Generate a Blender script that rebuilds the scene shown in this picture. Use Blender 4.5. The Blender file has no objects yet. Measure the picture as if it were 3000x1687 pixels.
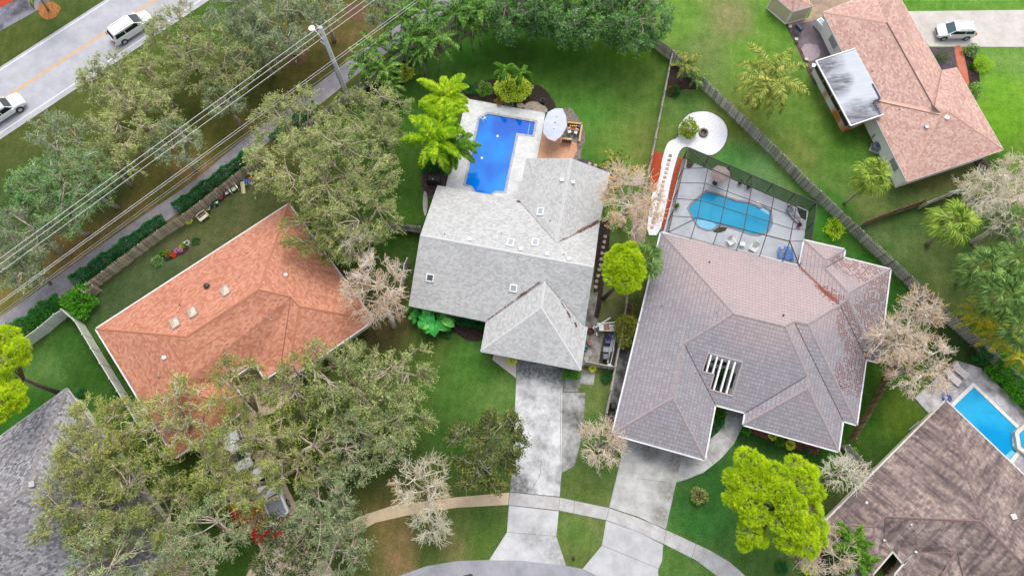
import bpy, bmesh, math, random
import numpy as np
from mathutils import Vector, Matrix
from mathutils.geometry import tessellate_polygon
sc = bpy.context.scene
col = sc.collection
# ------------------------------------------------------------------ camera, sky, sun, exposure
H = 70.0
TILT = math.atan(657.0 / 2000.0)
cam_d = bpy.data.cameras.new('camera'); cam = bpy.data.objects.new('camera', cam_d); col.objects.link(cam)
cam_d.sensor_width = 36.0; cam_d.lens = 24.0; cam_d.clip_start = 0.5; cam_d.clip_end = 4000
cam.location = (0, 0, H); cam.rotation_euler = (TILT, 0, 0)
sc.camera = cam
SUN_EL, SUN_AZ = 62.0, 14.0       # sun stands beyond the top of the picture
world = bpy.data.worlds.new('World'); sc.world = world; world.use_nodes = True
wn = world.node_tree; bg = wn.nodes['Background']
sky = wn.nodes.new('ShaderNodeTexSky'); sky.sky_type = 'NISHITA'; sky.sun_disc = False
sky.sun_elevation = math.radians(SUN_EL); sky.sun_rotation = math.radians(SUN_AZ)
sky.dust_density = 4.0; sky.air_density = 1.0; sky.ozone_density = 1.0
hs_ = wn.nodes.new('ShaderNodeHueSaturation'); hs_.inputs['Saturation'].default_value = 0.42   # grey overcast sky
wn.links.new(sky.outputs[0], hs_.inputs['Color']); wn.links.new(hs_.outputs[0], bg.inputs[0]); bg.inputs[1].default_value = 0.15
sl = bpy.data.lights.new('sun', 'SUN'); so = bpy.data.objects.new('sun', sl); col.objects.link(so)
sl.energy = 0.68; sl.angle = math.radians(34); sl.color = (1.0, 0.97, 0.92)
so.rotation_euler = (math.radians(90 - SUN_EL), 0, math.radians(180 - SUN_AZ))
so.location = (0, 0, 60)
vs = sc.view_settings
sc.display_settings.display_device = 'sRGB'
vs.view_transform = 'Standard'; vs.look = 'None'; vs.exposure = 0.93; vs.gamma = 1.0; vs.use_curve_mapping = False
# ------------------------------------------------------------------ helpers
CT, ST = math.cos(TILT), math.sin(TILT)
def ray(px, py):
    u = (px - 1500.0) / 2000.0; v = (843.5 - py) / 2000.0
    return Vector((u, ST + v * CT, -(CT - v * ST)))
def P(px, py, z=0.0):
    r = ray(px, py); k = (H - z) / -r.z
    return Vector((r.x * k, r.y * k, z))
def P2(px, py, z=0.0):
    p = P(px, py, z); return (p.x, p.y)
def lin(c):
    c = c / 255.0
    return c / 12.92 if c <= 0.04045 else ((c + 0.055) / 1.055) ** 2.4
def S(r, g, b, k=0.72):
    return (lin(r) * k, lin(g) * k, lin(b) * k, 1.0)
def tag(o, label=None, cat=None, group=None, kind=None):
    if label: o['label'] = label
    if cat: o['category'] = cat
    if group: o['group'] = group
    if kind: o['kind'] = kind
    return o
def empty(name, loc, label, cat, group=None, rz=0.0):
    o = bpy.data.objects.new(name, None); col.objects.link(o); o.empty_display_size = 0.3
    o.location = loc; o.rotation_euler = (0, 0, rz)
    return tag(o, label, cat, group)
def wmat(o):
    m = Matrix.LocRotScale(o.location, o.rotation_euler, o.scale)
    return wmat(o.parent) @ o.matrix_parent_inverse @ m if o.parent else m
def link(me, name, parent=None, keep=True):
    o = bpy.data.objects.new(name, me); col.objects.link(o)
    if parent:
        o.parent = parent
        if keep: o.matrix_parent_inverse = wmat(parent).inverted()      # geometry given in world space
    return o
def mesh_np(name, V, F, mats, parent=None, mi=None, smooth=False, keep=True):
    V = np.asarray(V, np.float32); F = np.asarray(F, np.int32)
    me = bpy.data.meshes.new(name); n, k = F.shape
    me.vertices.add(len(V)); me.vertices.foreach_set('co', V.ravel())
    me.loops.add(n * k); me.loops.foreach_set('vertex_index', F.ravel())
    me.polygons.add(n); me.polygons.foreach_set('loop_start', np.arange(0, n * k, k, dtype=np.int32))
    me.polygons.foreach_set('loop_total', np.full(n, k, np.int32))
    if mi is not None: me.polygons.foreach_set('material_index', np.asarray(mi, np.int32))
    if smooth: me.polygons.foreach_set('use_smooth', np.ones(n, bool))
    me.update(calc_edges=True); me.validate()
    for m in (mats if isinstance(mats, (list, tuple)) else [mats]): me.materials.append(m)
    return link(me, name, parent, keep)
class MB:
    def __init__(s): s.v = []; s.f = []; s.m = []; s.uv = {}
    def add(s, vs_, fs, m=0):
        b = len(s.v); s.v += [tuple(v) for v in vs_]
        for f in fs: s.f.append(tuple(b + i for i in f)); s.m.append(m)
        return s
    def box(s, c, sz, rz=0.0, m=0, mat=None):
        cx, cy, cz = c; a, b, d = sz[0] / 2, sz[1] / 2, sz[2] / 2; cr, sr = math.cos(rz), math.sin(rz)
        vs_ = []
        for dz in (-d, d):
            for x, y in ((-a, -b), (a, -b), (a, b), (-a, b)):
                v = Vector((x, y, dz))
                if mat is not None: v = mat @ v
                vs_.append((cx + v.x * cr - v.y * sr, cy + v.x * sr + v.y * cr, cz + v.z))
        return s.add(vs_, [(3, 2, 1, 0), (4, 5, 6, 7), (0, 1, 5, 4), (1, 2, 6, 5), (2, 3, 7, 6), (3, 0, 4, 7)], m)
    def bar(s, a, b, w, h, m=0, up=(0, 0, 1)):
        a, b = Vector(a), Vector(b); d = (b - a).normalized(); up = Vector(up)
        sd = d.cross(up)
        if sd.length < 1e-4: sd = d.cross(Vector((1, 0, 0)))
        sd.normalize(); u = sd.cross(d).normalized()
        vs_ = [p + sd * x * w / 2 + u * y * h / 2 for p in (a, b) for x, y in ((-1, -1), (1, -1), (1, 1), (-1, 1))]
        return s.add(vs_, [(3, 2, 1, 0), (4, 5, 6, 7), (0, 1, 5, 4), (1, 2, 6, 5), (2, 3, 7, 6), (3, 0, 4, 7)], m)
    def tube(s, pts, rs, n=8, m=0, cap=True):
        pts = [Vector(p) for p in pts]
        if not isinstance(rs, (list, tuple)): rs = [rs] * len(pts)
        b = len(s.v); ref = Vector((0.13, 0.21, 1)).normalized()
        for i, p in enumerate(pts):
            d = (pts[min(i + 1, len(pts) - 1)] - pts[max(i - 1, 0)]).normalized()
            a = d.cross(ref)
            if a.length < 0.05: a = d.cross(Vector((1, 0, 0)))
            a.normalize(); c = d.cross(a).normalized()
            for k in range(n):
                t = 2 * math.pi * k / n
                s.v.append(tuple(p + (a * math.cos(t) + c * math.sin(t)) * rs[i]))
        for i in range(len(pts) - 1):
            for k in range(n):
                k2 = (k + 1) % n
                s.f.append((b + i * n + k, b + i * n + k2, b + (i + 1) * n + k2, b + (i + 1) * n + k)); s.m.append(m)
        if cap:
            s.f.append(tuple(b + k for k in range(n - 1, -1, -1))); s.m.append(m)
            e = b + (len(pts) - 1) * n; s.f.append(tuple(e + k for k in range(n))); s.m.append(m)
        return s
    def lathe(s, c, prof, n=16, m=0, sx=1, sy=1, rz=0):
        b = len(s.v)
        for r, z in prof:
            for k in range(n):
                t = 2 * math.pi * k / n + rz
                s.v.append((c[0] + r * math.cos(t) * sx, c[1] + r * math.sin(t) * sy, c[2] + z))
        for i in range(len(prof) - 1):
            for k in range(n):
                k2 = (k + 1) % n
                s.f.append((b + i * n + k, b + i * n + k2, b + (i + 1) * n + k2, b + (i + 1) * n + k)); s.m.append(m)
        if prof[0][0] > 1e-3: s.f.append(tuple(b + k for k in range(n - 1, -1, -1))); s.m.append(m)
        e = b + (len(prof) - 1) * n
        if prof[-1][0] > 1e-3: s.f.append(tuple(e + k for k in range(n))); s.m.append(m)
        return s
    def build(s, name, mats, parent=None, smooth=False, bevel=0, keep=True):
        me = bpy.data.meshes.new(name); me.from_pydata(s.v, [], s.f)
        for m in (mats if isinstance(mats, (list, tuple)) else [mats]): me.materials.append(m)
        me.polygons.foreach_set('material_index', s.m)
        if smooth: me.polygons.foreach_set('use_smooth', [True] * len(s.f))
        me.update()
        o = link(me, name, parent, keep)
        if bevel:
            b = o.modifiers.new('bevel', 'BEVEL'); b.width = bevel; b.segments = 2; b.limit_method = 'ANGLE'
        return o
# ------------------------------------------------------------------ materials
def nodes(name):
    m = bpy.data.materials.new(name); m.use_nodes = True
    nt = m.node_tree; b = nt.nodes['Principled BSDF']; return m, nt, b
def N(nt, t, **kw):
    n = nt.nodes.new(t)
    for k, v in kw.items(): setattr(n, k, v)
    return n
def noise(nt, scale, detail=4, vec=None, rough=0.6, dist=0.0):
    n = N(nt, 'ShaderNodeTexNoise'); n.inputs['Scale'].default_value = scale; n.inputs['Detail'].default_value = detail
    n.inputs['Roughness'].default_value = rough; n.inputs['Distortion'].default_value = dist
    if vec: nt.links.new(vec, n.inputs['Vector'])
    return n.outputs['Fac']
def mix(nt, f, a, b, mode='MIX'):
    n = N(nt, 'ShaderNodeMix', data_type='RGBA', blend_type=mode)
    for s, v in ((0, f), (6, a), (7, b)):
        if isinstance(v, (int, float)): n.inputs[s].default_value = v
        elif isinstance(v, tuple): n.inputs[s].default_value = v
        else: nt.links.new(v, n.inputs[s])
    return n.outputs[2]
def ramp(nt, fac, stops, interp='LINEAR'):
    n = N(nt, 'ShaderNodeValToRGB'); cr = n.color_ramp; cr.interpolation = interp
    while len(cr.elements) < len(stops): cr.elements.new(0.5)
    for e, (p, c) in zip(cr.elements, stops):
        e.position = p; e.color = c if isinstance(c, tuple) else (c, c, c, 1)
    nt.links.new(fac, n.inputs[0]); return n.outputs[0]
def math_(nt, op, a, b=None, c=None, clamp=False):
    n = N(nt, 'ShaderNodeMath', operation=op); n.use_clamp = clamp
    for i, v in enumerate((a, b, c)):
        if v is None: continue
        if isinstance(v, (int, float)): n.inputs[i].default_value = v
        else: nt.links.new(v, n.inputs[i])
    return n.outputs[0]
def pos(nt): return N(nt, 'ShaderNodeNewGeometry').outputs['Position']
def objc(nt): return N(nt, 'ShaderNodeTexCoord').outputs['Object']
def bump(nt, b, h, strength=0.3, dist=0.02):
    n = N(nt, 'ShaderNodeBump'); n.inputs['Strength'].default_value = strength; n.inputs['Distance'].default_value = dist
    nt.links.new(h, n.inputs['Height']); nt.links.new(n.outputs[0], b.inputs['Normal'])
_mc = {}
LEAFK = 1.75
def M(name, c, c2=None, scale=3.0, rough=0.7, bmp=0.0, metal=0.0, fine=None, spec=0.3):
    if name in _mc: return _mc[name]
    m, nt, b = nodes(name)
    b.inputs['Roughness'].default_value = rough; b.inputs['Metallic'].default_value = metal
    b.inputs['Specular IOR Level'].default_value = spec
    if c2 is None: c2 = tuple(x * 0.82 for x in c[:3]) + (1,)
    p = pos(nt); n1 = noise(nt, scale, 6, p)
    r = ramp(nt, n1, [(0.36, c2), (0.62, c)])
    if fine:
        n2 = noise(nt, fine, 3, p); r = mix(nt, 0.5, r, mix(nt, n2, (0.45, 0.45, 0.45, 1), (1.6, 1.6, 1.6, 1)), 'MULTIPLY')
        if bmp: bump(nt, b, n2, bmp, 0.03)
    elif bmp: bump(nt, b, n1, bmp, 0.02)
    nt.links.new(r, b.inputs['Base Color']); _mc[name] = m; return m
def leafmat(name, stops, rough=0.6, trans=0.0, big=0.5, k=None):
    """colour picked per leaf, drifting slowly through the crown"""
    if name in _mc: return _mc[name]
    m, nt, b = nodes(name); g = N(nt, 'ShaderNodeNewGeometry')
    oi = N(nt, 'ShaderNodeObjectInfo')
    n1 = noise(nt, big, 3, g.outputs['Position'])
    f = math_(nt, 'ADD', math_(nt, 'MULTIPLY', g.outputs['Random Per Island'], 0.62), math_(nt, 'MULTIPLY', n1, 0.9))
    f = math_(nt, 'SUBTRACT', f, 0.26)
    f = math_(nt, 'ADD', f, math_(nt, 'MULTIPLY', math_(nt, 'SUBTRACT', oi.outputs['Random'], 0.5), 0.16), clamp=True)
    stops = [(p_, tuple(min(.9, x * (k or LEAFK)) for x in c_[:3]) + (1,)) for p_, c_ in stops]
    r = ramp(nt, f, stops); nt.links.new(r, b.inputs['Base Color'])
    b.inputs['Roughness'].default_value = rough; b.inputs['Specular IOR Level'].default_value = 0.25
    tr = N(nt, 'ShaderNodeBsdfTranslucent'); nt.links.new(r, tr.inputs[0]); mx = N(nt, 'ShaderNodeMixShader'); mx.inputs[0].default_value = 0.42
    nt.links.new(b.outputs[0], mx.inputs[1]); nt.links.new(tr.outputs[0], mx.inputs[2])
    nt.links.new(mx.outputs[0], nt.nodes['Material Output'].inputs['Surface'])
    _mc[name] = m; return m
def woodmat(name, c1, c2, rough=0.85):
    if name in _mc: return _mc[name]
    m, nt, b = nodes(name); g = N(nt, 'ShaderNodeNewGeometry')
    n = noise(nt, 6, 5, g.outputs['Position'])
    f = math_(nt, 'ADD', math_(nt, 'MULTIPLY', g.outputs['Random Per Island'], 0.7), math_(nt, 'MULTIPLY', n, 0.6))
    r = ramp(nt, f, [(0.15, c1), (1.0, c2)]); nt.links.new(r, b.inputs['Base Color'])
    b.inputs['Roughness'].default_value = rough; b.inputs['Specular IOR Level'].default_value = 0.15
    bump(nt, b, n, 0.3, 0.01); _mc[name] = m; return m
def spots(nt, lst, hard=0.0):
    """mask made of round patches at fixed places of the surface itself: (px, py, radius m, z)"""
    g = pos(nt); out = None
    nz = noise(nt, 1.3, 5, g)
    sep = N(nt, 'ShaderNodeSeparateXYZ'); nt.links.new(g, sep.inputs[0])
    for px, py, r, z in lst:
        q = P(px, py, z)
        dx = math_(nt, 'SUBTRACT', sep.outputs[0], q.x); dy = math_(nt, 'SUBTRACT', sep.outputs[1], q.y)
        d = math_(nt, 'SQRT', math_(nt, 'ADD', math_(nt, 'MULTIPLY', dx, dx), math_(nt, 'MULTIPLY', dy, dy)))
        d = math_(nt, 'SUBTRACT', 1.0, math_(nt, 'DIVIDE', d, r), clamp=True)
        out = d if out is None else math_(nt, 'MAXIMUM', out, d)
    f = math_(nt, 'MULTIPLY', out, math_(nt, 'MULTIPLY', nz, 3.2))
    return math_(nt, 'MULTIPLY', f, 1.0, clamp=True)
def shingle(name, c_lo, c_hi, row=0.17, wid=0.32, contrast=1.0, stain=None, stain_c=None, dirt=0.35, dirt_c=None, streak=False, mode='shingle', tint=None, tint_c=None):
    """roof covering laid in courses along each slope (u along the eave, v up the slope)"""
    m, nt, b = nodes(name)
    uv = N(nt, 'ShaderNodeUVMap').outputs[0]
    g = pos(nt)
    br = N(nt, 'ShaderNodeTexBrick'); nt.links.new(uv, br.inputs['Vector'])
    br.offset = 0.37 if mode == 'shingle' else 0.0; br.offset_frequency = 2 if mode == 'shingle' else 1
    br.inputs['Scale'].default_value = 1.0; br.inputs['Brick Width'].default_value = wid; br.inputs['Row Height'].default_value = row
    br.inputs['Mortar Size'].default_value = 0.012 if mode == 'shingle' else 0.022
    br.inputs['Color1'].default_value = (0, 0, 0, 1); br.inputs['Color2'].default_value = (1, 1, 1, 1); br.inputs['Bias'].default_value = 0
    br.inputs['Mortar'].default_value = (0.12, 0.12, 0.12, 1)
    fac = N(nt, 'ShaderNodeSeparateColor'); nt.links.new(br.outputs[0], fac.inputs[0])
    base = ramp(nt, fac.outputs[0], [(0.0, c_lo), (0.5, tuple((a + c) / 2 for a, c in zip(c_lo, c_hi))), (1.0, c_hi)])
    n1 = noise(nt, 0.35, 5, g); n2 = noise(nt, 9, 3, g)
    base = mix(nt, 0.25, base, mix(nt, n2, (0.5, 0.5, 0.5, 1), (1.5, 1.5, 1.5, 1)), 'MULTIPLY')
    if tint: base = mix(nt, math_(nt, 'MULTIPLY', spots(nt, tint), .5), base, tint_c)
    if mode == 'tile': 
        sq = N(nt, 'ShaderNodeSeparateXYZ'); nt.links.new(uv, sq.inputs[0])
        base = mix(nt, math_(nt, 'MULTIPLY', math_(nt, 'LESS_THAN', math_(nt, 'FRACT', math_(nt, 'DIVIDE', sq.outputs[1], row)), 0.2), .45), base, (.12, .105, .115, 1))
        base = mix(nt, math_(nt, 'MULTIPLY', math_(nt, 'LESS_THAN', math_(nt, 'FRACT', math_(nt, 'DIVIDE', sq.outputs[0], wid)), 0.2), .22), base, (.12, .105, .115, 1))
    if streak:   # algae running down the slope
        mp = N(nt, 'ShaderNodeMapping'); mp.inputs['Scale'].default_value = (1.6, 0.22, 1); nt.links.new(uv, mp.inputs[0])
        n3 = noise(nt, 1.0, 6, mp.outputs[0], 0.65)
        base = mix(nt, ramp(nt, n3, [(0.40, 0.0), (0.64, 0.8)]), base, dirt_c or S(70, 62, 66))
    base = mix(nt, math_(nt, 'MULTIPLY', ramp(nt, n1, [(0.42, 0.0), (0.7, 1.0)]), dirt), base, dirt_c or tuple(x * 0.55 for x in c_lo[:3]) + (1,))
    if mode == 'tile':
        sp = N(nt, 'ShaderNodeSeparateXYZ'); nt.links.new(uv, sp.inputs[0])
        fv = math_(nt, 'FRACT', math_(nt, 'DIVIDE', sp.outputs[1], row))
        fu = math_(nt, 'ABSOLUTE', math_(nt, 'SINE', math_(nt, 'MULTIPLY', sp.outputs[0], math.pi / wid)))
        hgt = math_(nt, 'ADD', math_(nt, 'MULTIPLY', math_(nt, 'SUBTRACT', 1.0, fv), 0.7), math_(nt, 'MULTIPLY', fu, 0.5))
        bump(nt, b, hgt, 0.4, 0.04)
    else:
        sp = N(nt, 'ShaderNodeSeparateXYZ'); nt.links.new(uv, sp.inputs[0])
        fv = math_(nt, 'FRACT', math_(nt, 'DIVIDE', sp.outputs[1], row))
        bump(nt, b, math_(nt, 'ADD', math_(nt, 'SUBTRACT', 1.0, fv), math_(nt, 'MULTIPLY', fac.outputs[0], 0.4)), 0.2, 0.015)
    if stain:
        br2 = N(nt, 'ShaderNodeTexBrick'); nt.links.new(uv, br2.inputs['Vector']); br2.offset = 0.5
        br2.inputs['Scale'].default_value = 1.0; br2.inputs['Brick Width'].default_value = wid * .8; br2.inputs['Row Height'].default_value = row * .6
        br2.inputs['Mortar Size'].default_value = 0.04; br2.inputs['Color1'].default_value = (0, 0, 0, 1); br2.inputs['Color2'].default_value = (1, 1, 1, 1)
        br2.inputs['Mortar'].default_value = (0, 0, 0, 1)
        f2 = N(nt, 'ShaderNodeSeparateColor'); nt.links.new(br2.outputs[0], f2.inputs[0])
        mk = math_(nt, 'MULTIPLY', spots(nt, stain), 2.4, clamp=True)
        cell = math_(nt, 'ADD', f2.outputs[0], math_(nt, 'SUBTRACT', mk, 0.72))
        mk = math_(nt, 'MULTIPLY', mk, math_(nt, 'GREATER_THAN', cell, 0.62))
        base = mix(nt, math_(nt, 'MULTIPLY', mk, 0.85), base, stain_c)
    nt.links.new(base, b.inputs['Base Color']); b.inputs['Roughness'].default_value = 0.85; b.inputs['Specular IOR Level'].default_value = 0.2
    return m
def concrete(name, c, dark, amt=0.5, scale=0.6, joints=0.0, light=None, sp=None):
    m, nt, b = nodes(name); g = pos(nt)
    n1 = noise(nt, scale, 7, g, 0.66, 0.1); n2 = noise(nt, 14, 4, g); n3 = noise(nt, scale * 3.1, 6, g, 0.7)
    f = math_(nt, 'MULTIPLY', ramp(nt, n1, [(0.40, 0.0), (0.66, 1.0)]), amt)
    r = mix(nt, f, c, dark)
    r = mix(nt, math_(nt, 'MULTIPLY', ramp(nt, n3, [(0.5, 0.0), (0.72, 1.0)]), amt * 0.6), r, dark)
    if light: r = mix(nt, ramp(nt, noise(nt, scale * 1.7, 8, g, 0.75, 0.2), [(0.54, 0.0), (0.7, .8)]), r, light)
    if sp: r = mix(nt, math_(nt, 'MULTIPLY', spots(nt, sp), ramp(nt, noise(nt, 2.6, 7, g, 0.75), [(0.35, 0.25), (0.6, 1.0)])), r, tuple(x * .8 for x in dark[:3]) + (1,))
    r = mix(nt, 0.3, r, mix(nt, n2, (0.6, 0.6, 0.6, 1), (1.4, 1.4, 1.4, 1)), 'MULTIPLY')
    nt.links.new(r, b.inputs['Base Color']); b.inputs['Roughness'].default_value = 0.9; b.inputs['Specular IOR Level'].default_value = 0.2
    bump(nt, b, n2, 0.15, 0.01); return m
def bricked(name, c1, c2, mortar, w, h, rot=0.0, ms=0.01, rough=0.85):
    m, nt, b = nodes(name); g = pos(nt)
    mp = N(nt, 'ShaderNodeMapping'); mp.inputs['Rotation'].default_value = (0, 0, rot); nt.links.new(g, mp.inputs[0])
    br = N(nt, 'ShaderNodeTexBrick'); nt.links.new(mp.outputs[0], br.inputs['Vector']); br.inputs['Scale'].default_value = 1
    br.inputs['Brick Width'].default_value = w; br.inputs['Row Height'].default_value = h; br.inputs['Mortar Size'].default_value = ms
    br.inputs['Color1'].default_value = c1; br.inputs['Color2'].default_value = c2; br.inputs['Mortar'].default_value = mortar
    n = noise(nt, 0.7, 6, g); r = mix(nt, 0.5, br.outputs[0], mix(nt, n, (0.55, 0.55, 0.55, 1), (1.45, 1.45, 1.45, 1)), 'MULTIPLY')
    nt.links.new(r, b.inputs['Base Color']); b.inputs['Roughness'].default_value = rough; bump(nt, b, br.outputs['Fac'], -0.2, 0.01); return m
def water(name, c, deep, rough=0.06, sp=None):
    m, nt, b = nodes(name); g = pos(nt)
    n = noise(nt, 0.25, 3, g); r = mix(nt, ramp(nt, n, [(0.35, 0.0), (0.7, 1.0)]), c, deep)
    if sp: r = mix(nt, spots(nt, sp), r, deep)
    nt.links.new(r, b.inputs['Base Color']); b.inputs['Roughness'].default_value = rough; b.inputs['IOR'].default_value = 1.2; b.inputs['Specular IOR Level'].default_value = 0.3
    bump(nt, b, noise(nt, 3.5, 4, g), 0.12, 0.02); return m
def glassmat(name, c, rough=0.08):
    m, nt, b = nodes(name); n = noise(nt, 2, 2, pos(nt))
    r = mix(nt, n, c, tuple(x * 1.5 for x in c[:3]) + (1,)); nt.links.new(r, b.inputs['Base Color'])
    b.inputs['Roughness'].default_value = rough; b.inputs['Specular IOR Level'].default_value = 0.6; return m
def screenmat(name, c, alpha):
    m, nt, b = nodes(name); b.inputs['Base Color'].default_value = c; b.inputs['Roughness'].default_value = 0.9
    n = noise(nt, 1.5, 2, pos(nt)); a = math_(nt, 'ADD', math_(nt, 'MULTIPLY', n, 0.06), alpha - 0.03)
    nt.links.new(a, b.inputs['Alpha']); return m
WHITE = M('white_paint', (0.8, 0.8, 0.79, 1), (0.68, 0.68, 0.67, 1), 2, 0.5)
BLACK = M('black_plastic', (0.02, 0.02, 0.022, 1), None, 3, 0.5)
DARK = M('dark_metal', (0.035, 0.033, 0.035, 1), None, 3, 0.45, metal=0.0)
GREYM = M('grey_metal', (0.42, 0.43, 0.45, 1), (0.3, 0.31, 0.33, 1), 3, 0.4, metal=0.4)
CREAM = M('cream_stucco', S(250, 242, 222), S(236, 226, 204), 1.5, 0.85, 0.2)
WOOD = M('light_wood', S(228, 188, 140), S(200, 160, 115), 5, 0.7, 0.2)
TERRA = M('terracotta', S(160, 85, 62), S(125, 62, 45), 6, 0.8)
SOIL = M('dark_mulch', S(72, 58, 54), S(38, 30, 28), 5, 0.95, 0.6, fine=22)
# ------------------------------------------------------------------ shapes on the ground
def chaikin(pts, n=2, closed=True):
    for _ in range(n):
        q = []; L = len(pts)
        if not closed: q.append(pts[0])
        for i in range(L if closed else L - 1):
            a, b = pts[i], pts[(i + 1) % L]
            q += [(a[0] * .75 + b[0] * .25, a[1] * .75 + b[1] * .25), (a[0] * .25 + b[0] * .75, a[1] * .25 + b[1] * .75)]
        if not closed: q.append(pts[-1])
        pts = q
    return pts
def slab(name, pxs, z, m, smooth=0, rough=0.0, kind='structure', holes=(), label=None, cat=None, parent=None, z0=-0.03, world_=False, group=None):
    pts = chaikin(list(pxs), smooth) if smooth else list(pxs)
    loops = []
    for k, lp in enumerate([pts] + [list(h) for h in holes]):
        L = [Vector((p[0], p[1], z)) if world_ else P(p[0], p[1], z) for p in lp]
        if rough and k == 0:
            r = random.Random(len(L) * 7 + int(pts[0][0])); o = []
            for i in range(len(L)):
                a, b = L[i], L[(i + 1) % len(L)]; n = max(1, int((b - a).length / 0.35))
                for j in range(n):
                    q = a.lerp(b, j / n); o.append(Vector((q.x + r.uniform(-rough, rough), q.y + r.uniform(-rough, rough), z)))
            L = o
        ar = sum(L[i].x * L[(i + 1) % len(L)].y - L[(i + 1) % len(L)].x * L[i].y for i in range(len(L)))
        if (ar < 0) == (k == 0): L.reverse()
        loops.append(L)
    tris = tessellate_polygon(loops)
    allv = [v for L in loops for v in L]; n = len(allv); mb = MB()
    fs = []
    for t in tris:
        a, b, c = (allv[i] for i in t)
        if (b - a).cross(c - a).z < 0: t = (t[0], t[2], t[1])
        fs.append(tuple(t))
    o = 0
    for L in loops:
        k = len(L)
        for i in range(k): fs.append((o + i, n + o + i, n + o + (i + 1) % k, o + (i + 1) % k))
        o += k
    mb.add([tuple(v) for v in allv] + [(v.x, v.y, z0) for v in allv], fs)
    ob = mb.build(name, m, parent)
    if not parent: tag(ob, label, cat, group, kind)
    return ob
def in_poly(x, y, poly):
    c = False; j = len(poly) - 1
    for i in range(len(poly)):
        if (poly[i][1] > y) != (poly[j][1] > y) and x < (poly[j][0] - poly[i][0]) * (y - poly[i][1]) / (poly[j][1] - poly[i][1]) + poly[i][0]: c = not c
        j = i
    return c
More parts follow.
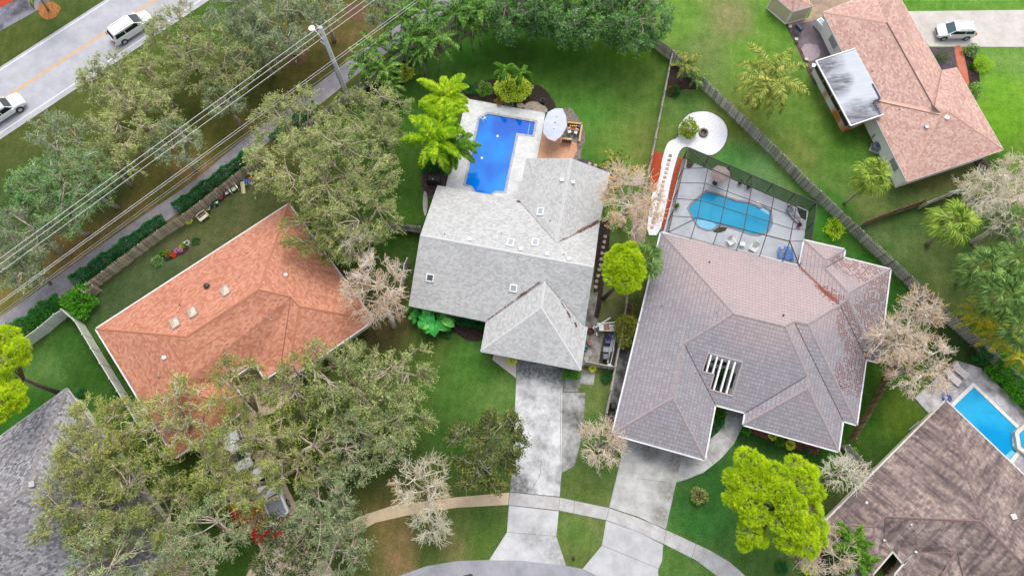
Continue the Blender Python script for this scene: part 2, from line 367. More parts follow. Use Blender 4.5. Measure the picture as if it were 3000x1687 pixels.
# ------------------------------------------------------------------ the ground: one sheet, turf colour differing from yard to yard
ZONES = [  # px, py, sRGB of the turf there, weight
 (60, 130, (72, 92, 40), 1), (170, 60, (66, 92, 42), 1), (130, 320, (66, 84, 38), 1), (330, 200, (76, 98, 40), 1), (500, 330, (66, 82, 36), 1), (620, 60, (62, 96, 34), 1),
 (60, 620, (54, 82, 38), 1), (330, 560, (58, 78, 38), 1), (480, 560, (84, 92, 42), 1), (640, 400, (70, 82, 34), 1), (760, 250, (66, 78, 34), 1), (890, 190, (76, 82, 38), 1), (1000, 110, (84, 84, 46), 1),
 (30, 890, (98, 102, 50), .8), (230, 740, (112, 104, 58), .8), (400, 620, (102, 100, 52), .8), (560, 500, (112, 104, 58), .8), (700, 400, (92, 94, 46), .8), (860, 300, (78, 86, 40), .8),
 (600, 610, (76, 94, 54), 1), (700, 560, (74, 92, 52), 1), (480, 780, (66, 92, 54), 1), (330, 860, (62, 88, 50), 1), (520, 730, (84, 98, 60), .6),
 (200, 1010, (52, 98, 36), 1), (260, 1080, (48, 92, 32), 1), (80, 1200, (46, 100, 28), 1), (140, 1080, (78, 122, 56), .6),
 (1130, 350, (52, 92, 32), 1), (1190, 330, (58, 104, 36), 1), (1180, 560, (66, 108, 40), 1), (1220, 190, (66, 110, 44), 1),
 (1380, 130, (50, 102, 32), 1), (1500, 160, (56, 98, 30), 1), (1650, 160, (62, 112, 34), 1), (1850, 130, (86, 134, 36), 1), (1720, 260, (70, 118, 44), 1), (1900, 250, (80, 120, 48), 1), (1720, 330, (74, 130, 48), 1), (1800, 420, (90, 130, 52), 1), (1880, 420, (96, 122, 56), 1), (1700, 480, (60, 116, 40), 1),
 (1990, 60, (92, 142, 54), 1), (2060, 160, (96, 128, 66), 1), (2150, 60, (118, 132, 82), .8), (2200, 160, (92, 142, 50), 1), (2260, 60, (86, 140, 48), 1), (2350, 330, (84, 126, 48), 1), (2150, 350, (96, 122, 50), 1), (2330, 450, (90, 118, 52), 1), (2480, 440, (72, 120, 40), 1), (2560, 600, (88, 112, 56), 1), (2750, 520, (88, 102, 56), 1), (2860, 500, (92, 108, 60), 1),
 (2010, 290, (80, 122, 56), 1), (2150, 480, (72, 132, 60), 1), (2220, 500, (88, 136, 74), 1), (2430, 640, (58, 122, 38), 1), (2560, 770, (44, 104, 28), 1), (2640, 880, (40, 98, 30), 1),
 (2600, 680, (78, 108, 58), 1), (2680, 740, (86, 114, 60), 1), (2750, 860, (82, 108, 54), 1), (2640, 640, (62, 98, 46), 1), (2820, 620, (60, 96, 38), 1),
 (2950, 10, (92, 146, 56), 1), (2750, 15, (84, 142, 50), 1), (2940, 260, (98, 156, 44), 1), (2960, 180, (100, 148, 66), 1), (2920, 360, (92, 150, 36), 1), (2990, 460, (84, 128, 40), 1),
 (1220, 700, (48, 82, 30), 1), (1190, 640, (60, 102, 36), 1), (1140, 960, (72, 74, 44), 1), (1250, 1010, (66, 94, 38), 1), (1400, 1060, (66, 118, 44), 1), (1450, 1180, (84, 124, 58), 1), (1350, 1150, (66, 110, 42), 1), (1330, 1300, (52, 92, 34), 1), (1100, 1330, (58, 82, 34), 1), (1000, 1350, (54, 76, 32), 1),
 (1180, 1590, (126, 116, 76), .7), (1180, 1640, (120, 112, 70), .6), (1320, 1600, (112, 118, 70), .7), (1130, 1560, (110, 110, 62), .7), (1050, 1620, (76, 98, 44), 1), (1400, 1520, (72, 106, 48), 1), (1420, 1590, (74, 110, 44), 1), (980, 1640, (70, 96, 46), 1), (1260, 1560, (58, 94, 38), 1), (1270, 1630, (64, 98, 40), 1),
 (1770, 1100, (96, 124, 62), .7), (1770, 930, (110, 122, 76), .7), (1800, 980, (66, 112, 42), 1), (1740, 1430, (88, 118, 58), 1), (1700, 1460, (82, 112, 52), 1), (1790, 1360, (66, 106, 46), 1), (1700, 1560, (82, 124, 52), 1), (1680, 1620, (84, 110, 52), .8), (1740, 1530, (104, 124, 70), .7),
 (2030, 1460, (50, 98, 42), 1), (2100, 1400, (40, 92, 34), 1), (2060, 1540, (54, 118, 48), 1), (2080, 1650, (78, 122, 56), 1), (1990, 1650, (76, 120, 52), 1), (2200, 1280, (46, 92, 36), 1), (2280, 1300, (42, 84, 32), 1), (2230, 1600, (66, 108, 46), 1), (2330, 1640, (76, 110, 52), 1), (2450, 1450, (68, 92, 46), 1), (2130, 1340, (56, 104, 44), 1), (2420, 1340, (40, 96, 26), 1),
 (2620, 1240, (92, 128, 44), 1), (2560, 1330, (52, 84, 32), 1), (2640, 1330, (36, 84, 22), 1), (2550, 1230, (44, 96, 26), 1), (2500, 1200, (36, 90, 22), 1), (2800, 1000, (52, 82, 36), 1),
 (100, 1500, (60, 90, 40), 1), (650, 1600, (52, 86, 30), 1), (620, 1660, (64, 108, 38), 1), (60, 1690, (60, 90, 40), 1),
]
def build_ground():
    xs = np.concatenate([[-1500, -400, -150], np.arange(-72, 72.1, 0.6), [150, 400, 1500]])
    ys = np.concatenate([[-1500, -400, -90], np.arange(-26, 66.1, 0.6), [120, 400, 1500]])
    X, Y = np.meshgrid(xs, ys); n, m_ = len(xs), len(ys)
    V = np.stack([X.ravel(), Y.ravel(), np.zeros(X.size)], 1)
    i = np.arange(n - 1); j = np.arange(m_ - 1); I, J = np.meshgrid(i, j); a = (J * n + I).ravel()
    F = np.stack([a, a + 1, a + n + 1, a + n], 1)
    o = mesh_np('lawn', V, F, GRASS); tag(o, None, None, None, 'structure')
    C = np.zeros((len(V), 4)); C[:, 3] = 1; W = np.zeros(len(V))
    for px, py, c, w in ZONES:
        q = P(px, py); d2 = (V[:, 0] - q.x) ** 2 + (V[:, 1] - q.y) ** 2
        ww = w / (d2 + 1.2) ** 1.7; W += ww
        vg = 1.25 if py < 960 - .75 * px and py > 330 - .65 * px else 1.06   # verge turf colour lightened to offset the shade of the roadside trees
        C[:, :3] += ww[:, None] * np.array([lin(v) * vg for v in c])[None]
    C[:, :3] /= W[:, None]; C[:, :3] *= GRASS_K * np.array([1.06, .86, .95])[None]
    at = o.data.color_attributes.new('turf', 'FLOAT_COLOR', 'POINT'); at.data.foreach_set('color', C.astype(np.float32).ravel())
    return o
GRASS_K = 0.92
GRASS, nt, b = nodes('turf')
at = N(nt, 'ShaderNodeAttribute'); at.attribute_name = 'turf'; g = pos(nt)
r = mix(nt, 0.9, at.outputs['Color'], ramp(nt, noise(nt, 0.55, 7, g, 0.75), [(0.3, (0.62, 0.72, 0.6, 1)), (0.5, (1.0, 1.0, 1.0, 1)), (0.7, (1.6, 1.28, 1.6, 1))]), 'MULTIPLY')
wv = N(nt, 'ShaderNodeTexWave'); wv.inputs['Scale'].default_value = .32; wv.inputs['Distortion'].default_value = 6.0; wv.inputs['Detail'].default_value = 3; mpw = N(nt, 'ShaderNodeMapping'); mpw.inputs['Rotation'].default_value = (0, 0, .12); nt.links.new(g, mpw.inputs[0]); nt.links.new(mpw.outputs[0], wv.inputs[0])
r = mix(nt, 0.15, r, mix(nt, wv.outputs['Fac'], (.72, .76, .72, 1), (1.3, 1.24, 1.25, 1)), 'MULTIPLY')
r = mix(nt, 0.8, r, ramp(nt, noise(nt, 5.5, 5, g, 0.75), [(0.3, (0.5, 0.54, 0.5, 1)), (0.7, (1.5, 1.42, 1.5, 1))]), 'MULTIPLY')
r = mix(nt, 0.75, r, ramp(nt, noise(nt, 28, 3, g, 0.8), [(0.35, (0.4, 0.42, 0.4, 1)), (0.68, (1.6, 1.55, 1.6, 1))]), 'MULTIPLY')
r = mix(nt, ramp(nt, noise(nt, 2.2, 7, g, 0.8, 0.8), [(0.58, 0.0), (0.74, 0.5)]), r, S(138, 130, 84))
nt.links.new(r, b.inputs['Base Color']); b.inputs['Roughness'].default_value = 1.0; b.inputs['Specular IOR Level'].default_value = 0.05
bump(nt, b, noise(nt, 16, 5, g, 0.8), 0.9, 0.08)
build_ground()
# ------------------------------------------------------------------ roads and paths
ASPH = concrete('asphalt_light', S(188, 188, 194), S(158, 158, 166), 0.6, 0.5)
ASPH2 = concrete('asphalt_path', S(156, 152, 157), S(124, 120, 127), 0.7, 0.9)
ASPH3 = concrete('asphalt_street', S(166, 166, 172), S(132, 132, 140), 0.8, 0.35)
PAINTW = M('road_paint_white', S(240, 240, 240), S(205, 205, 208), 6, 0.7); PAINTY = M('road_paint_yellow', S(240, 186, 84), S(214, 160, 76), 8, 0.7)
RD = (P(0, 207), P(323, 0), P(0, 391), P(492.8, 64.2), P(0, 294), P(460, 0))
rdir = (RD[3] - RD[2]).normalized(); rn = Vector((-rdir.y, rdir.x, 0))
def along(p, t, off=0.0): return p + rdir * t + rn * off
def strip(name, a, b, w, z, m):
    d = (b - a).normalized(); n = Vector((-d.y, d.x, 0)) * w / 2
    return slab(name, [(p.x, p.y) for p in (a - n, b - n, b + n, a + n)], z, m, world_=True, z0=0.001)
o2 = (RD[0] - RD[2]).dot(rn); yc = o2 * 0.5
A0, B0 = along(RD[2], -60), along(RD[2], 75)
slab('road', [(p.x, p.y) for p in (A0 - rn * 0.75, B0 - rn * 0.75, B0 + rn * (o2 + 0.4), A0 + rn * (o2 + 0.4))], 0.02, ASPH, world_=True, z0=-.03)
def mark(off, w, m, name):
    return strip(name, along(RD[2], -58, off), along(RD[2], 73, off), w, 0.026, m)
for nm_, off_, w_, m_ in (('road_edge_line', 0, 0.15, PAINTW), ('road_edge_line', o2, 0.15, PAINTW), ('road_centre_line', yc + .13, .12, PAINTY), ('road_centre_line', yc - .13, .12, PAINTY)):
    tag(mark(off_, w_, m_, nm_), None, None, None, 'structure')
def band(name, center, w, z, m, sm=2, z0=-0.03):
    c = chaikin(center, sm, False); L = [P(x, y) for x, y in c]; l, r = [], []
    for i, p in enumerate(L):
        d = (L[min(i + 1, len(L) - 1)] - L[max(i - 1, 0)]).normalized(); n = Vector((-d.y, d.x, 0)) * w / 2
        l.append(((p + n).x, (p + n).y)); r.append(((p - n).x, (p - n).y))
    return slab(name, l + r[::-1], z, m, world_=True, z0=z0)
band('path', [(-160, 1072), (0, 962), (110, 886), (225, 800), (430, 655), (590, 548), (700, 452), (794, 381), (872, 327), (947, 269), (1030, 200), (1137, 124), (1290, 20), (1400, -60)], 2.25, 0.02, ASPH2)
STAINED = concrete('stained_path', S(140, 138, 150), S(62, 62, 66), 1.0, 0.35)
slab('path_far', [(-60, 130), (-60, -60), (240, -60), (155, 0), (95, 40), (30, 75), (0, 92)], 0.016, STAINED, 1)
slab('mulch_bed_far', [(-60, 30), (-60, -60), (70, -60), (45, 0), (18, 14), (0, 24)], 0.03, M('red_mulch', S(196, 82, 48), S(150, 52, 28), 6, 0.95, 0.5, fine=24), 1)
REDM = _mc['red_mulch']
ORM = M('pine_straw', S(176, 118, 62), S(130, 84, 44), 4, 0.95, 0.5, fine=20)
def ring(name, px, py, rpx, z, m, seed=0, kind='structure', **kw):
    r = random.Random(seed + int(px)); pts = [(px + rpx * (1 + r.uniform(-.16, .12)) * math.cos(t * .45), py + rpx * .9 * (1 + r.uniform(-.16, .12)) * math.sin(t * .45)) for t in range(14)]
    return slab(name, pts, z, m, 1, 0.05, kind, **kw)
ring('mulch_ring', 143, 30, 32, 0.03, ORM)
RMUL = M('red_brown_mulch', S(116, 84, 62), S(84, 70, 46), 3, 0.95, 0.5, fine=20)
ring('mulch_ring', 870, 160, 36, 0.02, RMUL); ring('mulch_ring', 1046, 34, 34, 0.02, RMUL); ring('mulch_ring', 655, 305, 22, 0.02, RMUL)
# concrete drives
D1 = concrete('driveway_dirty', S(218, 218, 220), S(122, 122, 120), 0.75, 0.5, light=S(226, 226, 228), sp=[(1540, 1070, 2.2, 0), (1600, 1075, 2.4, 0), (1632, 1100, 1.8, 0), (1525, 1425, 1.8, 0)])
D1b = concrete('driveway_lane_dirty', S(182, 182, 180), S(92, 92, 88), 1.0, 0.5)
D2 = concrete('driveway_clean', S(198, 198, 196), S(150, 148, 142), 0.7, 0.6, sp=[(1978, 1360, 1.6, 0), (1960, 1440, 1.5, 0), (1940, 1510, 1.4, 0), (1900, 1320, 1.6, 0)])
APR = concrete('apron_concrete', S(208, 208, 210), S(176, 176, 176), 0.8, 0.5, sp=[(1640, 1610, 2.4, 0), (1560, 1575, 1.6, 0)])
SWC = concrete('sidewalk_concrete', S(200, 198, 197), S(164, 160, 158), 0.8, 0.8)
BEI = concrete('beige_concrete', S(226, 206, 180), S(186, 164, 138), 0.6, 0.8)
slab('driveway', [(1513, 1050), (1513, 1100), (1501, 1377), (1494, 1439), (1560, 1446), (1639.5, 1454), (1645, 1384), (1648, 1148), (1660, 1040)], 0.03, D1)
slab('driveway_lane', [(1648.5, 1149), (1715, 1151), (1711, 1224), (1700, 1300), (1683, 1364), (1645.5, 1384)], 0.026, D1b)
slab('driveway_corner', [(1660, 1070), (1745, 1088), (1738, 1128), (1702, 1124), (1692, 1147), (1650.5, 1147)], 0.022, D1b)
slab('driveway_second', [(1833, 1270), (1830, 1286), (1818, 1350), (1803, 1410), (1785, 1485), (1870, 1513), (1951, 1549), (1966, 1480), (1981, 1414), (1999, 1331), (2002, 1310)], 0.03, D2)
slab('apron', [(1491, 1480), (1637, 1496.5), (1630, 1570), (1658, 1655), (1600, 1650), (1530, 1641), (1433, 1640), (1485, 1558)], 0.026, APR)
slab('apron_second', [(1775.5, 1524.5), (1860, 1554), (1943, 1594.5), (1940, 1640), (1928, 1668), (1931, 1720), (1780, 1700), (1707, 1665), (1764, 1596)], 0.026, concrete('apron_concrete_second', S(196, 196, 198), S(168, 168, 170), 0.8, 0.5))
swt = [(1494, 1441.5), (1560, 1448), (1639, 1456.5), (1790, 1488), (1910, 1531), (1955, 1553), (2080, 1611), (2140, 1647), (2200, 1700), (2260, 1760)]
swb = [(2180, 1760), (2110, 1693), (2040, 1640), (1945, 1592), (1775, 1522), (1637, 1494), (1490, 1478)]
slab('sidewalk', swt + swb, 0.034, SWC)
slab('sidewalk_old', [(820, 1640), (960, 1566), (1050, 1513), (1150, 1480), (1320, 1457), (1400, 1450), (1492.5, 1441.5), (1488.5, 1478), (1340, 1486), (1200, 1507), (1100, 1530), (1000, 1586), (870, 1660)], 0.034, concrete('sidewalk_beige', S(232, 208, 172), S(186, 168, 142), 0.6, 0.5))
slab('street', [(1040, 1760), (1155, 1690), (1250, 1657), (1340, 1642), (1434, 1639), (1530, 1640.5), (1658, 1655.5), (1707, 1665.5), (1780, 1700), (1860, 1760), (1900, 1900), (900, 1900)], 0.018, ASPH3)
slab('storm_grate', [(1345, 1688), (1380, 1679), (1386, 1684), (1386, 1700), (1345, 1700)], 0.024, DARK)
slab('driveway_left', [(560, 1290), (573, 1307), (620, 1385), (690, 1490), (765, 1610), (700, 1720), (1030, 1740), (985, 1687), (925, 1590), (868, 1480), (810, 1360), (760, 1250), (735, 1195)], 0.03, BEI)
slab('driveway_corner_left', [(380, 1540), (495, 1560), (530, 1610), (570, 1690), (590, 1760), (340, 1760)], 0.03, BEI)
slab('walkway', [(1991, 1336), (2030, 1325), (2062, 1308), (2078, 1288), (2105, 1265), (2122, 1235), (2131, 1190), (2190, 1190), (2182, 1212), (2175, 1250), (2150, 1300), (2110, 1345), (2060, 1384), (2010, 1404), (1981.5, 1412)], 0.022, concrete('walkway_concrete', S(196, 196, 194), S(128, 128, 124), 0.8, 0.6))
slab('front_step', [(1450, 1028), (1442, 1053), (1512, 1107), (1512.5, 1040)], 0.04, concrete('step_concrete', S(226, 214, 206), S(206, 194, 184), 0.5, 0.8))
# joints sawn into the concrete, debris at the edge
JM = M('joint_line', S(120, 118, 114), None, 5, 0.95)
def joint(a, b, z, w=0.035, m=None, name='joint'):
    A, B = P(*a), P(*b); A.z = B.z = 0; return tag(strip(name, A, B, w, z, m or JM), None, None, None, 'structure')
for a, b, z in (((1643, 1149), (1641, 1384), .0345), ((1494, 1441), (1560, 1447), .0385), ((1560, 1447), (1639, 1455.5), .0385), ((1785, 1487), (1870, 1516), .0385), ((1870, 1516), (1951, 1551), .0385), ((1491, 1479), (1637, 1496), .0385),
                ((1775, 1523), (1860, 1552), .0385), ((1860, 1552), (1944, 1593), .0385), ((1487, 1558), (1630, 1570), .031), ((1683, 1463), (1681, 1502), .0385), ((1785, 1487), (1776, 1522), .0385), ((1640, 1455), (1637, 1494), .0385),
                ((1952, 1552), (1944, 1593), .0385), ((2040, 1592), (2026, 1633), .0385), ((2110, 1262), (2156, 1294), .027), ((2066, 1310), (2090, 1362), .027), ((1764, 1596), (1938, 1668), .031), ((1866, 1400), (1952, 1412), .035)): joint(a, b, z)
cr = MB(); cpts = [(1583, 1346), (1587, 1356), (1582, 1368), (1584, 1384), (1576, 1402), (1566, 1420), (1553, 1440)]
for i in range(len(cpts) - 1):
    A, B = P(*cpts[i], .031), P(*cpts[i + 1], .031); d = (B - A).normalized(); n = Vector((-d.y, d.x, 0)) * .02
    cr.add([A - n, B - n, B + n, A + n], [(0, 1, 2, 3)])
tag(cr.build('driveway_crack', JM), None, None, None, 'structure')
# north-east drive, beds and path
slab('driveway_north', [(2655, 34), (3100, 29), (3100, 139), (2722, 137)], 0.03, concrete('driveway_pale', S(212, 206, 200), S(184, 176, 168), 0.8, 0.5))
GMUL = M('grey_mulch', S(104, 92, 98), S(70, 60, 62), 4, 0.95, 0.5, fine=18)
slab('planting_bed', [(2722, 139), (2794, 139), (2800, 170), (2806, 215), (2750, 220)], 0.026, GMUL, 0, 0.03)
slab('planting_bed_right', [(2820, 140), (2866, 140), (2858, 172), (2868, 215), (2872, 240), (2842, 256), (2836, 215)], 0.026, SOIL, 0, 0.04)
slab('brick_path', chaikin([(2794, 135), (2818, 134), (2826, 170), (2836, 215), (2840, 250), (2822, 250), (2806, 200)], 1), 0.04, concrete('red_stained_concrete', S(206, 128, 110), S(186, 98, 62), 0.8, 0.5))
slab('gravel_strip', [(2440, -60), (2640, -60), (2560, 0), (2411, 50), (2372, 68), (2310, 80), (2302, 70), (2370, 52), (2380, 20), (2370, -20)], 0.012, concrete('sandy_gravel', S(186, 160, 134), S(128, 118, 108), 0.8, 0.8), 0, 0.04)
slab('patio_north', [(2305, 78), (2420, 53), (2450, 130), (2490, 200), (2376, 228)], 0.024, concrete('patio_dark', S(128, 116, 122), S(92, 82, 88), 0.9, 0.4))
ring('patio_worn_circle', 2374, 152, 30, 0.029, M('patio_worn', S(176, 158, 164), S(156, 140, 146), 3, 0.9))
ed = MB()
L = [P(x, y) for x, y in ((2262, -40), (2275, 0), (2303, 70), (2345, 150), (2378, 228), (2390, 250))]
for i in range(len(L) - 1): ed.bar(L[i] + Vector((0, 0, .05)), L[i + 1] + Vector((0, 0, .05)), 0.28, 0.1)
tag(ed.build('kerb', M('edging_brown', S(112, 88, 84), S(80, 62, 60), 3, 0.9)), None, None, None, 'structure')
# beds round the houses
slab('mulch_bed_palms', [(1040, 240), (1120, 180), (1200, 130), (1300, 60), (1380, 20), (1450, 40), (1440, 90), (1360, 110), (1290, 160), (1210, 200), (1200, 240), (1150, 270), (1070, 290)], 0.016, SOIL, 1, 0.08)
slab('mulch_bed', [(1346, 296), (1352, 262), (1372, 246), (1440, 232), (1490, 226), (1545, 238), (1595, 258), (1622, 295), (1632, 318), (1612, 340), (1596, 333), (1540, 322), (1450, 304), (1366, 291)], 0.02, SOIL, 1, 0.05)
slab('sand_patch', [(1540, 300), (1570, 296), (1606, 318), (1600, 332), (1560, 326), (1532, 320)], 0.026, concrete('sand', S(180, 170, 154), S(126, 112, 100), 0.8, 1.6), 1, 0.05)
CHIP = M('wood_chips', S(232, 182, 146), S(184, 132, 102), 8, 0.95, 0.6, fine=26)
slab('gravel_bed', [(1592, 380), (1660, 300), (1705, 360), (1716, 400), (1704, 440), (1702, 470), (1640, 468), (1580, 468)], 0.016, M('grey_dirt', S(150, 140, 134), S(104, 96, 90), 3, 0.95, 0.4, fine=18), 1, 0.06)
slab('wood_chip_bed', [(1589, 390), (1640, 400), (1690, 412), (1692, 440), (1676, 468), (1574, 466)], 0.022, CHIP, 0, 0.05)
slab('mulch_strip', [(1690, 462), (1720, 468), (1760, 486), (1800, 510), (1830, 520), (1800, 540), (1700, 490)], 0.018, GMUL, 1, 0.05)
slab('mulch_bed_left', [(1236, 506), (1262, 498), (1310, 505), (1318, 548), (1280, 560), (1262, 580), (1242, 570), (1234, 535)], 0.02, M('purple_mulch', S(96, 76, 76), S(56, 44, 46), 3, 0.95, 0.5, fine=20), 1, 0.05)
slab('gravel_edge', [(1240, 560), (1250, 562), (1254, 600), (1246, 640), (1238, 610)], 0.024, SWC, 1)
slab('planting_soil', [(1260, 925), (1428, 948), (1415, 1000), (1370, 1000), (1330, 970), (1250, 960)], 0.018, SOIL, 1, 0.06)
slab('side_soil', [(1752, 650), (1790, 640), (1782, 760), (1765, 860), (1758, 930), (1738, 930), (1740, 800)], 0.014, SOIL, 1, 0.05)
slab('side_patio', [(1720, 860), (1752, 855), (1746, 900), (1740, 925), (1754, 944), (1772, 975), (1762, 1012), (1752, 1078), (1704, 1070), (1712, 940)], 0.024, concrete('side_patio_concrete', S(176, 170, 162), S(100, 96, 86), 1.0, 0.7))
slab('side_dirt', [(1768, 975), (1812, 990), (1797, 1085), (1753, 1078), (1764, 1012)], 0.014, concrete('side_dirt', S(92, 88, 74), S(50, 52, 36), 0.9, 0.8), 0, 0.04)
slab('side_gravel', [(1856, 900), (1862, 960), (1842, 1060), (1810, 1230), (1800, 1270), (1776, 1230), (1800, 1100), (1828, 960), (1838, 880)], 0.012, concrete('mossy_gravel', S(150, 148, 150), S(58, 62, 48), 1.0, 1.0), 0, 0.05)
slab('front_bed', [(2066, 1200), (2098, 1200), (2106, 1240), (2090, 1262), (2070, 1285), (2055, 1300)], 0.016, M('reddish_mulch', S(146, 92, 76), S(96, 56, 46), 4, 0.95, 0.5, fine=20), 0, 0.05)
slab('front_bed_right', [(2190, 1245), (2260, 1262), (2330, 1282), (2400, 1306), (2395, 1335), (2340, 1318), (2270, 1292), (2200, 1272)], 0.016, _mc['reddish_mulch'], 1, 0.1)
slab('bed_by_pool_yard', [(1963, 190), (1992, 175), (2060, 235), (2052, 262), (1990, 262), (1970, 285), (1952, 285)], 0.014, SOIL, 1, 0.08)
slab('red_mulch_patch', [(1957, 250), (1978, 254), (1974, 282), (1953, 284)], 0.022, REDM, 1, 0.04)
slab('red_mulch_patch', [(1912, 447), (1942, 446), (1936, 500), (1922, 560), (1900, 560)], 0.022, REDM, 0, 0.04)
slab('red_mulch_strip', [(1984, 461), (1998, 464), (1974, 560), (1950, 672), (1936, 672), (1962, 560)], 0.022, REDM, 0, 0.04)
# white gravel garden
WG = M('white_gravel', S(246, 246, 250), S(226, 226, 232), 5, 0.9, 0.4, fine=17)
gp = [(1987, 404), (1985, 373), (2002, 348), (2022, 331), (2053, 325), (2080, 327), (2105, 340), (2126, 360), (2134, 389), (2126, 422), (2105, 447), (2080, 458), (2055, 448), (2035, 439), (2018, 432), (2002, 432), (1990, 446), (1981, 476), (1969, 520), (1955, 590), (1934, 690), (1892, 690), (1905, 600), (1920, 520), (1931, 497), (1944, 455), (1950, 431), (1960, 414)]
slab('white_gravel', gp, 0.02, WG, 1)
eb = MB(); L = [P(x, y, .03) for x, y in chaikin(gp[:22], 1, False)]
for i in range(len(L) - 1): eb.bar(L[i], L[i + 1], 0.06, 0.07)
tag(eb.build('gravel_edging', DARK), None, None, None, 'structure')
slab('gravel_gap', [(1860, 560), (1905, 570), (1892, 690), (1880, 760), (1846, 760), (1850, 660)], 0.012, concrete('dry_litter', S(190, 170, 150), S(120, 110, 100), 0.9, 1.0), 0, 0.05)
# ------------------------------------------------------------------ houses
def dline(p, a, b):
    d = (b - a); d.z = 0; q = p - a; q.z = 0
    return abs(d.x * q.y - d.y * q.x) / d.length
def inset(poly, d):
    n = len(poly); ar = sum(poly[i].x * poly[(i + 1) % n].y - poly[(i + 1) % n].x * poly[i].y for i in range(n)); s = 1 if ar > 0 else -1
    out = []
    for i in range(n):
        a, b, c = poly[i - 1], poly[i], poly[(i + 1) % n]
        e1 = (b - a).to_2d().normalized(); e2 = (c - b).to_2d().normalized()
        n1 = Vector((-e1.y, e1.x)) * s; n2 = Vector((-e2.y, e2.x)) * s
        bi = (n1 + n2); k = max(0.35, bi.length_squared / 2)
        out.append(Vector((b.x + bi.x * d / k, b.y + bi.y * d / k, b.z)))
    return out
class House:
    def __init__(s, name, label, ze, verts, faces, outline, roofm, wallm, fascm, caps=(), capm=None, pitch=0.40, inner=0.55, gables=(), hole=None, cat='house', capw=0.30, gutter=True):
        s.ze = ze; s.V = {}
        for k, v in verts.items():
            if len(v) == 2: s.V[k] = P(v[0], v[1], ze)
            elif isinstance(v[2], (int, float)): s.V[k] = P(v[0], v[1], v[2])
            else:
                z = ze + 1
                for _ in range(14):
                    p = P(v[0], v[1], z); z = sum(ze + pitch * dline(p, P(*verts[a][:2], ze), P(*verts[b][:2], ze)) for a, b in v[2]) / len(v[2])
                s.V[k] = P(v[0], v[1], z)
        c = sum((s.V[k] for k in outline), Vector()) / len(outline)
        s.root = empty(name, (c.x, c.y, 0), label, cat)
        s.faces = faces; me = bpy.data.meshes.new('roof'); bm = bmesh.new(); uvl = bm.loops.layers.uv.new('UVMap')
        for fi, f in enumerate(faces):
            loops = [[s.V[k].copy() for k in f]]
            if hole and hole[0] == fi:
                a, b_, c_ = (s.V[k] for k in (f[0], f[1], f[-1])); nn = s.fn(fi); o = s.V[f[0]]
                s.hole = [s.hit(px, py, fi) for px, py in hole[1]]; loops.append(s.hole)
            nn = s.fn(fi)
            hd = Vector((0, 0, 1)).cross(nn)
            if hd.length < 1e-3: hd = Vector((1, 0, 0))
            hd.normalize(); sd = nn.cross(hd)
            fl = [v for L in loops for v in L]
            vs_ = [bm.verts.new(v) for v in fl]
            for t in tessellate_polygon(loops):
                x = [vs_[i] for i in t]
                if (x[1].co - x[0].co).cross(x[2].co - x[0].co).z < 0: x.reverse()
                try: fc = bm.faces.new(x)
                except ValueError: continue
                for lp in fc.loops: lp[uvl].uv = (lp.vert.co.dot(hd), lp.vert.co.dot(sd))
        bm.to_mesh(me); bm.free(); me.materials.append(roofm); s.roof = link(me, 'roof', s.root)
        O = [s.V[k].copy() for k in outline]; n = len(O)
        ar = sum(O[i].x * O[(i + 1) % n].y - O[(i + 1) % n].x * O[i].y for i in range(n)); sg = 1 if ar > 0 else -1
        # eave board, gutter, soffit
        fb = MB(); gt = MB()
        for i in range(n):
            a, b_ = O[i], O[(i + 1) % n]; d = (b_ - a).normalized(); out = Vector((d.y, -d.x, 0)).normalized() * sg
            fb.bar(a - Vector((0, 0, .115)) + out * 0.02, b_ - Vector((0, 0, .115)) + out * 0.02, 0.035, 0.2)
            if gutter and abs(a.z - b_.z) < 0.1:
                gt.bar(a - Vector((0, 0, .09)) + out * 0.095, b_ - Vector((0, 0, .09)) + out * 0.095, 0.11, 0.12)
        fb.build('eave_board', fascm, s.root)
        if gt.v: gt.build('gutter', fascm, s.root)
        fl = [Vector((v.x, v.y, ze - 0.2)) for v in O]
        mb = MB(); mb.add(fl, [tuple(t) for t in tessellate_polygon([fl])]) if not hole else None
        if not hole: mb.build('soffit', fascm, s.root)
        W = inset([Vector((v.x, v.y, 0)) for v in O], inner); wb = MB(); m_ = len(W)
        for i in range(m_):
            a, b_ = W[i], W[(i + 1) % m_]; h = ze - 0.2
            wb.add([a, b_, b_ + Vector((0, 0, h)), a + Vector((0, 0, h))], [(0, 1, 2, 3)])
        for g_ in gables:
            a, r_, b_ = (s.V[k] for k in g_); cc = Vector((c.x, c.y, 0)); sh = (cc - Vector(((a.x + b_.x) / 2, (a.y + b_.y) / 2, 0))).normalized() * 0.35
            a2, r2, b2 = a.lerp(b_, .05) + sh, r_ + sh - Vector((0, 0, .1)), b_.lerp(a, .05) + sh
            wb.add([a2 - Vector((0, 0, .2)), b2 - Vector((0, 0, .2)), b2, r2, a2], [(0, 1, 2, 3, 4)])
        wb.build('wall', wallm, s.root); s.walls = W
        if hole:
            hb = MB(); H_ = s.hole; k = len(H_)
            for i in range(k):
                a, b_ = H_[i], H_[(i + 1) % k]
                hb.add([(a.x, a.y, 0), (b_.x, b_.y, 0), tuple(b_), tuple(a)], [(0, 1, 2, 3)])
            hb.build('atrium_wall', WHITE, s.root)
            hb = MB()
            for i in range(k): hb.bar(H_[i] + Vector((0, 0, .03)), H_[(i + 1) % k] + Vector((0, 0, .03)), 0.12, 0.08)
            hb.build('atrium_rim', M('rim_taupe', S(186, 172, 172), None, 3, 0.7), s.root)
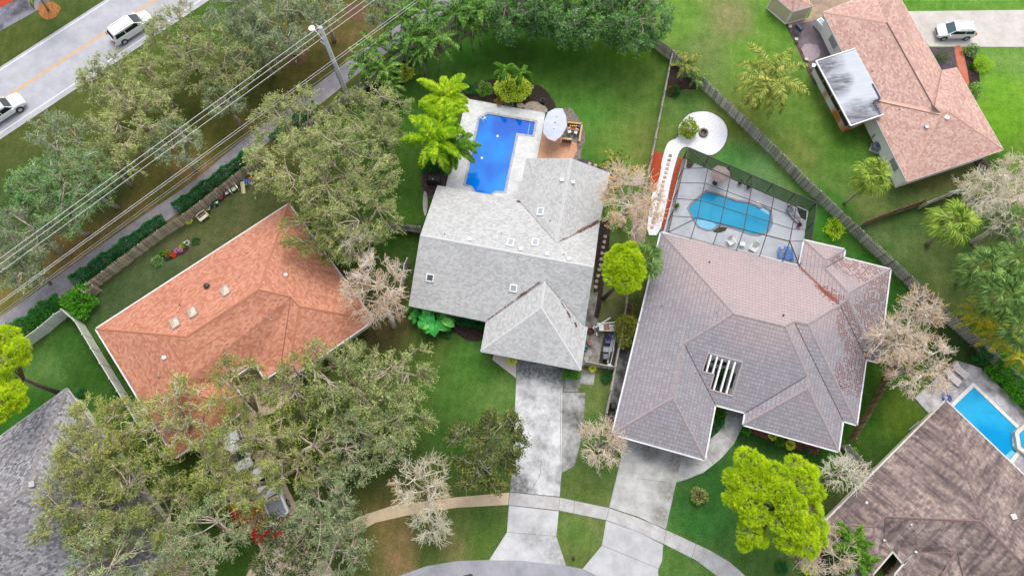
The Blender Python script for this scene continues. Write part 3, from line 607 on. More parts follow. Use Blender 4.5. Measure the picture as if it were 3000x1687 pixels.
        if caps:
            for ch in caps:
                cb = MB()
                for a, b_ in zip(ch[:-1], ch[1:]):
                    a, b_ = s.V[a], s.V[b_]; L = (b_ - a).length; d = (b_ - a) / L; t = 0; q = 0
                    while t < L:
                        e = min(L, t + 0.33); o_ = Vector((0, 0, 0.012 + 0.016 * (q % 2)))
                        sd = d.cross(Vector((0, 0, 1))).normalized(); w = capw / 2; p0, p1 = a + d * t + o_, a + d * e + o_
                        dz = Vector((0, 0, -0.075)); cb.add([p0 - sd * w + dz, p0 + Vector((0, 0, .035)), p0 + sd * w + dz, p1 - sd * w + dz, p1 + Vector((0, 0, .05)), p1 + sd * w + dz], [(0, 1, 4, 3), (1, 2, 5, 4), (0, 2, 1), (3, 4, 5)])
                        t = e; q += 1
                cb.build('ridge_cap', capm, s.root)
    def fn(s, fi):
        f = s.faces[fi]; n = Vector()
        P_ = [s.V[k] for k in f]
        for i in range(len(P_)):
            a, b = P_[i], P_[(i + 1) % len(P_)]
            n.x += (a.y - b.y) * (a.z + b.z); n.y += (a.z - b.z) * (a.x + b.x); n.z += (a.x - b.x) * (a.y + b.y)
        n.normalize(); return n if n.z > 0 else -n
    def hit(s, px, py, fi, up=0.0):
        n = s.fn(fi); c = sum((s.V[k] for k in s.faces[fi]), Vector()) / len(s.faces[fi]) + Vector((0, 0, up))
        r = ray(px, py); o = Vector((0, 0, H)); t = (c - o).dot(n) / r.dot(n)
        # true local height: nearest triangle of the face
        f = [s.V[k] + Vector((0, 0, up)) for k in s.faces[fi]]
        for t3 in tessellate_polygon([f]):
            a, b, c3 = (f[i] for i in t3); m = (b - a).cross(c3 - a)
            if abs(m.dot(r)) < 1e-9: continue
            t2 = (a - o).dot(m) / r.dot(m); q = o + r * t2
            ins = [(y - x).cross(q - x).dot(m) >= -1e-4 for x, y in ((a, b), (b, c3), (c3, a))]
            if all(ins): return q
        return o + r * t
    def frame(s, fi):
        n = s.fn(fi); h = Vector((0, 0, 1)).cross(n).normalized(); return Matrix((h, n.cross(h), n)).transposed()
    def skylight(s, px, py, fi, w, l, dome=False, glass=None, frm=None, ang=0):
        p = s.hit(px, py, fi); R = s.frame(fi) @ Matrix.Rotation(ang, 3, 'Z'); fb = MB()
        for x, y, a, b in ((0, l / 2, w, .1), (0, -l / 2, w, .1), (w / 2, 0, .1, l + .1), (-w / 2, 0, .1, l + .1)):
            c = p + R @ Vector((x, y, .07)); fb.box(c, (a, b, .18), mat=R)
        f = fb.build('skylight', frm or WHITE, s.root); g_ = MB()
        if dome:
            v = [p + R @ Vector(q) for q in ((-w / 2, -l / 2, .12), (w / 2, -l / 2, .12), (w / 2, l / 2, .12), (-w / 2, l / 2, .12), (0, -l * .12, .34), (0, l * .12, .34))]
            g_.add(v, [(0, 1, 4), (1, 2, 5, 4), (2, 3, 5), (3, 0, 4, 5)])
        else: g_.box(p + R @ Vector((0, 0, .08)), (w, l, .06), mat=R)
        g_.build('glass', glass or SKYG, f)
    def vent(s, px, py, fi, r=0.16, h=0.25, m=None, box=False):
        p = s.hit(px, py, fi); mb = MB()
        if box: mb.box(p + Vector((0, 0, h / 2)), (r * 2, r * 2, h), 0.2); mb.box(p + Vector((0, 0, h + .02)), (r * 2.4, r * 2.4, .05), 0.2)
        else: mb.lathe((p.x, p.y, p.z - .05), [(r, 0), (r, h), (r * .85, h + .04), (r * .4, h + .1), (0, h + .12)], 12)
        mb.build('roof_vent', m or WHITE, s.root, smooth=not box)
SKYG = glassmat('skylight_glass', S(150, 158, 164), 0.25); AMB = glassmat('skylight_amber', S(196, 178, 150), 0.2)
FW = M('fascia_white', S(236, 236, 240), None, 2, 0.5)
# --- terracotta house
R_TER = shingle('terracotta_shingles', S(184, 118, 94), S(218, 160, 132), 0.2, 0.32, dirt=.2)
CAP_TER = M('terracotta_cap', S(206, 142, 112), S(188, 120, 92), 7, 0.85)
hv = dict(W=(281, 963), N=(845, 598), E=(1094, 937), S2=(844, 1110), S3=(822, 1079), a=(776, 1109), b=(748, 1061), G1=(672, 1110), G2=(728, 1192), G3=(512, 1340),
          H1=(546, 986, [('W', 'N'), ('W', 'G3')]), H2=(758, 848, [('W', 'N')]), H3=(852, 869, [('N', 'E')]), H4=(877, 897, [('N', 'E')]), H6=(529, 1128, [('W', 'G3')]), H8=(537, 1147, [('W', 'G3')]))
ht = House('terracotta_house', 'house with orange terracotta shingle roof and white gutters left of the pale grey roof', 2.8, hv,
    [('W', 'N', 'H2', 'H1'), ('N', 'E', 'H4', 'H3', 'H2'), ('H1', 'H2', 'H3', 'S3', 'a', 'b', 'G1', 'H6'), ('H3', 'H4', 'S2', 'S3'), ('H4', 'E', 'S2'), ('H6', 'G1', 'G2', 'H8'), ('H8', 'G2', 'G3'), ('W', 'H1', 'H6', 'H8', 'G3')],
    ('W', 'N', 'E', 'S2', 'S3', 'a', 'b', 'G1', 'G2', 'G3'), R_TER, CREAM, FW, caps=(('W', 'H1', 'H2', 'N'), ('H2', 'H3', 'H4', 'E'), ('H4', 'S2'), ('H1', 'H6', 'H8', 'G3'), ('H8', 'G2')), capm=CAP_TER, pitch=.38, capw=.3)
for x, y in ((514, 947), (565, 916), (661, 853)): ht.skylight(x, y, 0, .75, 1.15, True, AMB, GREYM, ang=0.0)
ht.vent(607, 839, 0, .3, .3, DARK); ht.vent(482, 1048, 7, .22, .2); ht.vent(466, 1103, 7, .1, .15, GREYM); ht.vent(527, 893, 0, .07, .1, DARK); ht.vent(701, 811, 0, .07, .12, GREYM); ht.vent(724, 740, 0, .07, .12, GREYM)
ht.vent(838, 806, 1, .2, .2); ht.vent(994, 851, 1, .09, .15, GREYM); ht.vent(793, 936, 2, .07, .1)
# --- pale grey house
R_GRY = shingle('pale_grey_shingles', S(178, 178, 177), S(206, 206, 204), 0.2, 0.3, dirt=0.15, dirt_c=S(140, 140, 142))
CAP_GRY = M('grey_cap', S(220, 220, 220), S(204, 204, 204), 7, 0.85)
gv = dict(A=(1282.5, 544), B=(1519, 586.5), C=(1541.7, 465), D=(1673.8, 465, 4.75), E=(1786.8, 508), F=(1756, 652), F2=(1739, 783, 5.9), G=(1712, 955), G1=(1721, 959.5), H=(1701, 1084.5), I=(1408.7, 1029), J=(1424.8, 941), K=(1198.5, 895),
          L=(1232, 690, 5.9), r1=(1629.6, 712, 4.75), g0=(1596, 823, 4.95), g1=(1585.4, 902.5, 4.95))
hg = House('grey_house', 'house with pale grey shingle roof and five square skylights beside the blue pool', 2.9, gv,
    [('A', 'B', 'r1', 'F', 'F2', 'L'), ('B', 'C', 'D', 'r1'), ('D', 'E', 'F', 'r1'), ('L', 'F2', 'G', 'g0', 'J', 'K'), ('J', 'g0', 'g1', 'I'), ('I', 'g1', 'H'), ('g1', 'g0', 'G', 'G1', 'H')],
    ('A', 'B', 'C', 'D', 'E', 'F', 'F2', 'G', 'G1', 'H', 'I', 'J', 'K', 'L'), R_GRY, M('pale_stucco', S(222, 222, 222), None, 2, .8), M('fascia_pale', S(214, 214, 218), None, 2, .5),
    caps=(('L', 'F2'), ('D', 'r1'), ('g0', 'g1', 'I'), ('g1', 'H')), capm=CAP_GRY, gables=(('C', 'D', 'E'), ('K', 'L', 'A'), ('F', 'F2', 'G')), gutter=False)
def gz(x, y): return 1190 + x / 2.195, 440 + y / 2.195
for x, y, f, w, l, gm in ((865, 397, 1, .75, .62, None), (670, 598, 0, .6, .95, None), (829, 596, 0, .6, .95, None), (154, 820, 3, .7, .7, M('shade_grey', S(96, 100, 106), None, 3, .4)), (690, 887, 3, .65, .65, None)):
    hg.skylight(*gz(x, y), f, w, l, glass=gm, frm=WHITE, ang=0)
for x, y, f in ((1000, 195, 1), (1073, 210, 2), (407, 574, 0), (736, 637, 0), (906, 670, 0), (1047, 700, 0)): hg.vent(*gz(x, y), f, .15, .18, box=True)
for x, y, f in ((248, 541, 0), (612, 536, 0), (1014, 672, 0), (925, 455, 1)): hg.vent(*gz(x, y), f, .05, .12, DARK)
# --- purple grey tiled house
st = [(2500, 955, 2.6, 4), (2522, 990, 2.6, 4), (2538, 1030, 2.4, 3.6), (2478, 915, 1.3, 4.6), (2452, 880, 1.0, 4.4), (2425, 855, 1.0, 4.2), (2560, 930, 3.2, 3.5), (2575, 880, 2.2, 3.4), (2590, 830, 1.6, 3.2), (2550, 1000, 3.6, 3.4), (2490, 780, 1.6, 3.4), (2530, 800, 1.9, 3.3), (2560, 800, 1.2, 3.1), (2455, 765, 1.2, 3.4), (2500, 1100, 2.4, 3.8), (2510, 1130, 1.3, 3.5)]
st2 = [(1860, 1120, 1.6, 3.4), (1850, 1170, 1.5, 3.4), (1832, 1210, 1.3, 3.2), (1825, 1240, 1.1, 3)]
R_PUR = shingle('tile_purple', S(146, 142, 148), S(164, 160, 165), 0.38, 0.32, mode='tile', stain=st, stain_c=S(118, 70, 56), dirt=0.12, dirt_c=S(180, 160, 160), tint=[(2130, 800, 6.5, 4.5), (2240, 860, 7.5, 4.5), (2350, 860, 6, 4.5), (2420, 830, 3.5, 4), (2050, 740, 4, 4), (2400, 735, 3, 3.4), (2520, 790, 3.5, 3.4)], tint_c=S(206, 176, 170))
CAP_PUR = M('purple_cap', S(176, 162, 162), S(152, 142, 146), 5, 0.85)
def pz(x, y): return 1780 + x / 2.1, 660 + y / 2.1
pv = dict(a=(1937, 681), b=(2342, 779), c=(2357, 704), d=(2475, 731), e=(2471, 755), f=(2608.5, 789), g=(2574, 1060), h=(2537, 1051), i=(2509.5, 1243), j=(2469.5, 1231), k=(2456, 1321), l=(2179, 1243), m=(2185, 1208), n=(2095, 1184), o=(2064, 1345), p=(1795, 1270),
     R1=(2149, 919.5, [('a', 'b')]), R2=(2004, 1007, [('p', 'a')]), R3=(1970.5, 1166, [('p', 'a')]), R4=(2299, 956, [('a', 'b')]), R5=(2326.7, 942, [('a', 'b')]), R6=(2366.7, 949.5, [('a', 'b')]),
     R7=(2461, 893, [('a', 'b')]), R8=(2484, 877, [('f', 'g')]), R9=(2486, 858, [('f', 'g')]), R10=(2417, 785, [('c', 'b')]), R11=(2419, 762, [('c', 'b')]), R12=(2365, 1100.5, [('m', 'l')]), R13=(2366, 1138.5, [('m', 'l')]))
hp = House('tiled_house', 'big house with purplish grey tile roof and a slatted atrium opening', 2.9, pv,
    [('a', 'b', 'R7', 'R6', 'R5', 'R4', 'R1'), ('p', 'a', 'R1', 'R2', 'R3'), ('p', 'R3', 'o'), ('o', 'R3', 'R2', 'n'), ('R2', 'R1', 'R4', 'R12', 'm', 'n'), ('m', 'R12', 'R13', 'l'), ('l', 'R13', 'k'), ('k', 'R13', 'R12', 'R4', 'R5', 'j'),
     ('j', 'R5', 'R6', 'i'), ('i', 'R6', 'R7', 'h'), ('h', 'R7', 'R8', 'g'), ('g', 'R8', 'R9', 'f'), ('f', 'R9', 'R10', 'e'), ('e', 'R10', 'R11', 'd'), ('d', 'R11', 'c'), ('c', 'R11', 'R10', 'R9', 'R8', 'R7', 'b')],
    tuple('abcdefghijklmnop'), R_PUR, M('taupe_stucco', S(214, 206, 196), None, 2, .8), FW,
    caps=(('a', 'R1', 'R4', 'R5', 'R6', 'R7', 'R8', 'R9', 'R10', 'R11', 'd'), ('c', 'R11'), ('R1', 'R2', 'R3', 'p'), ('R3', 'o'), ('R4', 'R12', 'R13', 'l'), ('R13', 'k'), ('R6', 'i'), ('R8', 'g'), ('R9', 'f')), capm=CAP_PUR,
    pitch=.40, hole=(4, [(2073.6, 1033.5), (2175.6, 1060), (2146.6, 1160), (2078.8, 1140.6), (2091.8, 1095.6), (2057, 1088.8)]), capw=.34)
sl_ = MB()
for x0, y0, x1, y1 in ((427, 165, 293, 650), (605, 215, 468, 695), (745, 290, 500, 1160), (945, 320, 688, 1215), (1110, 370, 857, 1262)):
    a = hp.hit(2040 + x0 / 9.66, 1020 + y0 / 9.66, 4); b_ = hp.hit(2040 + x1 / 9.66, 1020 + y1 / 9.66, 4)
    mb = MB(); mb.bar(a - Vector((0, 0, .12)), b_ - Vector((0, 0, .12)), .15, .3); mb.build('beam', WHITE, hp.root)
at_ = [P(x, y, 1.2) for x, y in ((2100, 1045), (2140, 1056))]
mb = MB(); q = hp.hole
mb.bar(q[0].lerp(q[1], .3) * 1 + Vector((.05, -.06, -2.2)), q[0].lerp(q[1], .72) + Vector((.05, -.06, -2.2)), .05, 1.3); mb.build('atrium_window', DARK, hp.root)
mb = MB(); mb.bar(q[1].lerp(q[2], .2) + Vector((-.06, 0, -2.0)), q[1].lerp(q[2], .62) + Vector((-.06, 0, -2.0)), .05, 1.5); mb.build('atrium_window', DARK, hp.root)
slab('atrium_bed', [(2062, 1050), (2150, 1070), (2142, 1160), (2085, 1150), (2060, 1110)], 0.03, concrete('atrium_gravel', S(120, 112, 110), S(70, 68, 62), .8, 1.2))
for x, y, f in ((626, 227, 0), (1080, 554, 0)): hp.vent(*pz(x, y), f, .09, .16, DARK)
for x, y, f in ((670, 535, 1), (335, 495, 1), (540, 908, 3), (1410, 265, 12), (1442, 985, 8)): hp.vent(*pz(x, y), f, .08, .14, GREYM)
# --- pink shingle house, north east
R_PNK = shingle('pink_shingles', S(186, 144, 132), S(222, 190, 176), 0.2, 0.3, dirt=.2, dirt_c=S(160, 120, 112))
CAP_PNK = M('pink_cap', S(222, 184, 166), S(204, 162, 146), 7, 0.85)
nv = dict(n1=(2411, 37), s=(2657.6, 533), e=(2940, 439), k=(2802.5, 199), x=(2759, 207), t=(2641, 0), t2=(2610, -62), n0=(2560, -25), A=(2597.5, 68, [('n1', 's')]), A3=(2618, -5, 4.6), P1=(2757, 333, [('n1', 's')]), P2=(2777.6, 327, [('k', 'e')]), B=(2728, 303, [('n1', 's')]), V=(2737, 312, 5.3))
hn = House('pink_house', 'house with pink brown shingle roof and a stained flat patio roof beside a white drive', 2.8, nv,
    [('n1', 's', 'P1', 'B', 'A'), ('s', 'e', 'P2', 'P1'), ('e', 'k', 'P2'), ('k', 'x', 'V', 'P1', 'P2'), ('x', 't', 't2', 'A3', 'A', 'B', 'V'), ('n0', 'n1', 'A', 'A3'), ('t2', 'n0', 'A3')],
    ('n1', 's', 'e', 'k', 'x', 't', 't2', 'n0'), R_PNK, M('siding_cream', (.84, .83, .76, 1), (.78, .77, .7, 1), 2, .7), FW, caps=(('A', 'B', 'P1', 'P2', 'e'), ('P1', 's'), ('P2', 'k'), ('A', 'n1')), capm=CAP_PNK, pitch=.36, inner=.5, gutter=False)
c2 = MB(); a, b_ = hn.hit(2570.6, 292, 0, .04), hn.V['P1']; c2.bar(a, b_, .42, .06); c2.build('ridge_cap', CAP_PNK, hn.root)
c2 = MB(); c2.bar(hn.V['A'] + Vector((0, 0, .05)), hn.V['B'] + Vector((0, 0, .05)), .1, .1); c2.build('ridge_vent', M('ridge_vent_brown', S(124, 96, 92), None, 5, .8), hn.root)
hn.vent(2774, 345, 1, .3, .12); hn.vent(2713, 374, 0, .16, .15, GREYM, box=True); hn.vent(2700, 286, 0, .08, .14); hn.vent(2634, 322, 0, .08, .14, GREYM); hn.vent(2555, 209, 0, .08, .14, GREYM); hn.vent(2488, 129, 0, .06, .12, GREYM)
# wall openings on the side that the photo shows
wa, wb_ = hn.walls[0], hn.walls[1]; dd = (wb_ - wa).normalized(); on = Vector((-dd.y, dd.x, 0)); on = on if on.y < 0 else -on
def wall_item(root, a, d, nrm, t, z, w, h, name, m, th=.06, sub=None):
    c = a + d * t + nrm * (th / 2 + .01); R = Matrix((d, nrm, Vector((0, 0, 1)))).transposed(); mb = MB(); mb.box((c.x, c.y, z), (w, th, h), mat=R); o = mb.build(name, m, root)
    if sub: mb = MB(); mb.box((c.x + nrm.x * .03, c.y + nrm.y * .03, z), (w * .84, th, h * .84), mat=R); mb.build(sub[0], sub[1], o)
    return o
WL = (wb_ - wa).length
for t, z, w, h in ((3.0, 1.5, 1.8, 1.2), (5.6, 1.3, .9, 2.0), (WL - 2.2, 1.6, 1.6, 1.3)): wall_item(hn.root, wa, dd, on, t, z, w, h, 'window', WHITE, .06, ('glass', SKYG))
# patio room
def flatroom():
    z = 2.75; pr = [P(x, y, z) for x, y in ((2390, 180), (2506, 143), (2583, 287), (2568, 296), (2588, 336), (2492, 369))]
    m, nt, b = nodes('patio_roof_stained'); g_ = pos(nt)
    mp = N(nt, 'ShaderNodeMapping'); mp.inputs['Rotation'].default_value = (0, 0, -0.35); mp.inputs['Scale'].default_value = (.5, 3.0, 1); nt.links.new(g_, mp.inputs[0])
    n1 = noise(nt, 1.2, 7, mp.outputs[0], .7); f = spots(nt, [(2410, 190, 2.6, z), (2440, 250, 2.2, z), (2428, 262, 1.6, z), (2520, 345, 2.6, z), (2500, 355, 2.2, z), (2560, 325, 1.5, z), (2470, 240, 1.2, z)])
    r = mix(nt, ramp(nt, n1, [(.35, 0.), (.75, .55)]), S(198, 204, 212), S(164, 170, 180)); r = mix(nt, math_(nt, 'MULTIPLY', math_(nt, 'MULTIPLY', f, ramp(nt, n1, [(.3, .4), (.6, 1.)])), 1.0, clamp=True), r, S(72, 70, 86))
    nt.links.new(r, b.inputs['Base Color']); b.inputs['Roughness'].default_value = .6
    pz_ = [P(x, y, q) for x, y, q in ((2390, 180, 2.8), (2506, 143, 3.6), (2583, 287, 3.55), (2568, 296, 3.5), (2588, 336, 3.5), (2492, 369, 2.8))]
    mb = MB(); dn = Vector((0, 0, -.1)); tt = [tuple(t) for t in tessellate_polygon([pz_])]; mb.add(pz_ + [v + dn for v in pz_], [t if (pz_[t[1]] - pz_[t[0]]).cross(pz_[t[2]] - pz_[t[0]]).z > 0 else t[::-1] for t in tt] + [(k, k + 6, (k + 1) % 6 + 6, (k + 1) % 6) for k in range(6)]); mb.build('patio_roof', m, hn.root)
    tr = MB()
    for i in (0, 4, 5): tr.bar(pz_[i], pz_[(i + 1) % 6], .12, .16)
    tr.build('roof_edge', WHITE, hn.root)
    tk = MB(); tk.bar(P(2556, 246, 3.62), P(2579, 288, 3.62), .14, .06); tk.bar(P(2579, 288, 3.62), P(2560, 297, 3.62), .14, .06); tk.bar(P(2560, 297, 3.62), P(2580, 336, 3.62), .1, .06); tk.build('roof_patch', M('tar', S(62, 76, 92), None, 4, .7), hn.root)
    # knee wall, screens, posts
    b0, b1, b2 = P(2376, 215), P(2467, 389), P(2545, 358)
    kw = MB(); sm = MB()
    for a, c in ((b0, b1), (b1, b2)):
        kw.add([a, c, c + Vector((0, 0, 1.0)), a + Vector((0, 0, 1.0))], [(0, 1, 2, 3)]); sm.add([a + Vector((0, 0, 1.02)), c + Vector((0, 0, 1.02)), c + Vector((0, 0, 2.66)), a + Vector((0, 0, 2.66))], [(0, 1, 2, 3)])
    m2, nt, b = nodes('rusty_white_panel'); r = mix(nt, spots(nt, [(2450, 340, 1.3, .5), (2480, 388, 1.6, .4), (2540, 360, 1.4, .4), (2410, 280, .7, .5)]), S(242, 240, 234), S(214, 128, 54)); nt.links.new(r, b.inputs['Base Color'])
    kw.build('knee_wall', m2, hn.root); sm.build('screen', DARK, hn.root)
    pb = MB()
    for t in (0, .25, .5, .75, 1): q = b0.lerp(b1, t); pb.bar(q + Vector((0, 0, .95)), q + Vector((0, 0, 2.68)), .08, .08)
    pb.bar(b0 + Vector((0, 0, 1.02)), b1 + Vector((0, 0, 1.02)), .12, .06); pb.bar(b1 + Vector((0, 0, 1.02)), b2 + Vector((0, 0, 1.02)), .12, .06)
    pb.build('post', M('beige_post', S(206, 180, 156), None, 3, .7), hn.root)
flatroom()
# --- dark brown house, bottom right
R_BRN = shingle('brown_shingles', S(140, 122, 116), S(192, 172, 160), 0.24, 0.34, streak=True, dirt=.5, dirt_c=S(74, 64, 70))
CAP_BRN = M('brown_cap', S(154, 128, 122), S(124, 104, 102), 6, .85)
bv = dict(a=(2772, 1174), w=(2412.7, 1533.6), f=(3340, 1716), q=(2562.6, 1543, [('a', 'w')]), t=(2593, 1512.5, [('a', 'w')]), r1=(2874, 1526, [('a', 'w')]), u=(2977.7, 1629.7, [('a', 'f')]), u2=(3130, 1760, [('a', 'f')]),
     w2=(2560, 1760), q2=(2552, 1720, 4.3), d=(2589, 1577), d2=(2612.5, 1615), d3=(2540, 1700), d4=(2645, 1647), l0=(2681.7, 1616), l1=(2624, 1683.5), l2=(2620, 1850), lr=(2803, 1618, 4.1), lr2=(2720, 1760, 4.1), f2=(3000, 1900), f3=(2860, 1850))
hb = House('brown_house', 'house with dark brown streaked shingle roof beside the lower right pool', 2.8, bv,
    [('a', 'w', 'q', 't', 'r1'), ('f', 'a', 'r1', 'u', 'u2'), ('t', 'd', 'd4', 'l0', 'lr', 'f3', 'f2', 'u2', 'u', 'r1'), ('w', 'w2', 'q2', 'q'), ('q', 'q2', 'd3', 'd2', 'd', 't'), ('l0', 'l1', 'l2', 'lr2', 'lr'), ('lr', 'lr2', 'l2', 'f3')],
    ('a', 'w', 'w2', 'd3', 'd2', 'd', 'd4', 'l0', 'l1', 'l2', 'f3', 'f2', 'f'), R_BRN, CREAM, M('fascia_cream', S(222, 216, 204), None, 2, .6), caps=(('a', 'r1', 't', 'q', 'w'), ('r1', 'u', 'u2'), ('q', 'q2'), ('l0', 'lr', 'lr2')), capm=CAP_BRN, pitch=.36, inner=.45, gutter=True)
hb.vent(2538, 1472, 0, .14, .15); hb.vent(2965, 1512, 1, .18, .25, box=True); hb.vent(2668, 1536, 2, .08, .2); hb.vent(2590, 1582, 2, .12, .1); hb.vent(2683, 1616, 5, .12, .1)
# --- slate grey house, bottom left
R_SLT = shingle('slate_shingles', S(104, 102, 106), S(178, 177, 178), 0.2, 0.3, dirt=.25, dirt_c=S(128, 112, 118))
CAP_SLT = M('slate_cap', S(160, 154, 152), S(128, 124, 126), 6, .85)
sv = dict(N=(194.6, 1136), E=(512, 1562), L0=(-240, 1451), SE=(330, 1800), SW=(-240, 1850), pk=(74.5, 1435, [('N', 'L0')]), L1=(-240, 1648, [('N', 'L0')]), K2=(400, 1472, 4.0))
hs = House('slate_house', 'house with speckled slate grey shingle roof at the bottom left corner', 2.8, sv,
    [('N', 'pk', 'L1', 'L0'), ('N', 'E', 'K2', 'pk'), ('pk', 'K2', 'E', 'SE', 'SW', 'L1')], ('N', 'E', 'SE', 'SW', 'L0'), R_SLT, CREAM, FW, caps=(('N', 'pk', 'L1'), ('pk', 'K2')), capm=CAP_SLT, pitch=.38, gutter=False, capw=.4)
hs.vent(98, 1418, 1, .2, .25, M('pale_vent', S(200, 196, 196), None, 3, .6), box=True); hs.vent(47, 1358, 0, .05, .12, DARK)
# --- small corner roof at the right edge
cv = dict(a=(2953, 588), b=(3010, 560), c=(3120, 600), d=(2992, 690), r=(3010, 612, 3.9), r2=(3070, 620, 3.9))
hc = House('neighbour_house', 'pink roofed house corner at the right picture edge behind bare trees', 2.7, cv, [('a', 'b', 'r'), ('b', 'c', 'r2', 'r'), ('c', 'd', 'r2'), ('d', 'a', 'r', 'r2')], ('a', 'b', 'c', 'd'), R_PNK, CREAM, FW, caps=(('a', 'r', 'r2'), ('r', 'b')), capm=CAP_PNK, gutter=False)
# --- storage shed
hh = House('storage_shed', 'beige sided storage shed with white trim at the top of the picture', 2.3, dict(a=(2264, -14), b=(2322, 35), c=(2381, 18), d=(2330, -60), r=(2330, -10, 3.1), r2=(2315, -30, 3.1)),
    [('a', 'b', 'r', 'r2'), ('b', 'c', 'r'), ('c', 'd', 'r2', 'r'), ('d', 'a', 'r2')], ('a', 'b', 'c', 'd'), R_PNK, bricked('beige_siding', S(236, 222, 190), S(230, 214, 182), S(200, 186, 156), .2, 50, 0.4, .01), FW, inner=.06, cat='shed', gutter=False)
tb = MB()
for w in hh.walls: tb.box((w.x, w.y, 1.05), (.14, .14, 2.1), .5)
for i in range(4): tb.bar(hh.walls[i] + Vector((0, 0, .06)), hh.walls[(i + 1) % 4] + Vector((0, 0, .06)), .16, .12)
tb.build('trim', WHITE, hh.root)
# fallen leaves lodged in the valleys
def litter(name, segs, label, m, n, w=.18, house=None):
    r = np.random.default_rng(3); V = []; F = []; k = 0
    for (a, b_, fi, ww) in segs:
        A, B_ = house.hit(*a, fi, .03), house.hit(*b_, fi, .03)
        for _ in range(n):
            t = r.random(); p = A.lerp(B_, t) + Vector((r.normal(0, ww), r.normal(0, ww), r.random() * .03)); s_ = .03 + r.random() * .05; an = r.random() * 6.3
            for q in range(4): V.append((p.x + s_ * math.cos(an + q * 1.57), p.y + s_ * .6 * math.sin(an + q * 1.57), p.z))
            F.append((k, k + 1, k + 2, k + 3)); k += 4
    tag(mesh_np(name, V, F, m), label, 'leaf litter', None, 'stuff')
LITM = leafmat('dry_leaf', [(0, S(70, 40, 36)), (.6, S(120, 74, 62)), (1, S(150, 96, 70))])
def z2(x, y): return gz(x, y)
litter('fallen_leaves', [(gz(972, 597), gz(1235, 455), 2, .09), (gz(1100, 530), gz(1235, 455), 2, .12)], 'dark dry leaves in the right valley of the pale grey roof', LITM, 260, house=hg)
litter('fallen_leaves', [(gz(830, 455), gz(895, 530), 1, .05)], 'short line of dark leaves below the top skylight of the grey roof', LITM, 60, house=hg)
litter('fallen_leaves', [(gz(725, 943), gz(862, 845), 3, .04), (gz(735, 935), gz(775, 910), 3, .07), (gz(520, 1092), gz(725, 943), 3, .015)], 'dark leaves in the valley beside the lowest skylight', LITM, 90, house=hg)
litter('fallen_leaves', [(gz(960, 915), gz(1050, 1060), 6, .02), (gz(1040, 1045), gz(1055, 1075), 6, .05), (gz(1085, 1110), gz(1097, 1135), 6, .05)], 'thin line of leaves in the lower right valley of the grey roof', LITM, 50, house=hg)
litter('fallen_leaves', [((1517, 590), (1522, 592), 0, .08)], 'clump of red leaves at the inner roof corner by the blue pool', LITM, 60, house=hg)
litter('fallen_leaves', [(pz(1180, 260), pz(1420, 485), 0, .05), (pz(1280, 370), pz(1410, 470), 0, .18), (pz(1320, 400), pz(1400, 465), 0, .16)], 'brown leaves in the upper valley of the purplish tile roof', leafmat('rust_leaf', [(0, S(132, 74, 58)), (1, S(176, 104, 78))]), 260, house=hp)

VAL = M('valley_dark', S(104, 92, 94), S(84, 70, 70), 3, .9)
def valleys(h, lst, w=.07, m=VAL):
    for a, b_ in lst:
        mb = MB(); mb.bar(h.V[a] + Vector((0, 0, .012)), h.V[b_] + Vector((0, 0, .012)), w, .05); mb.build('valley', m, h.root)
valleys(hp, [('n', 'R2'), ('m', 'R12'), ('j', 'R5'), ('h', 'R7'), ('e', 'R10'), ('b', 'R7')])
valleys(ht, [('H3', 'S3'), ('H6', 'G1')], .06, M('valley_red', S(150, 92, 72), None, 3, .9))
valleys(hg, [('B', 'r1'), ('F', 'r1'), ('J', 'g0'), ('G', 'g0')], .04, M('valley_grey', S(150, 148, 148), None, 3, .9))
valleys(hb, [('t', 'd'), ('lr', 'f3')], .09); valleys(hn, [('x', 'V')], .05, M('valley_pink', S(160, 124, 114), None, 3, .9))
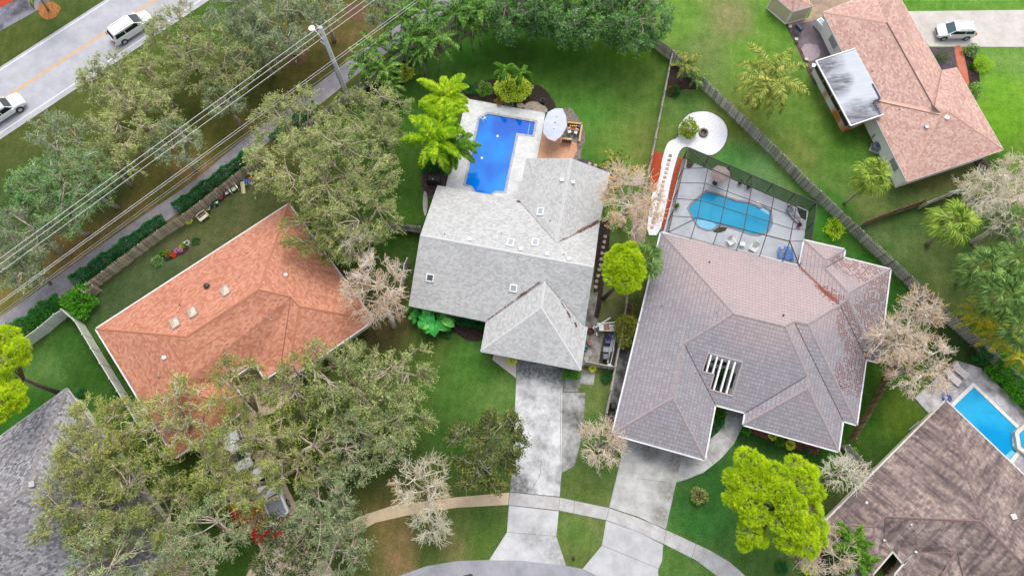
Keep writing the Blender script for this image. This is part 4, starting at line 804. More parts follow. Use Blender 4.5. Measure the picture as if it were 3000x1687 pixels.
# ------------------------------------------------------------------ fences
W_TAN = woodmat('fence_tan', S(148, 132, 114), S(230, 214, 192)); W_GREY = woodmat('fence_grey', S(120, 116, 110), S(232, 226, 216)); W_PALE = woodmat('fence_pale', S(150, 142, 136), S(222, 214, 204)); W_BRN = woodmat('fence_brown', S(90, 66, 54), S(176, 138, 114))
W_YEL = woodmat('fence_mossy', S(150, 128, 70), S(214, 176, 100))
def fence(base, label, m, h=1.83, style='shadow', postm=None, bw=.15, gap=.08, name='wooden_fence', slatt=.02):
    L = [P(x, y) for x, y in base]; root = empty(name, L[0], label, 'fence'); bd = MB(); rl = MB(); r = random.Random(int(base[0][0])); pm = None
    for i in range(len(L) - 1):
        a, b = L[i], L[i + 1]; ln = (b - a).length; d = (b - a) / ln; nrm = Vector((-d.y, d.x, 0)); ang = math.atan2(d.y, d.x); t = bw / 2; k = 0
        while t < ln:
            hh_ = h + r.uniform(-.03, .03); c = a + d * t + nrm * ((.055 if k % 2 else -.055) if style == 'shadow' else .035 * 1) + d * r.uniform(-.01, .01)
            bd.box((c.x, c.y, hh_ / 2 + .03), (bw * r.uniform(.93, 1.0), slatt, hh_), ang + r.uniform(-.03, .03)); t += (bw + gap) * (.62 if style == 'shadow' else 1) if style == 'shadow' else bw + .006; k += 1
        for z in (.35, .95, 1.55): rl.bar(a + Vector((0, 0, z)), b + Vector((0, 0, z)), .05, .09)
        n = max(1, round(ln / 2.4))
        for j in range(n + (1 if i == len(L) - 2 else 0)):
            p = a + d * (ln * j / n)
            if pm is None: q = MB(); q.box((0, 0, h / 2 + .04), (.11, .11, h + .08)); pm = q.build('post', postm or m, root, keep=False); pm.location = p - L[0]; pm.rotation_euler = (0, 0, ang); src = pm
            else: pc = src.copy(); col.objects.link(pc); pc.parent = root; pc.location = p - L[0]; pc.rotation_euler = (0, 0, ang)
    bd.build('boards', m, root); rl.build('rail', m, root); return root
fence([(279, 849), (375, 776), (484, 695), (559, 648), (745, 503), (800, 462)], 'long tan shadowbox fence between the asphalt path and the terracotta house lawn', W_TAN)
fence([(262, 862), (276, 872), (300, 852)], 'short loose end panel of weathered fence lying beside the round green bush', W_TAN)
fence([(900, 390), (1010, 312), (1090, 245), (1172, 186), (1280, 112), (1370, 52)], 'fence hidden among the clumping palms along the asphalt path', W_PALE)
fence([(1128, 672), (1180, 676), (1236, 684)], 'short grey fence between the olive tree and the pale grey house', W_GREY, style='solid')
fence([(1780, 40), (1865, 104), (1962, 178)], 'pale weathered fence coming out from under the dense green tree', W_PALE, style='solid')
fence([(1962, 178), (1940, 290), (1903, 478), (1875, 620), (1850, 760), (1829, 900), (1815, 990), (1797, 1083), (1785, 1150), (1772, 1215)], 'long narrow fence between the pale grey house and the white gravel garden', W_PALE, style='solid')
fence([(1964, 178), (2051, 257), (2165, 365), (2280, 478), (2345, 545), (2425, 620), (2506, 697), (2600, 785), (2690, 868), (2770, 945), (2880, 1042), (3010, 1160)], 'long grey shadowbox fence running diagonally across the right yards', W_GREY)
fence([(2521, 664), (2600, 634), (2690, 604)], 'low brown fence with a mossy yellow top branching off the diagonal fence', W_BRN, style='solid', h=1.7)
fence([(2692, 612), (2760, 584), (2830, 552)], 'dark weathered fence length leading to the bare trees', W_GREY, style='solid', h=1.7)
fence([(2640, 990), (2600, 1082), (2565, 1150), (2520, 1228), (2483, 1290)], 'dark brown fence between the tiled house and the brown house', W_BRN)
fence([(2463, 1308), (2500, 1350), (2544, 1397)], 'short pale gate fence between the tiled house corner and the brown house', W_PALE, style='solid')
fence([(1797, 1083), (1755, 1076), (1712, 1068)], 'low whitewashed fence closing the rubbish bin yard', W_PALE, style='solid', h=1.5)
VIN = M('white_vinyl', S(236, 234, 224), S(220, 218, 206), 1.5, .45)
def vinyl(base, label):
    L = [P(x, y) for x, y in base]; root = empty('vinyl_fence', L[0], label, 'fence'); pn = MB(); src = None
    for i in range(len(L) - 1):
        a, b = L[i], L[i + 1]; ln = (b - a).length; n = max(1, round(ln / 1.85)); d = (b - a) / ln; ang = math.atan2(d.y, d.x)
        pn.bar(a + Vector((0, 0, .95)), b + Vector((0, 0, .95)), .035, 1.7); pn.bar(a + Vector((0, 0, 1.8)), b + Vector((0, 0, 1.8)), .06, .12); pn.bar(a + Vector((0, 0, .12)), b + Vector((0, 0, .12)), .06, .14)
        for j in range(n + (1 if i == len(L) - 2 else 0)):
            p = a + d * (ln * j / n)
            if src is None: q = MB(); q.box((0, 0, .96), (.13, .13, 1.92)); q.lathe((0, 0, 1.92), [(.11, 0), (.11, .03), (0, .1)], 4, rz=.785); src = q.build('post', VIN, root, keep=False); src.location = p - L[0]; src.rotation_euler = (0, 0, ang)
            else: pc = src.copy(); col.objects.link(pc); pc.parent = root; pc.location = p - L[0]; pc.rotation_euler = (0, 0, ang)
    pn.build('panel', bricked('vinyl_panel', S(236, 234, 224), S(232, 230, 220), S(196, 194, 184), .18, 90, .6, .006, .45), root)
vinyl([(20, 1062), (97, 1008), (146, 973), (190, 935), (212, 921)], 'wide white vinyl fence with the clipped hedge behind it')
vinyl([(212, 921), (249, 953), (297, 1032), (350, 1118), (395, 1190), (430, 1250)], 'white vinyl fence along the left side of the terracotta house')
vinyl([(1178, 865), (1192, 790), (1200, 775)], 'short white vinyl screen beside the left wall of the pale grey house')
# ------------------------------------------------------------------ plants
def leaves(r, C, D, ln, wd, V, F, flat=0.35):
    """pointed four-corner leaves at C, along D"""
    n = len(C); D = D / (np.linalg.norm(D, axis=1, keepdims=True) + 1e-6)
    up = np.array([0, 0, 1.0]) + r.normal(0, 1, (n, 3)) * flat
    sd = np.cross(D, up); sd /= (np.linalg.norm(sd, axis=1, keepdims=True) + 1e-6)
    ln = (ln * r.uniform(.6, 1.3, n))[:, None]; wd = (wd * r.uniform(.6, 1.3, n))[:, None]
    q = np.stack([C, C + D * ln * .5 + sd * wd * .5, C + D * ln, C + D * ln * .5 - sd * wd * .5], 1).reshape(-1, 3)
    b = sum(len(v) for v in V); V.append(q); F.append(np.arange(4 * n).reshape(-1, 4) + b)
def prisms(A, B, ra, rb, V, F):
    """three-sided twigs"""
    n = len(A); D = B - A; D = D / (np.linalg.norm(D, axis=1, keepdims=True) + 1e-6)
    ref = np.where(np.abs(D[:, 2:3]) > .9, np.array([[1.0, 0, 0]]), np.array([[0, 0, 1.0]]))
    X = np.cross(D, ref); X /= np.linalg.norm(X, axis=1, keepdims=True) + 1e-6; Y = np.cross(D, X)
    ra = np.broadcast_to(np.asarray(ra), (n,))[:, None]; rb = np.broadcast_to(np.asarray(rb), (n,))[:, None]; ps = []
    for c, rr in ((A, ra), (B, rb)):
        for k in range(3): ps.append(c + (X * math.cos(k * 2.094) + Y * math.sin(k * 2.094)) * rr)
    q = np.stack(ps, 1).reshape(-1, 3); b = sum(len(v) for v in V); V.append(q)
    o = np.arange(n)[:, None] * 6 + b
    F.append(np.concatenate([o + np.array([[k, (k + 1) % 3, 3 + (k + 1) % 3, 3 + k]]) for k in range(3)]))
def curve_prisms(r, A, B, ra, rb, wob, V, F, segs=3):
    n = len(A); ln = np.linalg.norm(B - A, axis=1, keepdims=True); prev = A
    for s in range(1, segs + 1):
        t = s / segs; c = A + (B - A) * t
        if s < segs: c = c + r.normal(0, 1, (n, 3)) * ln * wob; c[:, 2] += (ln[:, 0] * .10 * math.sin(math.pi * t))
        prisms(prev, c, ra + (rb - ra) * (s - 1) / segs, ra + (rb - ra) * t, V, F); prev = c
BARK = M('bark_grey', S(206, 192, 174), S(150, 134, 118), 5, .9, .5); BARKD = M('bark_dark', S(134, 116, 102), S(84, 70, 62), 5, .9, .5)
TWIG = leafmat('twig_tan', [(0, S(150, 138, 112)), (.5, S(196, 184, 154)), (1, S(222, 210, 182))], k=1.5); TWIGG = leafmat('twig_grey', [(0, S(128, 130, 112)), (1, S(206, 206, 186))], k=1.8)
TWIGW = leafmat('twig_pale', [(0, S(192, 170, 146)), (.5, S(232, 214, 194)), (1, S(248, 240, 230))], k=1.6); TWIGX = leafmat('twig_white', [(0, S(206, 186, 160)), (.5, S(238, 226, 206)), (1, S(250, 244, 232))], k=1.6)
L_OLI = leafmat('leaf_olive', [(0, S(56, 72, 44)), (.35, S(98, 116, 66)), (.7, S(152, 164, 94)), (1, S(212, 214, 138))], k=2.3)
L_GRN = leafmat('leaf_greygreen', [(0, S(48, 66, 48)), (.4, S(92, 112, 76)), (.75, S(136, 150, 106)), (1, S(174, 182, 132))], k=2.3)
L_OAK = leafmat('leaf_oak', [(0, S(46, 62, 30)), (.35, S(92, 108, 48)), (.7, S(140, 150, 66)), (1, S(184, 186, 88))], k=2.2)
L_DRK = leafmat('leaf_dark', [(0, S(34, 46, 26)), (.4, S(64, 78, 38)), (.75, S(104, 110, 50)), (1, S(146, 144, 66))], k=2.1)
L_LSH = leafmat('leaf_lush', [(0, S(40, 74, 40)), (.4, S(78, 118, 62)), (.75, S(116, 152, 86)), (1, S(158, 182, 110))], k=2.1)
L_PIN = leafmat('needle_lime', [(0, S(112, 140, 22)), (.35, S(160, 188, 28)), (.7, S(200, 220, 34)), (1, S(240, 244, 60))], big=.9, k=1.6)
L_HDG = leafmat('leaf_hedge', [(0, S(18, 70, 32)), (.5, S(36, 104, 50)), (1, S(70, 140, 64))], big=1.5)
L_BRT = leafmat('leaf_bright', [(0, S(40, 96, 20)), (.5, S(72, 142, 30)), (1, S(128, 184, 50))], big=1.2)
L_YEL = leafmat('leaf_yellow', [(0, S(170, 196, 30)), (.35, S(226, 232, 60)), (1, S(252, 248, 130))], big=2, k=1.6)
L_RED = leafmat('leaf_maroon', [(0, S(84, 20, 34)), (1, S(150, 50, 60))]); L_ORG = leafmat('leaf_rust', [(0, S(196, 130, 66)), (.5, S(222, 164, 84)), (1, S(240, 200, 110))], k=1.7)
L_FLR = leafmat('petal_red', [(0, S(200, 24, 40)), (1, S(244, 60, 70))]); L_AUT = leafmat('leaf_autumn', [(0, S(56, 84, 24)), (.5, S(110, 130, 40)), (1, S(200, 150, 56))], big=2)
L_ORP = leafmat('petal_orange', [(0, S(240, 70, 16)), (1, S(255, 100, 30))]); L_PNP = leafmat('petal_pink', [(0, S(190, 110, 190)), (1, S(232, 160, 222))])
def tree(px, py, rpx, ht, label, cat='tree', name='broadleaf_tree', lm=L_OLI, tm=TWIG, bm_=BARK, seed=1, dens=1.0, base=None, lobes=.3, leaf=(.25, .075), twigs=1.0, spread=.5, extra=None, ry=1.0, zc=.68, bare=False, cut=None, trunk=.2, group='trees', rot=0, thick=1.0, full=False):
    r = np.random.default_rng(seed + int(px * 3 + py)); C = np.array(P(px, py, ht * zc)); R = (P(px + rpx, py, ht * zc) - P(px, py, ht * zc)).length
    B = np.array(P(*base)) if base else np.array([C[0], C[1], 0.0]); B = B + (0 if base else 1) * np.append(r.normal(0, R * .08, 2), 0)
    root = empty(name, tuple(B), label, cat, group)
    ph = r.uniform(0, 6.28, 4)
    def shape(th): return 1 + lobes * (.5 * np.sin(2 * th + ph[0]) + .45 * np.sin(3 * th + ph[1]) + .4 * np.sin(5 * th + ph[2]) + .3 * np.sin(8 * th + ph[3]))
    hv_ = ht * (1 - zc) * 1.05
    def samp(n, lo, hi, zlo=-.55):
        if full and zlo < -.4: zlo = -1.25
        th = r.uniform(0, 6.283, n); rad = np.sqrt(r.uniform(lo * lo, hi * hi, n)); k = rad * shape(th) * R
        top = np.sqrt(np.clip(1 - rad ** 2, 0, 1)); z = r.uniform(zlo, 1, n) ; z = np.where(z > 0, z * top, z * (.3 + .6 * top))
        xx, yy = k * np.cos(th), k * np.sin(th) * ry; cr, sr = math.cos(rot), math.sin(rot)
        return np.stack([C[0] + xx * cr - yy * sr, C[1] + xx * sr + yy * cr, C[2] + z * hv_], 1)
    n1 = max(4, int(5 + R * .6)); n2 = int((26 if not bare else 20) * (R / 4) ** 1.6 * (1 if not bare else 1.2)) + 8; n3 = int((340 if not bare else 290) * (R / 4) ** 2 * dens) + 30
    L1 = samp(n1, .25, .55, -.3); L1[:, 2] -= hv_ * .35; L2 = samp(n2, .2, .9, -.35); L3s = samp(n3, .05, 1.0, -.5)
    i2 = np.argmin(np.linalg.norm(L2[:, None] - L1[None], axis=2), 1); i3 = np.argmin(np.linalg.norm(L3s[:, None] - L2[None], axis=2), 1)
    L3 = L3s + (L2[i3] - L3s) * (1 - spread) * r.uniform(.3, 1, n3)[:, None]
    tv, tf = [], []
    fork = B * .35 + np.array([C[0], C[1], C[2]]) * .65; fork[2] = ht * .34
    mb = MB(); tr_ = ht * .022 * thick + R * .012
    mb.tube([tuple(B), tuple(B * .55 + fork * .45 + np.append(r.normal(0, .12, 2), 0)), tuple(fork)], [tr_ * 1.25, tr_, tr_ * .85], 9)
    for q in L1:
        m_ = (fork + q) / 2 + r.normal(0, R * .06, 3); m_[2] += R * .05
        mb.tube([tuple(fork), tuple(m_), tuple(q)], [tr_ * .62, tr_ * .45, tr_ * .26], 6)
    for k, q in enumerate(L2):
        s_ = L1[i2[k]]; m_ = (s_ + q) / 2 + r.normal(0, R * .05, 3); mb.tube([tuple(s_), tuple(m_), tuple(q)], [tr_ * .3, tr_ * .22, tr_ * .14], 4, cap=False)
    mb.build('trunk', bm_, root, smooth=True)
    tw = .034 * thick if not bare else .036 * thick
    curve_prisms(r, L2[i3], L3, tw * 1.25, tw * .7, .12, tv, tf, 3)
    k4 = 3 if not bare else 4; out = (L3 - C); out[:, 2] = out[:, 2] * .5 + R * .2; out /= np.linalg.norm(out, axis=1, keepdims=True) + 1e-6
    A4 = np.repeat(L3, k4, 0); D4 = np.repeat(out, k4, 0) + r.normal(0, .65 if not bare else .8, (len(A4), 3)); D4 /= np.linalg.norm(D4, axis=1, keepdims=True)
    lt = (.6 if not bare else .9); B4 = A4 + D4 * r.uniform(.5, 1.3, len(A4))[:, None] * lt
    m4 = r.random(len(A4)) < twigs; curve_prisms(r, A4[m4], B4[m4], tw * .65, tw * .36, .12, tv, tf, 2)
    if bare:
        A5 = B4 * .7 + A4 * .3; D5 = D4 + r.normal(0, .8, (len(A5), 3)); D5 /= np.linalg.norm(D5, axis=1, keepdims=True)
        B5 = A5 + D5 * r.uniform(.15, .45, len(A5))[:, None]; prisms(A5, B5, tw * .4, tw * .25, tv, tf)
    mats = [tm]; mi = [np.zeros(sum(len(f) for f in tf), int)]
    if not bare:
        nl = 9; mats.append(lm); lv0 = len(tf)
        t = r.uniform(.0, 1.15, len(A4) * nl)[:, None]; CC = np.repeat(A4, nl, 0) * (1 - t) + np.repeat(B4, nl, 0) * t + r.normal(0, .10, (len(A4) * nl, 3))
        DD = np.repeat(D4, nl, 0) * .8 + r.normal(0, .7, CC.shape); DD[:, 2] *= .6
        leaves(r, CC, DD, leaf[0], leaf[1], tv, tf, .8); mi.append(np.ones(sum(len(f) for f in tf[lv0:]), int))
    if extra:
        for em, cnt, sz in extra:
            lv0 = len(tf); mats.append(em); idx = r.integers(0, len(B4), int(cnt * len(B4))); ok = np.sin(B4[idx][:, 0] * 1.3 + ph[0]) + np.cos(B4[idx][:, 1] * 1.1 + ph[1]) > -.4; idx = idx[ok]
            CC = B4[idx] + r.normal(0, .09, (len(idx), 3)); leaves(r, CC, r.normal(0, 1, CC.shape), sz, sz * .55, tv, tf, 1.0); mi.append(np.full(sum(len(f) for f in tf[lv0:]), len(mats) - 1))
    mesh_np('crown', np.concatenate(tv), np.concatenate(tf), mats, root, np.concatenate(mi)); return root
def pine(clumps, base, ht, label, seed=1, dens=1.0, group='lime pines'):
    """clumps: (px, py, radius px, height) balls of needles on bare limbs"""
    r = np.random.default_rng(seed); B = np.array(P(*base)); root = empty('pine_tree', tuple(B), label, 'pine tree', group); mb = MB(); V, F = [], []; cs = []
    mc = np.mean([np.array(P(a, b, h)) for a, b, _, h in clumps], 0); fork = B * .3 + mc * .7; fork[2] = ht * .72; tr_ = .19
    mb.tube([tuple(B), tuple(B * .5 + fork * .5 + r.normal(0, .1, 3)), tuple(fork)], [tr_ * 1.3, tr_, tr_ * .7], 9)
    for a, b_, rp, h in clumps:
        c = np.array(P(a, b_, h)); R = (P(a + rp, b_, h) - P(a, b_, h)).length; m_ = (fork + c) / 2 + r.normal(0, .2, 3); mb.tube([tuple(fork), tuple(m_), tuple(c - np.array([0, 0, R * .3]))], [tr_ * .5, tr_ * .35, .05], 6)
        n = int(130 * R * R * dens); d = r.normal(0, 1, (n, 3)); d[:, 2] = np.abs(d[:, 2]) * 1.0 - .35; d /= np.linalg.norm(d, axis=1, keepdims=True)
        rad = R * (.62 + .33 * r.random(n) ** .6); p = c + d * rad[:, None] * np.array([1, 1, .8]); p += .10 * np.sin(p * 3.1 + seed)
        m2 = r.random(n) < .25; A = np.repeat(c[None], m2.sum(), 0); curve_prisms(r, A, p[m2], .03, .015, .08, V, F, 2)
        k = len(F); nn = 30; P_ = np.repeat(p, nn, 0); D = np.repeat(d, nn, 0) * 1.15 + r.normal(0, .75, P_.shape); cs.append((k, P_, D))
        pa = P_ + r.normal(0, .03, P_.shape); leaves(r, pa, D, .3, .045, V, F, 1.0); F[-1] = F[-1]; cs[-1] = len(F[-1])
    mi = []; 
    for f in F: mi.append(np.full(len(f), 1 if len(f) in cs else 0))
    mb.build('trunk', BARKD, root, smooth=True); mesh_np('crown', np.concatenate(V), np.concatenate(F), [TWIG, L_PIN], root, np.concatenate(mi)); return root
def frond_pinnate(r, o, az, el, L, droop, width, nl, V, F, V2, F2, plume=False, lw=.05, sag=.25):
    d = np.array([math.cos(az), math.sin(az), 0.0]); pts = []; n = 9; p = np.array(o, float); e = el
    for i in range(n + 1):
        pts.append(p.copy()); p = p + (d * math.cos(e) + np.array([0, 0, math.sin(e)])) * L / n; e -= droop / n * (1 + .6 * i / n)
    pts = np.array(pts); prisms(pts[:-1], pts[1:], np.linspace(.035, .012, n), np.linspace(.032, .008, n), V2, F2)
    t = np.linspace(.1, 1, nl); ii = np.clip((t * n).astype(int), 0, n - 1); fr = (t * n - ii)[:, None]; c = pts[ii] * (1 - fr) + pts[np.clip(ii + 1, 0, n)] * fr
    tg = pts[ii + 1] - pts[ii]; tg /= np.linalg.norm(tg, axis=1, keepdims=True); sd = np.cross(tg, np.array([0, 0, 1.0])); sd /= np.linalg.norm(sd, axis=1, keepdims=True) + 1e-6; up = np.cross(sd, tg)
    w = width * np.sin(np.pi * np.clip(t * .86 + .12, 0, 1)) ** .7
    for s in ((-1, 1) if not plume else (-1, 1, -1, 1, -.4, .4)):
        lift = r.uniform(.1, .5) if not plume else r.uniform(-.6, 1.1)
        D = sd * s + tg * .65 + up * lift - np.array([0, 0, sag]) + r.normal(0, .12 if not plume else .3, c.shape)
        leaves_w(r, c, D, w, lw, V, F)
def leaves_w(r, C, D, ln, wd, V, F):
    n = len(C); D = D / np.linalg.norm(D, axis=1, keepdims=True); sd = np.cross(D, np.array([0, 0, 1.0]) + r.normal(0, .25, (n, 3))); sd /= np.linalg.norm(sd, axis=1, keepdims=True) + 1e-6; ln = ln[:, None]; b = sum(len(v) for v in V)
    q = np.stack([C, C + D * ln * .45 + sd * wd * .5, C + D * ln - np.array([0, 0, .12]) * ln, C + D * ln * .45 - sd * wd * .5], 1).reshape(-1, 3); V.append(q); F.append(np.arange(4 * n).reshape(-1, 4) + b)
def palm(px, py, ht, label, kind='coconut', rpx=60, nf=16, base=None, lm=None, seed=1, group='palms', tr_=.13, name=None, elr=(.9, -.2), curve=0.0, parent=None):
    r = np.random.default_rng(seed + int(px + py)); o = np.array(P(px, py, ht)); L = (P(px + rpx, py, ht) - P(px, py, ht)).length; B = np.array(P(*base)) if base else np.array([o[0], o[1], 0])
    root = parent or empty(name or 'palm_tree', tuple(B), label, 'palm tree', group); mb = MB(); m_ = (B + o) / 2 + np.array([curve, curve * .3, 0])
    mb.tube([tuple(B), tuple(B * .75 + m_ * .25), tuple(m_), tuple(m_ * .4 + o * .6), tuple(o - np.array([0, 0, .15]))], [tr_ * 1.4, tr_, tr_ * .95, tr_ * .95, tr_ * 1.1], 9); mb.build('trunk', BARKP, root, smooth=True)
    V, F, V2, F2 = [], [], [], []
    for i in range(nf):
        az = i * 2.39996 + r.uniform(-.25, .25); f = i / max(1, nf - 1); el = elr[0] + (elr[1] - elr[0]) * f + r.uniform(-.12, .12); ll = L * r.uniform(.92, 1.12)
        if kind == 'foxtail': frond_pinnate(r, o, az, el, ll * 1.42, 1.25, ll * .27, 120, V, F, V2, F2, True, .055)
        elif kind == 'coconut': frond_pinnate(r, o, az, el, ll * 1.35, 1.15 + .3 * f, ll * .24, 80, V, F, V2, F2, False, .07, .45)
        elif kind == 'areca': frond_pinnate(r, o + np.append(r.normal(0, .2, 2), 0), az, el, ll * 1.42, 1.6, ll * .2, 48, V, F, V2, F2, False, .075, .1)
        elif kind == 'fan':
            d = np.array([math.cos(az) * math.cos(el), math.sin(az) * math.cos(el), math.sin(el)]); pl = L * r.uniform(.45, .62); h = o + d * pl; prisms(o[None], h[None], .03, .02, V2, F2); nb = 22
            side = np.cross(d, [0, 0, 1.0]); side /= np.linalg.norm(side); th = np.linspace(-1.55, 1.55, nb) + r.normal(0, .04, nb); fl = L * .58 * (1 - .22 * np.abs(th) / 1.5) * r.uniform(.85, 1.1, nb)
            D = np.cos(th)[:, None] * d + np.sin(th)[:, None] * side; D[:, 2] -= .12 + .25 * r.random(nb) * 1; Hh = np.repeat(h[None], nb, 0); leaves_w(r, Hh, D, fl * .8, .13, V, F)
            Dn = D / np.linalg.norm(D, axis=1, keepdims=True); T = Hh + Dn * (fl * .5)[:, None]; D2 = Dn.copy(); D2[:, 2] -= .75; leaves_w(r, T, D2, fl * .5, .05, V, F); leaves_w(r, T, D2 + r.normal(0, .15, D2.shape), fl * .5, .04, V, F)
    vv = V2 + V; n2 = sum(len(f) for f in F2); off = sum(len(v) for v in V2); FF = F2 + [f + off for f in F]
    mesh_np('crown', np.concatenate(vv), np.concatenate(FF), [PET, lm or LP_COCO], root, np.concatenate([np.zeros(n2, int), np.ones(sum(len(f) for f in F), int)])); return root
BARKP = M('palm_bark', S(186, 172, 160), S(130, 114, 104), 6, .9, .5); PET = M('palm_stalk', S(190, 198, 96), S(150, 160, 70), 4, .6)
LP_COCO = leafmat('frond_coconut', [(0, S(34, 60, 26)), (.35, S(76, 106, 36)), (.6, S(140, 156, 60)), (.85, S(210, 200, 110)), (1, S(236, 220, 160))], big=1.4, k=1.7)
LP_FOX = leafmat('frond_foxtail', [(0, S(40, 90, 8)), (.4, S(112, 164, 16)), (.7, S(190, 212, 30)), (1, S(244, 226, 60))], big=1.1, k=1.7)
LP_FOXG = leafmat('frond_foxtail_green', [(0, S(24, 66, 16)), (.5, S(70, 130, 28)), (1, S(170, 206, 70))], big=1.1, k=1.6)
LP_SAB = leafmat('frond_sabal', [(0, S(34, 64, 30)), (.4, S(92, 130, 62)), (.75, S(150, 180, 96)), (1, S(206, 206, 120))], big=1.4, k=1.55)
LP_SABY = leafmat('frond_sabal_yellow', [(0, S(50, 84, 26)), (.4, S(116, 150, 54)), (.75, S(184, 200, 84)), (1, S(236, 196, 80))], big=1.4, k=1.7)  # yellower frond colours for the yellow green fan palms
LP_ARE = leafmat('frond_areca', [(0, S(14, 44, 18)), (.4, S(40, 92, 30)), (.72, S(116, 164, 66)), (.9, S(176, 200, 90)), (1, S(220, 170, 70))], big=1.3, k=1.8)
LP_YEL = leafmat('frond_golden', [(0, S(90, 120, 20)), (.4, S(150, 160, 30)), (1, S(226, 180, 40))], big=.8)
def shrub(px, py, rpx, ht, label, lm=L_BRT, name='shrub', cat='bush', seed=1, leaf=(.16, .09), dens=1.0, ry=1.0, extra=None, group=None, base=0.0, rot=0):
    r = np.random.default_rng(seed + int(px + py)); zc = ht * .5 + base; C = np.array(P(px, py, zc)); R = (P(px + rpx, py, zc) - P(px, py, zc)).length; root = empty(name, (C[0], C[1], base), label, cat, group)
    mb = MB(); n0 = 6
    for k in range(n0): a = k * 1.05 + r.uniform(0, .5); mb.tube([(C[0], C[1], base), (C[0] + math.cos(a) * R * .3, C[1] + math.sin(a) * R * .3, base + ht * .4), (C[0] + math.cos(a) * R * .6, C[1] + math.sin(a) * R * .6 * ry, base + ht * .7)], [.03, .02, .01], 4)
    mb.build('stem', BARKD, root); n = int(900 * R * R * dens * (1.6 if R < .8 else 1)) + 120; d = r.normal(0, 1, (n, 3)); d /= np.linalg.norm(d, axis=1, keepdims=True); ph = r.uniform(0, 6, 3)
    k = 1 + .13 * np.sin(d[:, 0] * 5 + ph[0]) + .13 * np.sin(d[:, 1] * 6 + ph[1]) + .08 * np.sin(d[:, 2] * 7 + ph[2]); rad = k * (.55 + .45 * r.random(n) ** .5)
    p = d * rad[:, None] * np.array([R, R * ry, ht * .52]); cr, sr = math.cos(rot), math.sin(rot); p = np.stack([p[:, 0] * cr - p[:, 1] * sr, p[:, 0] * sr + p[:, 1] * cr, p[:, 2]], 1) + C; p[:, 2] = np.maximum(p[:, 2], base + .02)
    V, F = [], []; leaves(r, p, d * 1.2 + r.normal(0, .6, d.shape), leaf[0], leaf[1], V, F, .8); mats = [lm]; mi = [np.zeros(len(F[0]), int)]
    if extra:
        for em, fr, sz in extra: idx = r.integers(0, n, int(n * fr)); leaves(r, p[idx] + d[idx] * .06, r.normal(0, 1, (len(idx), 3)) + d[idx], sz, sz * .6, V, F, .8); mats.append(em); mi.append(np.full(len(F[-1]), len(mats) - 1))
    mesh_np('foliage', np.concatenate(V), np.concatenate(F), mats, root, np.concatenate(mi)); return root
def hedge(line, w, ht, label, lm=L_HDG, seed=1, dens=1.0, name='hedge', leaf=(.2, .12), zc=None):
    r = np.random.default_rng(seed); L = [np.array(P(x, y, 0)) for x, y in line]; ln = [np.linalg.norm(b - a) for a, b in zip(L[:-1], L[1:])]; tot = sum(ln); n = int(tot * (w + ht) * 260 * dens)
    t = r.random(n) * tot; P_ = np.zeros((n, 3)); acc = 0
    for a, b, l in zip(L[:-1], L[1:], ln): m_ = (t >= acc) & (t <= acc + l); P_[m_] = a + (b - a) * ((t[m_] - acc) / l)[:, None]; acc += l
    th = r.uniform(-.3, math.pi + .3, n); kk = 1 + .16 * np.sin(t * 2.1) + .12 * np.sin(t * 4.7 + 1) + r.normal(0, .07, n); q = (.62 + .4 * r.random(n) ** .5) * kk
    d0 = (L[-1] - L[0]) / np.linalg.norm(L[-1] - L[0]); nx = np.array([-d0[1], d0[0], 0]); P_ += nx * (np.cos(th) * q * w / 2)[:, None]; P_[:, 2] = np.clip(ht * .45 + np.sin(th) * q * ht * .55, .03, None)
    D = nx * np.cos(th)[:, None] + np.array([0, 0, 1.0]) * np.sin(th)[:, None] + r.normal(0, .7, P_.shape); root = empty(name, tuple(L[0]), label, 'hedge', None); V, F = [], []; leaves(r, P_, D, leaf[0], leaf[1], V, F, .8)
    mesh_np('foliage', np.concatenate(V), np.concatenate(F), lm, root)
    mb = MB(); k = max(2, int(tot / 1.5))
    for j in range(k): a = L[0] + (L[-1] - L[0]) * (j + .5) / k; mb.tube([tuple(a), tuple(a + np.array([r.normal(0, .1), r.normal(0, .1), ht * .7]))], [.03, .012], 5)
    mb.build('stem', BARKD, root); return root
# ------------------------------------------------------------------ the planting
gv_ = 'olive roadside trees between the road and the path'
T = tree
T(120, 560, 85, 8, 'feathery green roadside tree nearest the left edge of the picture', lm=L_LSH, seed=11, leaf=(.3, .1), tm=TWIGG, dens=.8, group=gv_)
T(90, 690, 100, 8, 'grey green roadside tree crossed by the wires at the left edge', lm=L_GRN, seed=12, tm=TWIGG, dens=.8, group=gv_)
T(235, 545, 110, 8.5, 'light green roadside tree right of the feathery one at the left edge', lm=L_LSH, seed=13, tm=TWIGG, dens=.8, group=gv_)
T(60, 790, 70, 7, 'darkest roadside tree just above the asphalt path at the left edge', lm=L_GRN, seed=14, tm=TWIGG, dens=.8, group=gv_)
T(190, 410, 85, 7.5, 'small roadside tree below the two pickup trucks by the white line', lm=L_GRN, seed=15, dens=0.57, tm=TWIGG, group=gv_)
T(320, 240, 85, 8, 'roadside tree whose top overlaps the white edge line', lm=L_OLI, seed=16, dens=0.66, group=gv_)
T(400, 350, 125, 8.5, 'broad olive roadside tree in the middle of the verge', lm=L_OLI, seed=17, dens=0.70, group=gv_)
T(515, 430, 75, 7.5, 'small dark green tree between the three upper wires', lm=L_GRN, seed=18, tm=TWIGG, dens=.8, group=gv_)
T(520, 110, 95, 8, 'pale twiggy roadside tree right of the moving white van', lm=L_OLI, seed=19, dens=0.66, group=gv_)
T(630, 190, 120, 8.5, 'wide pale twiggy roadside tree above the red mulch patch', lm=L_OLI, seed=20, dens=0.66, group=gv_)
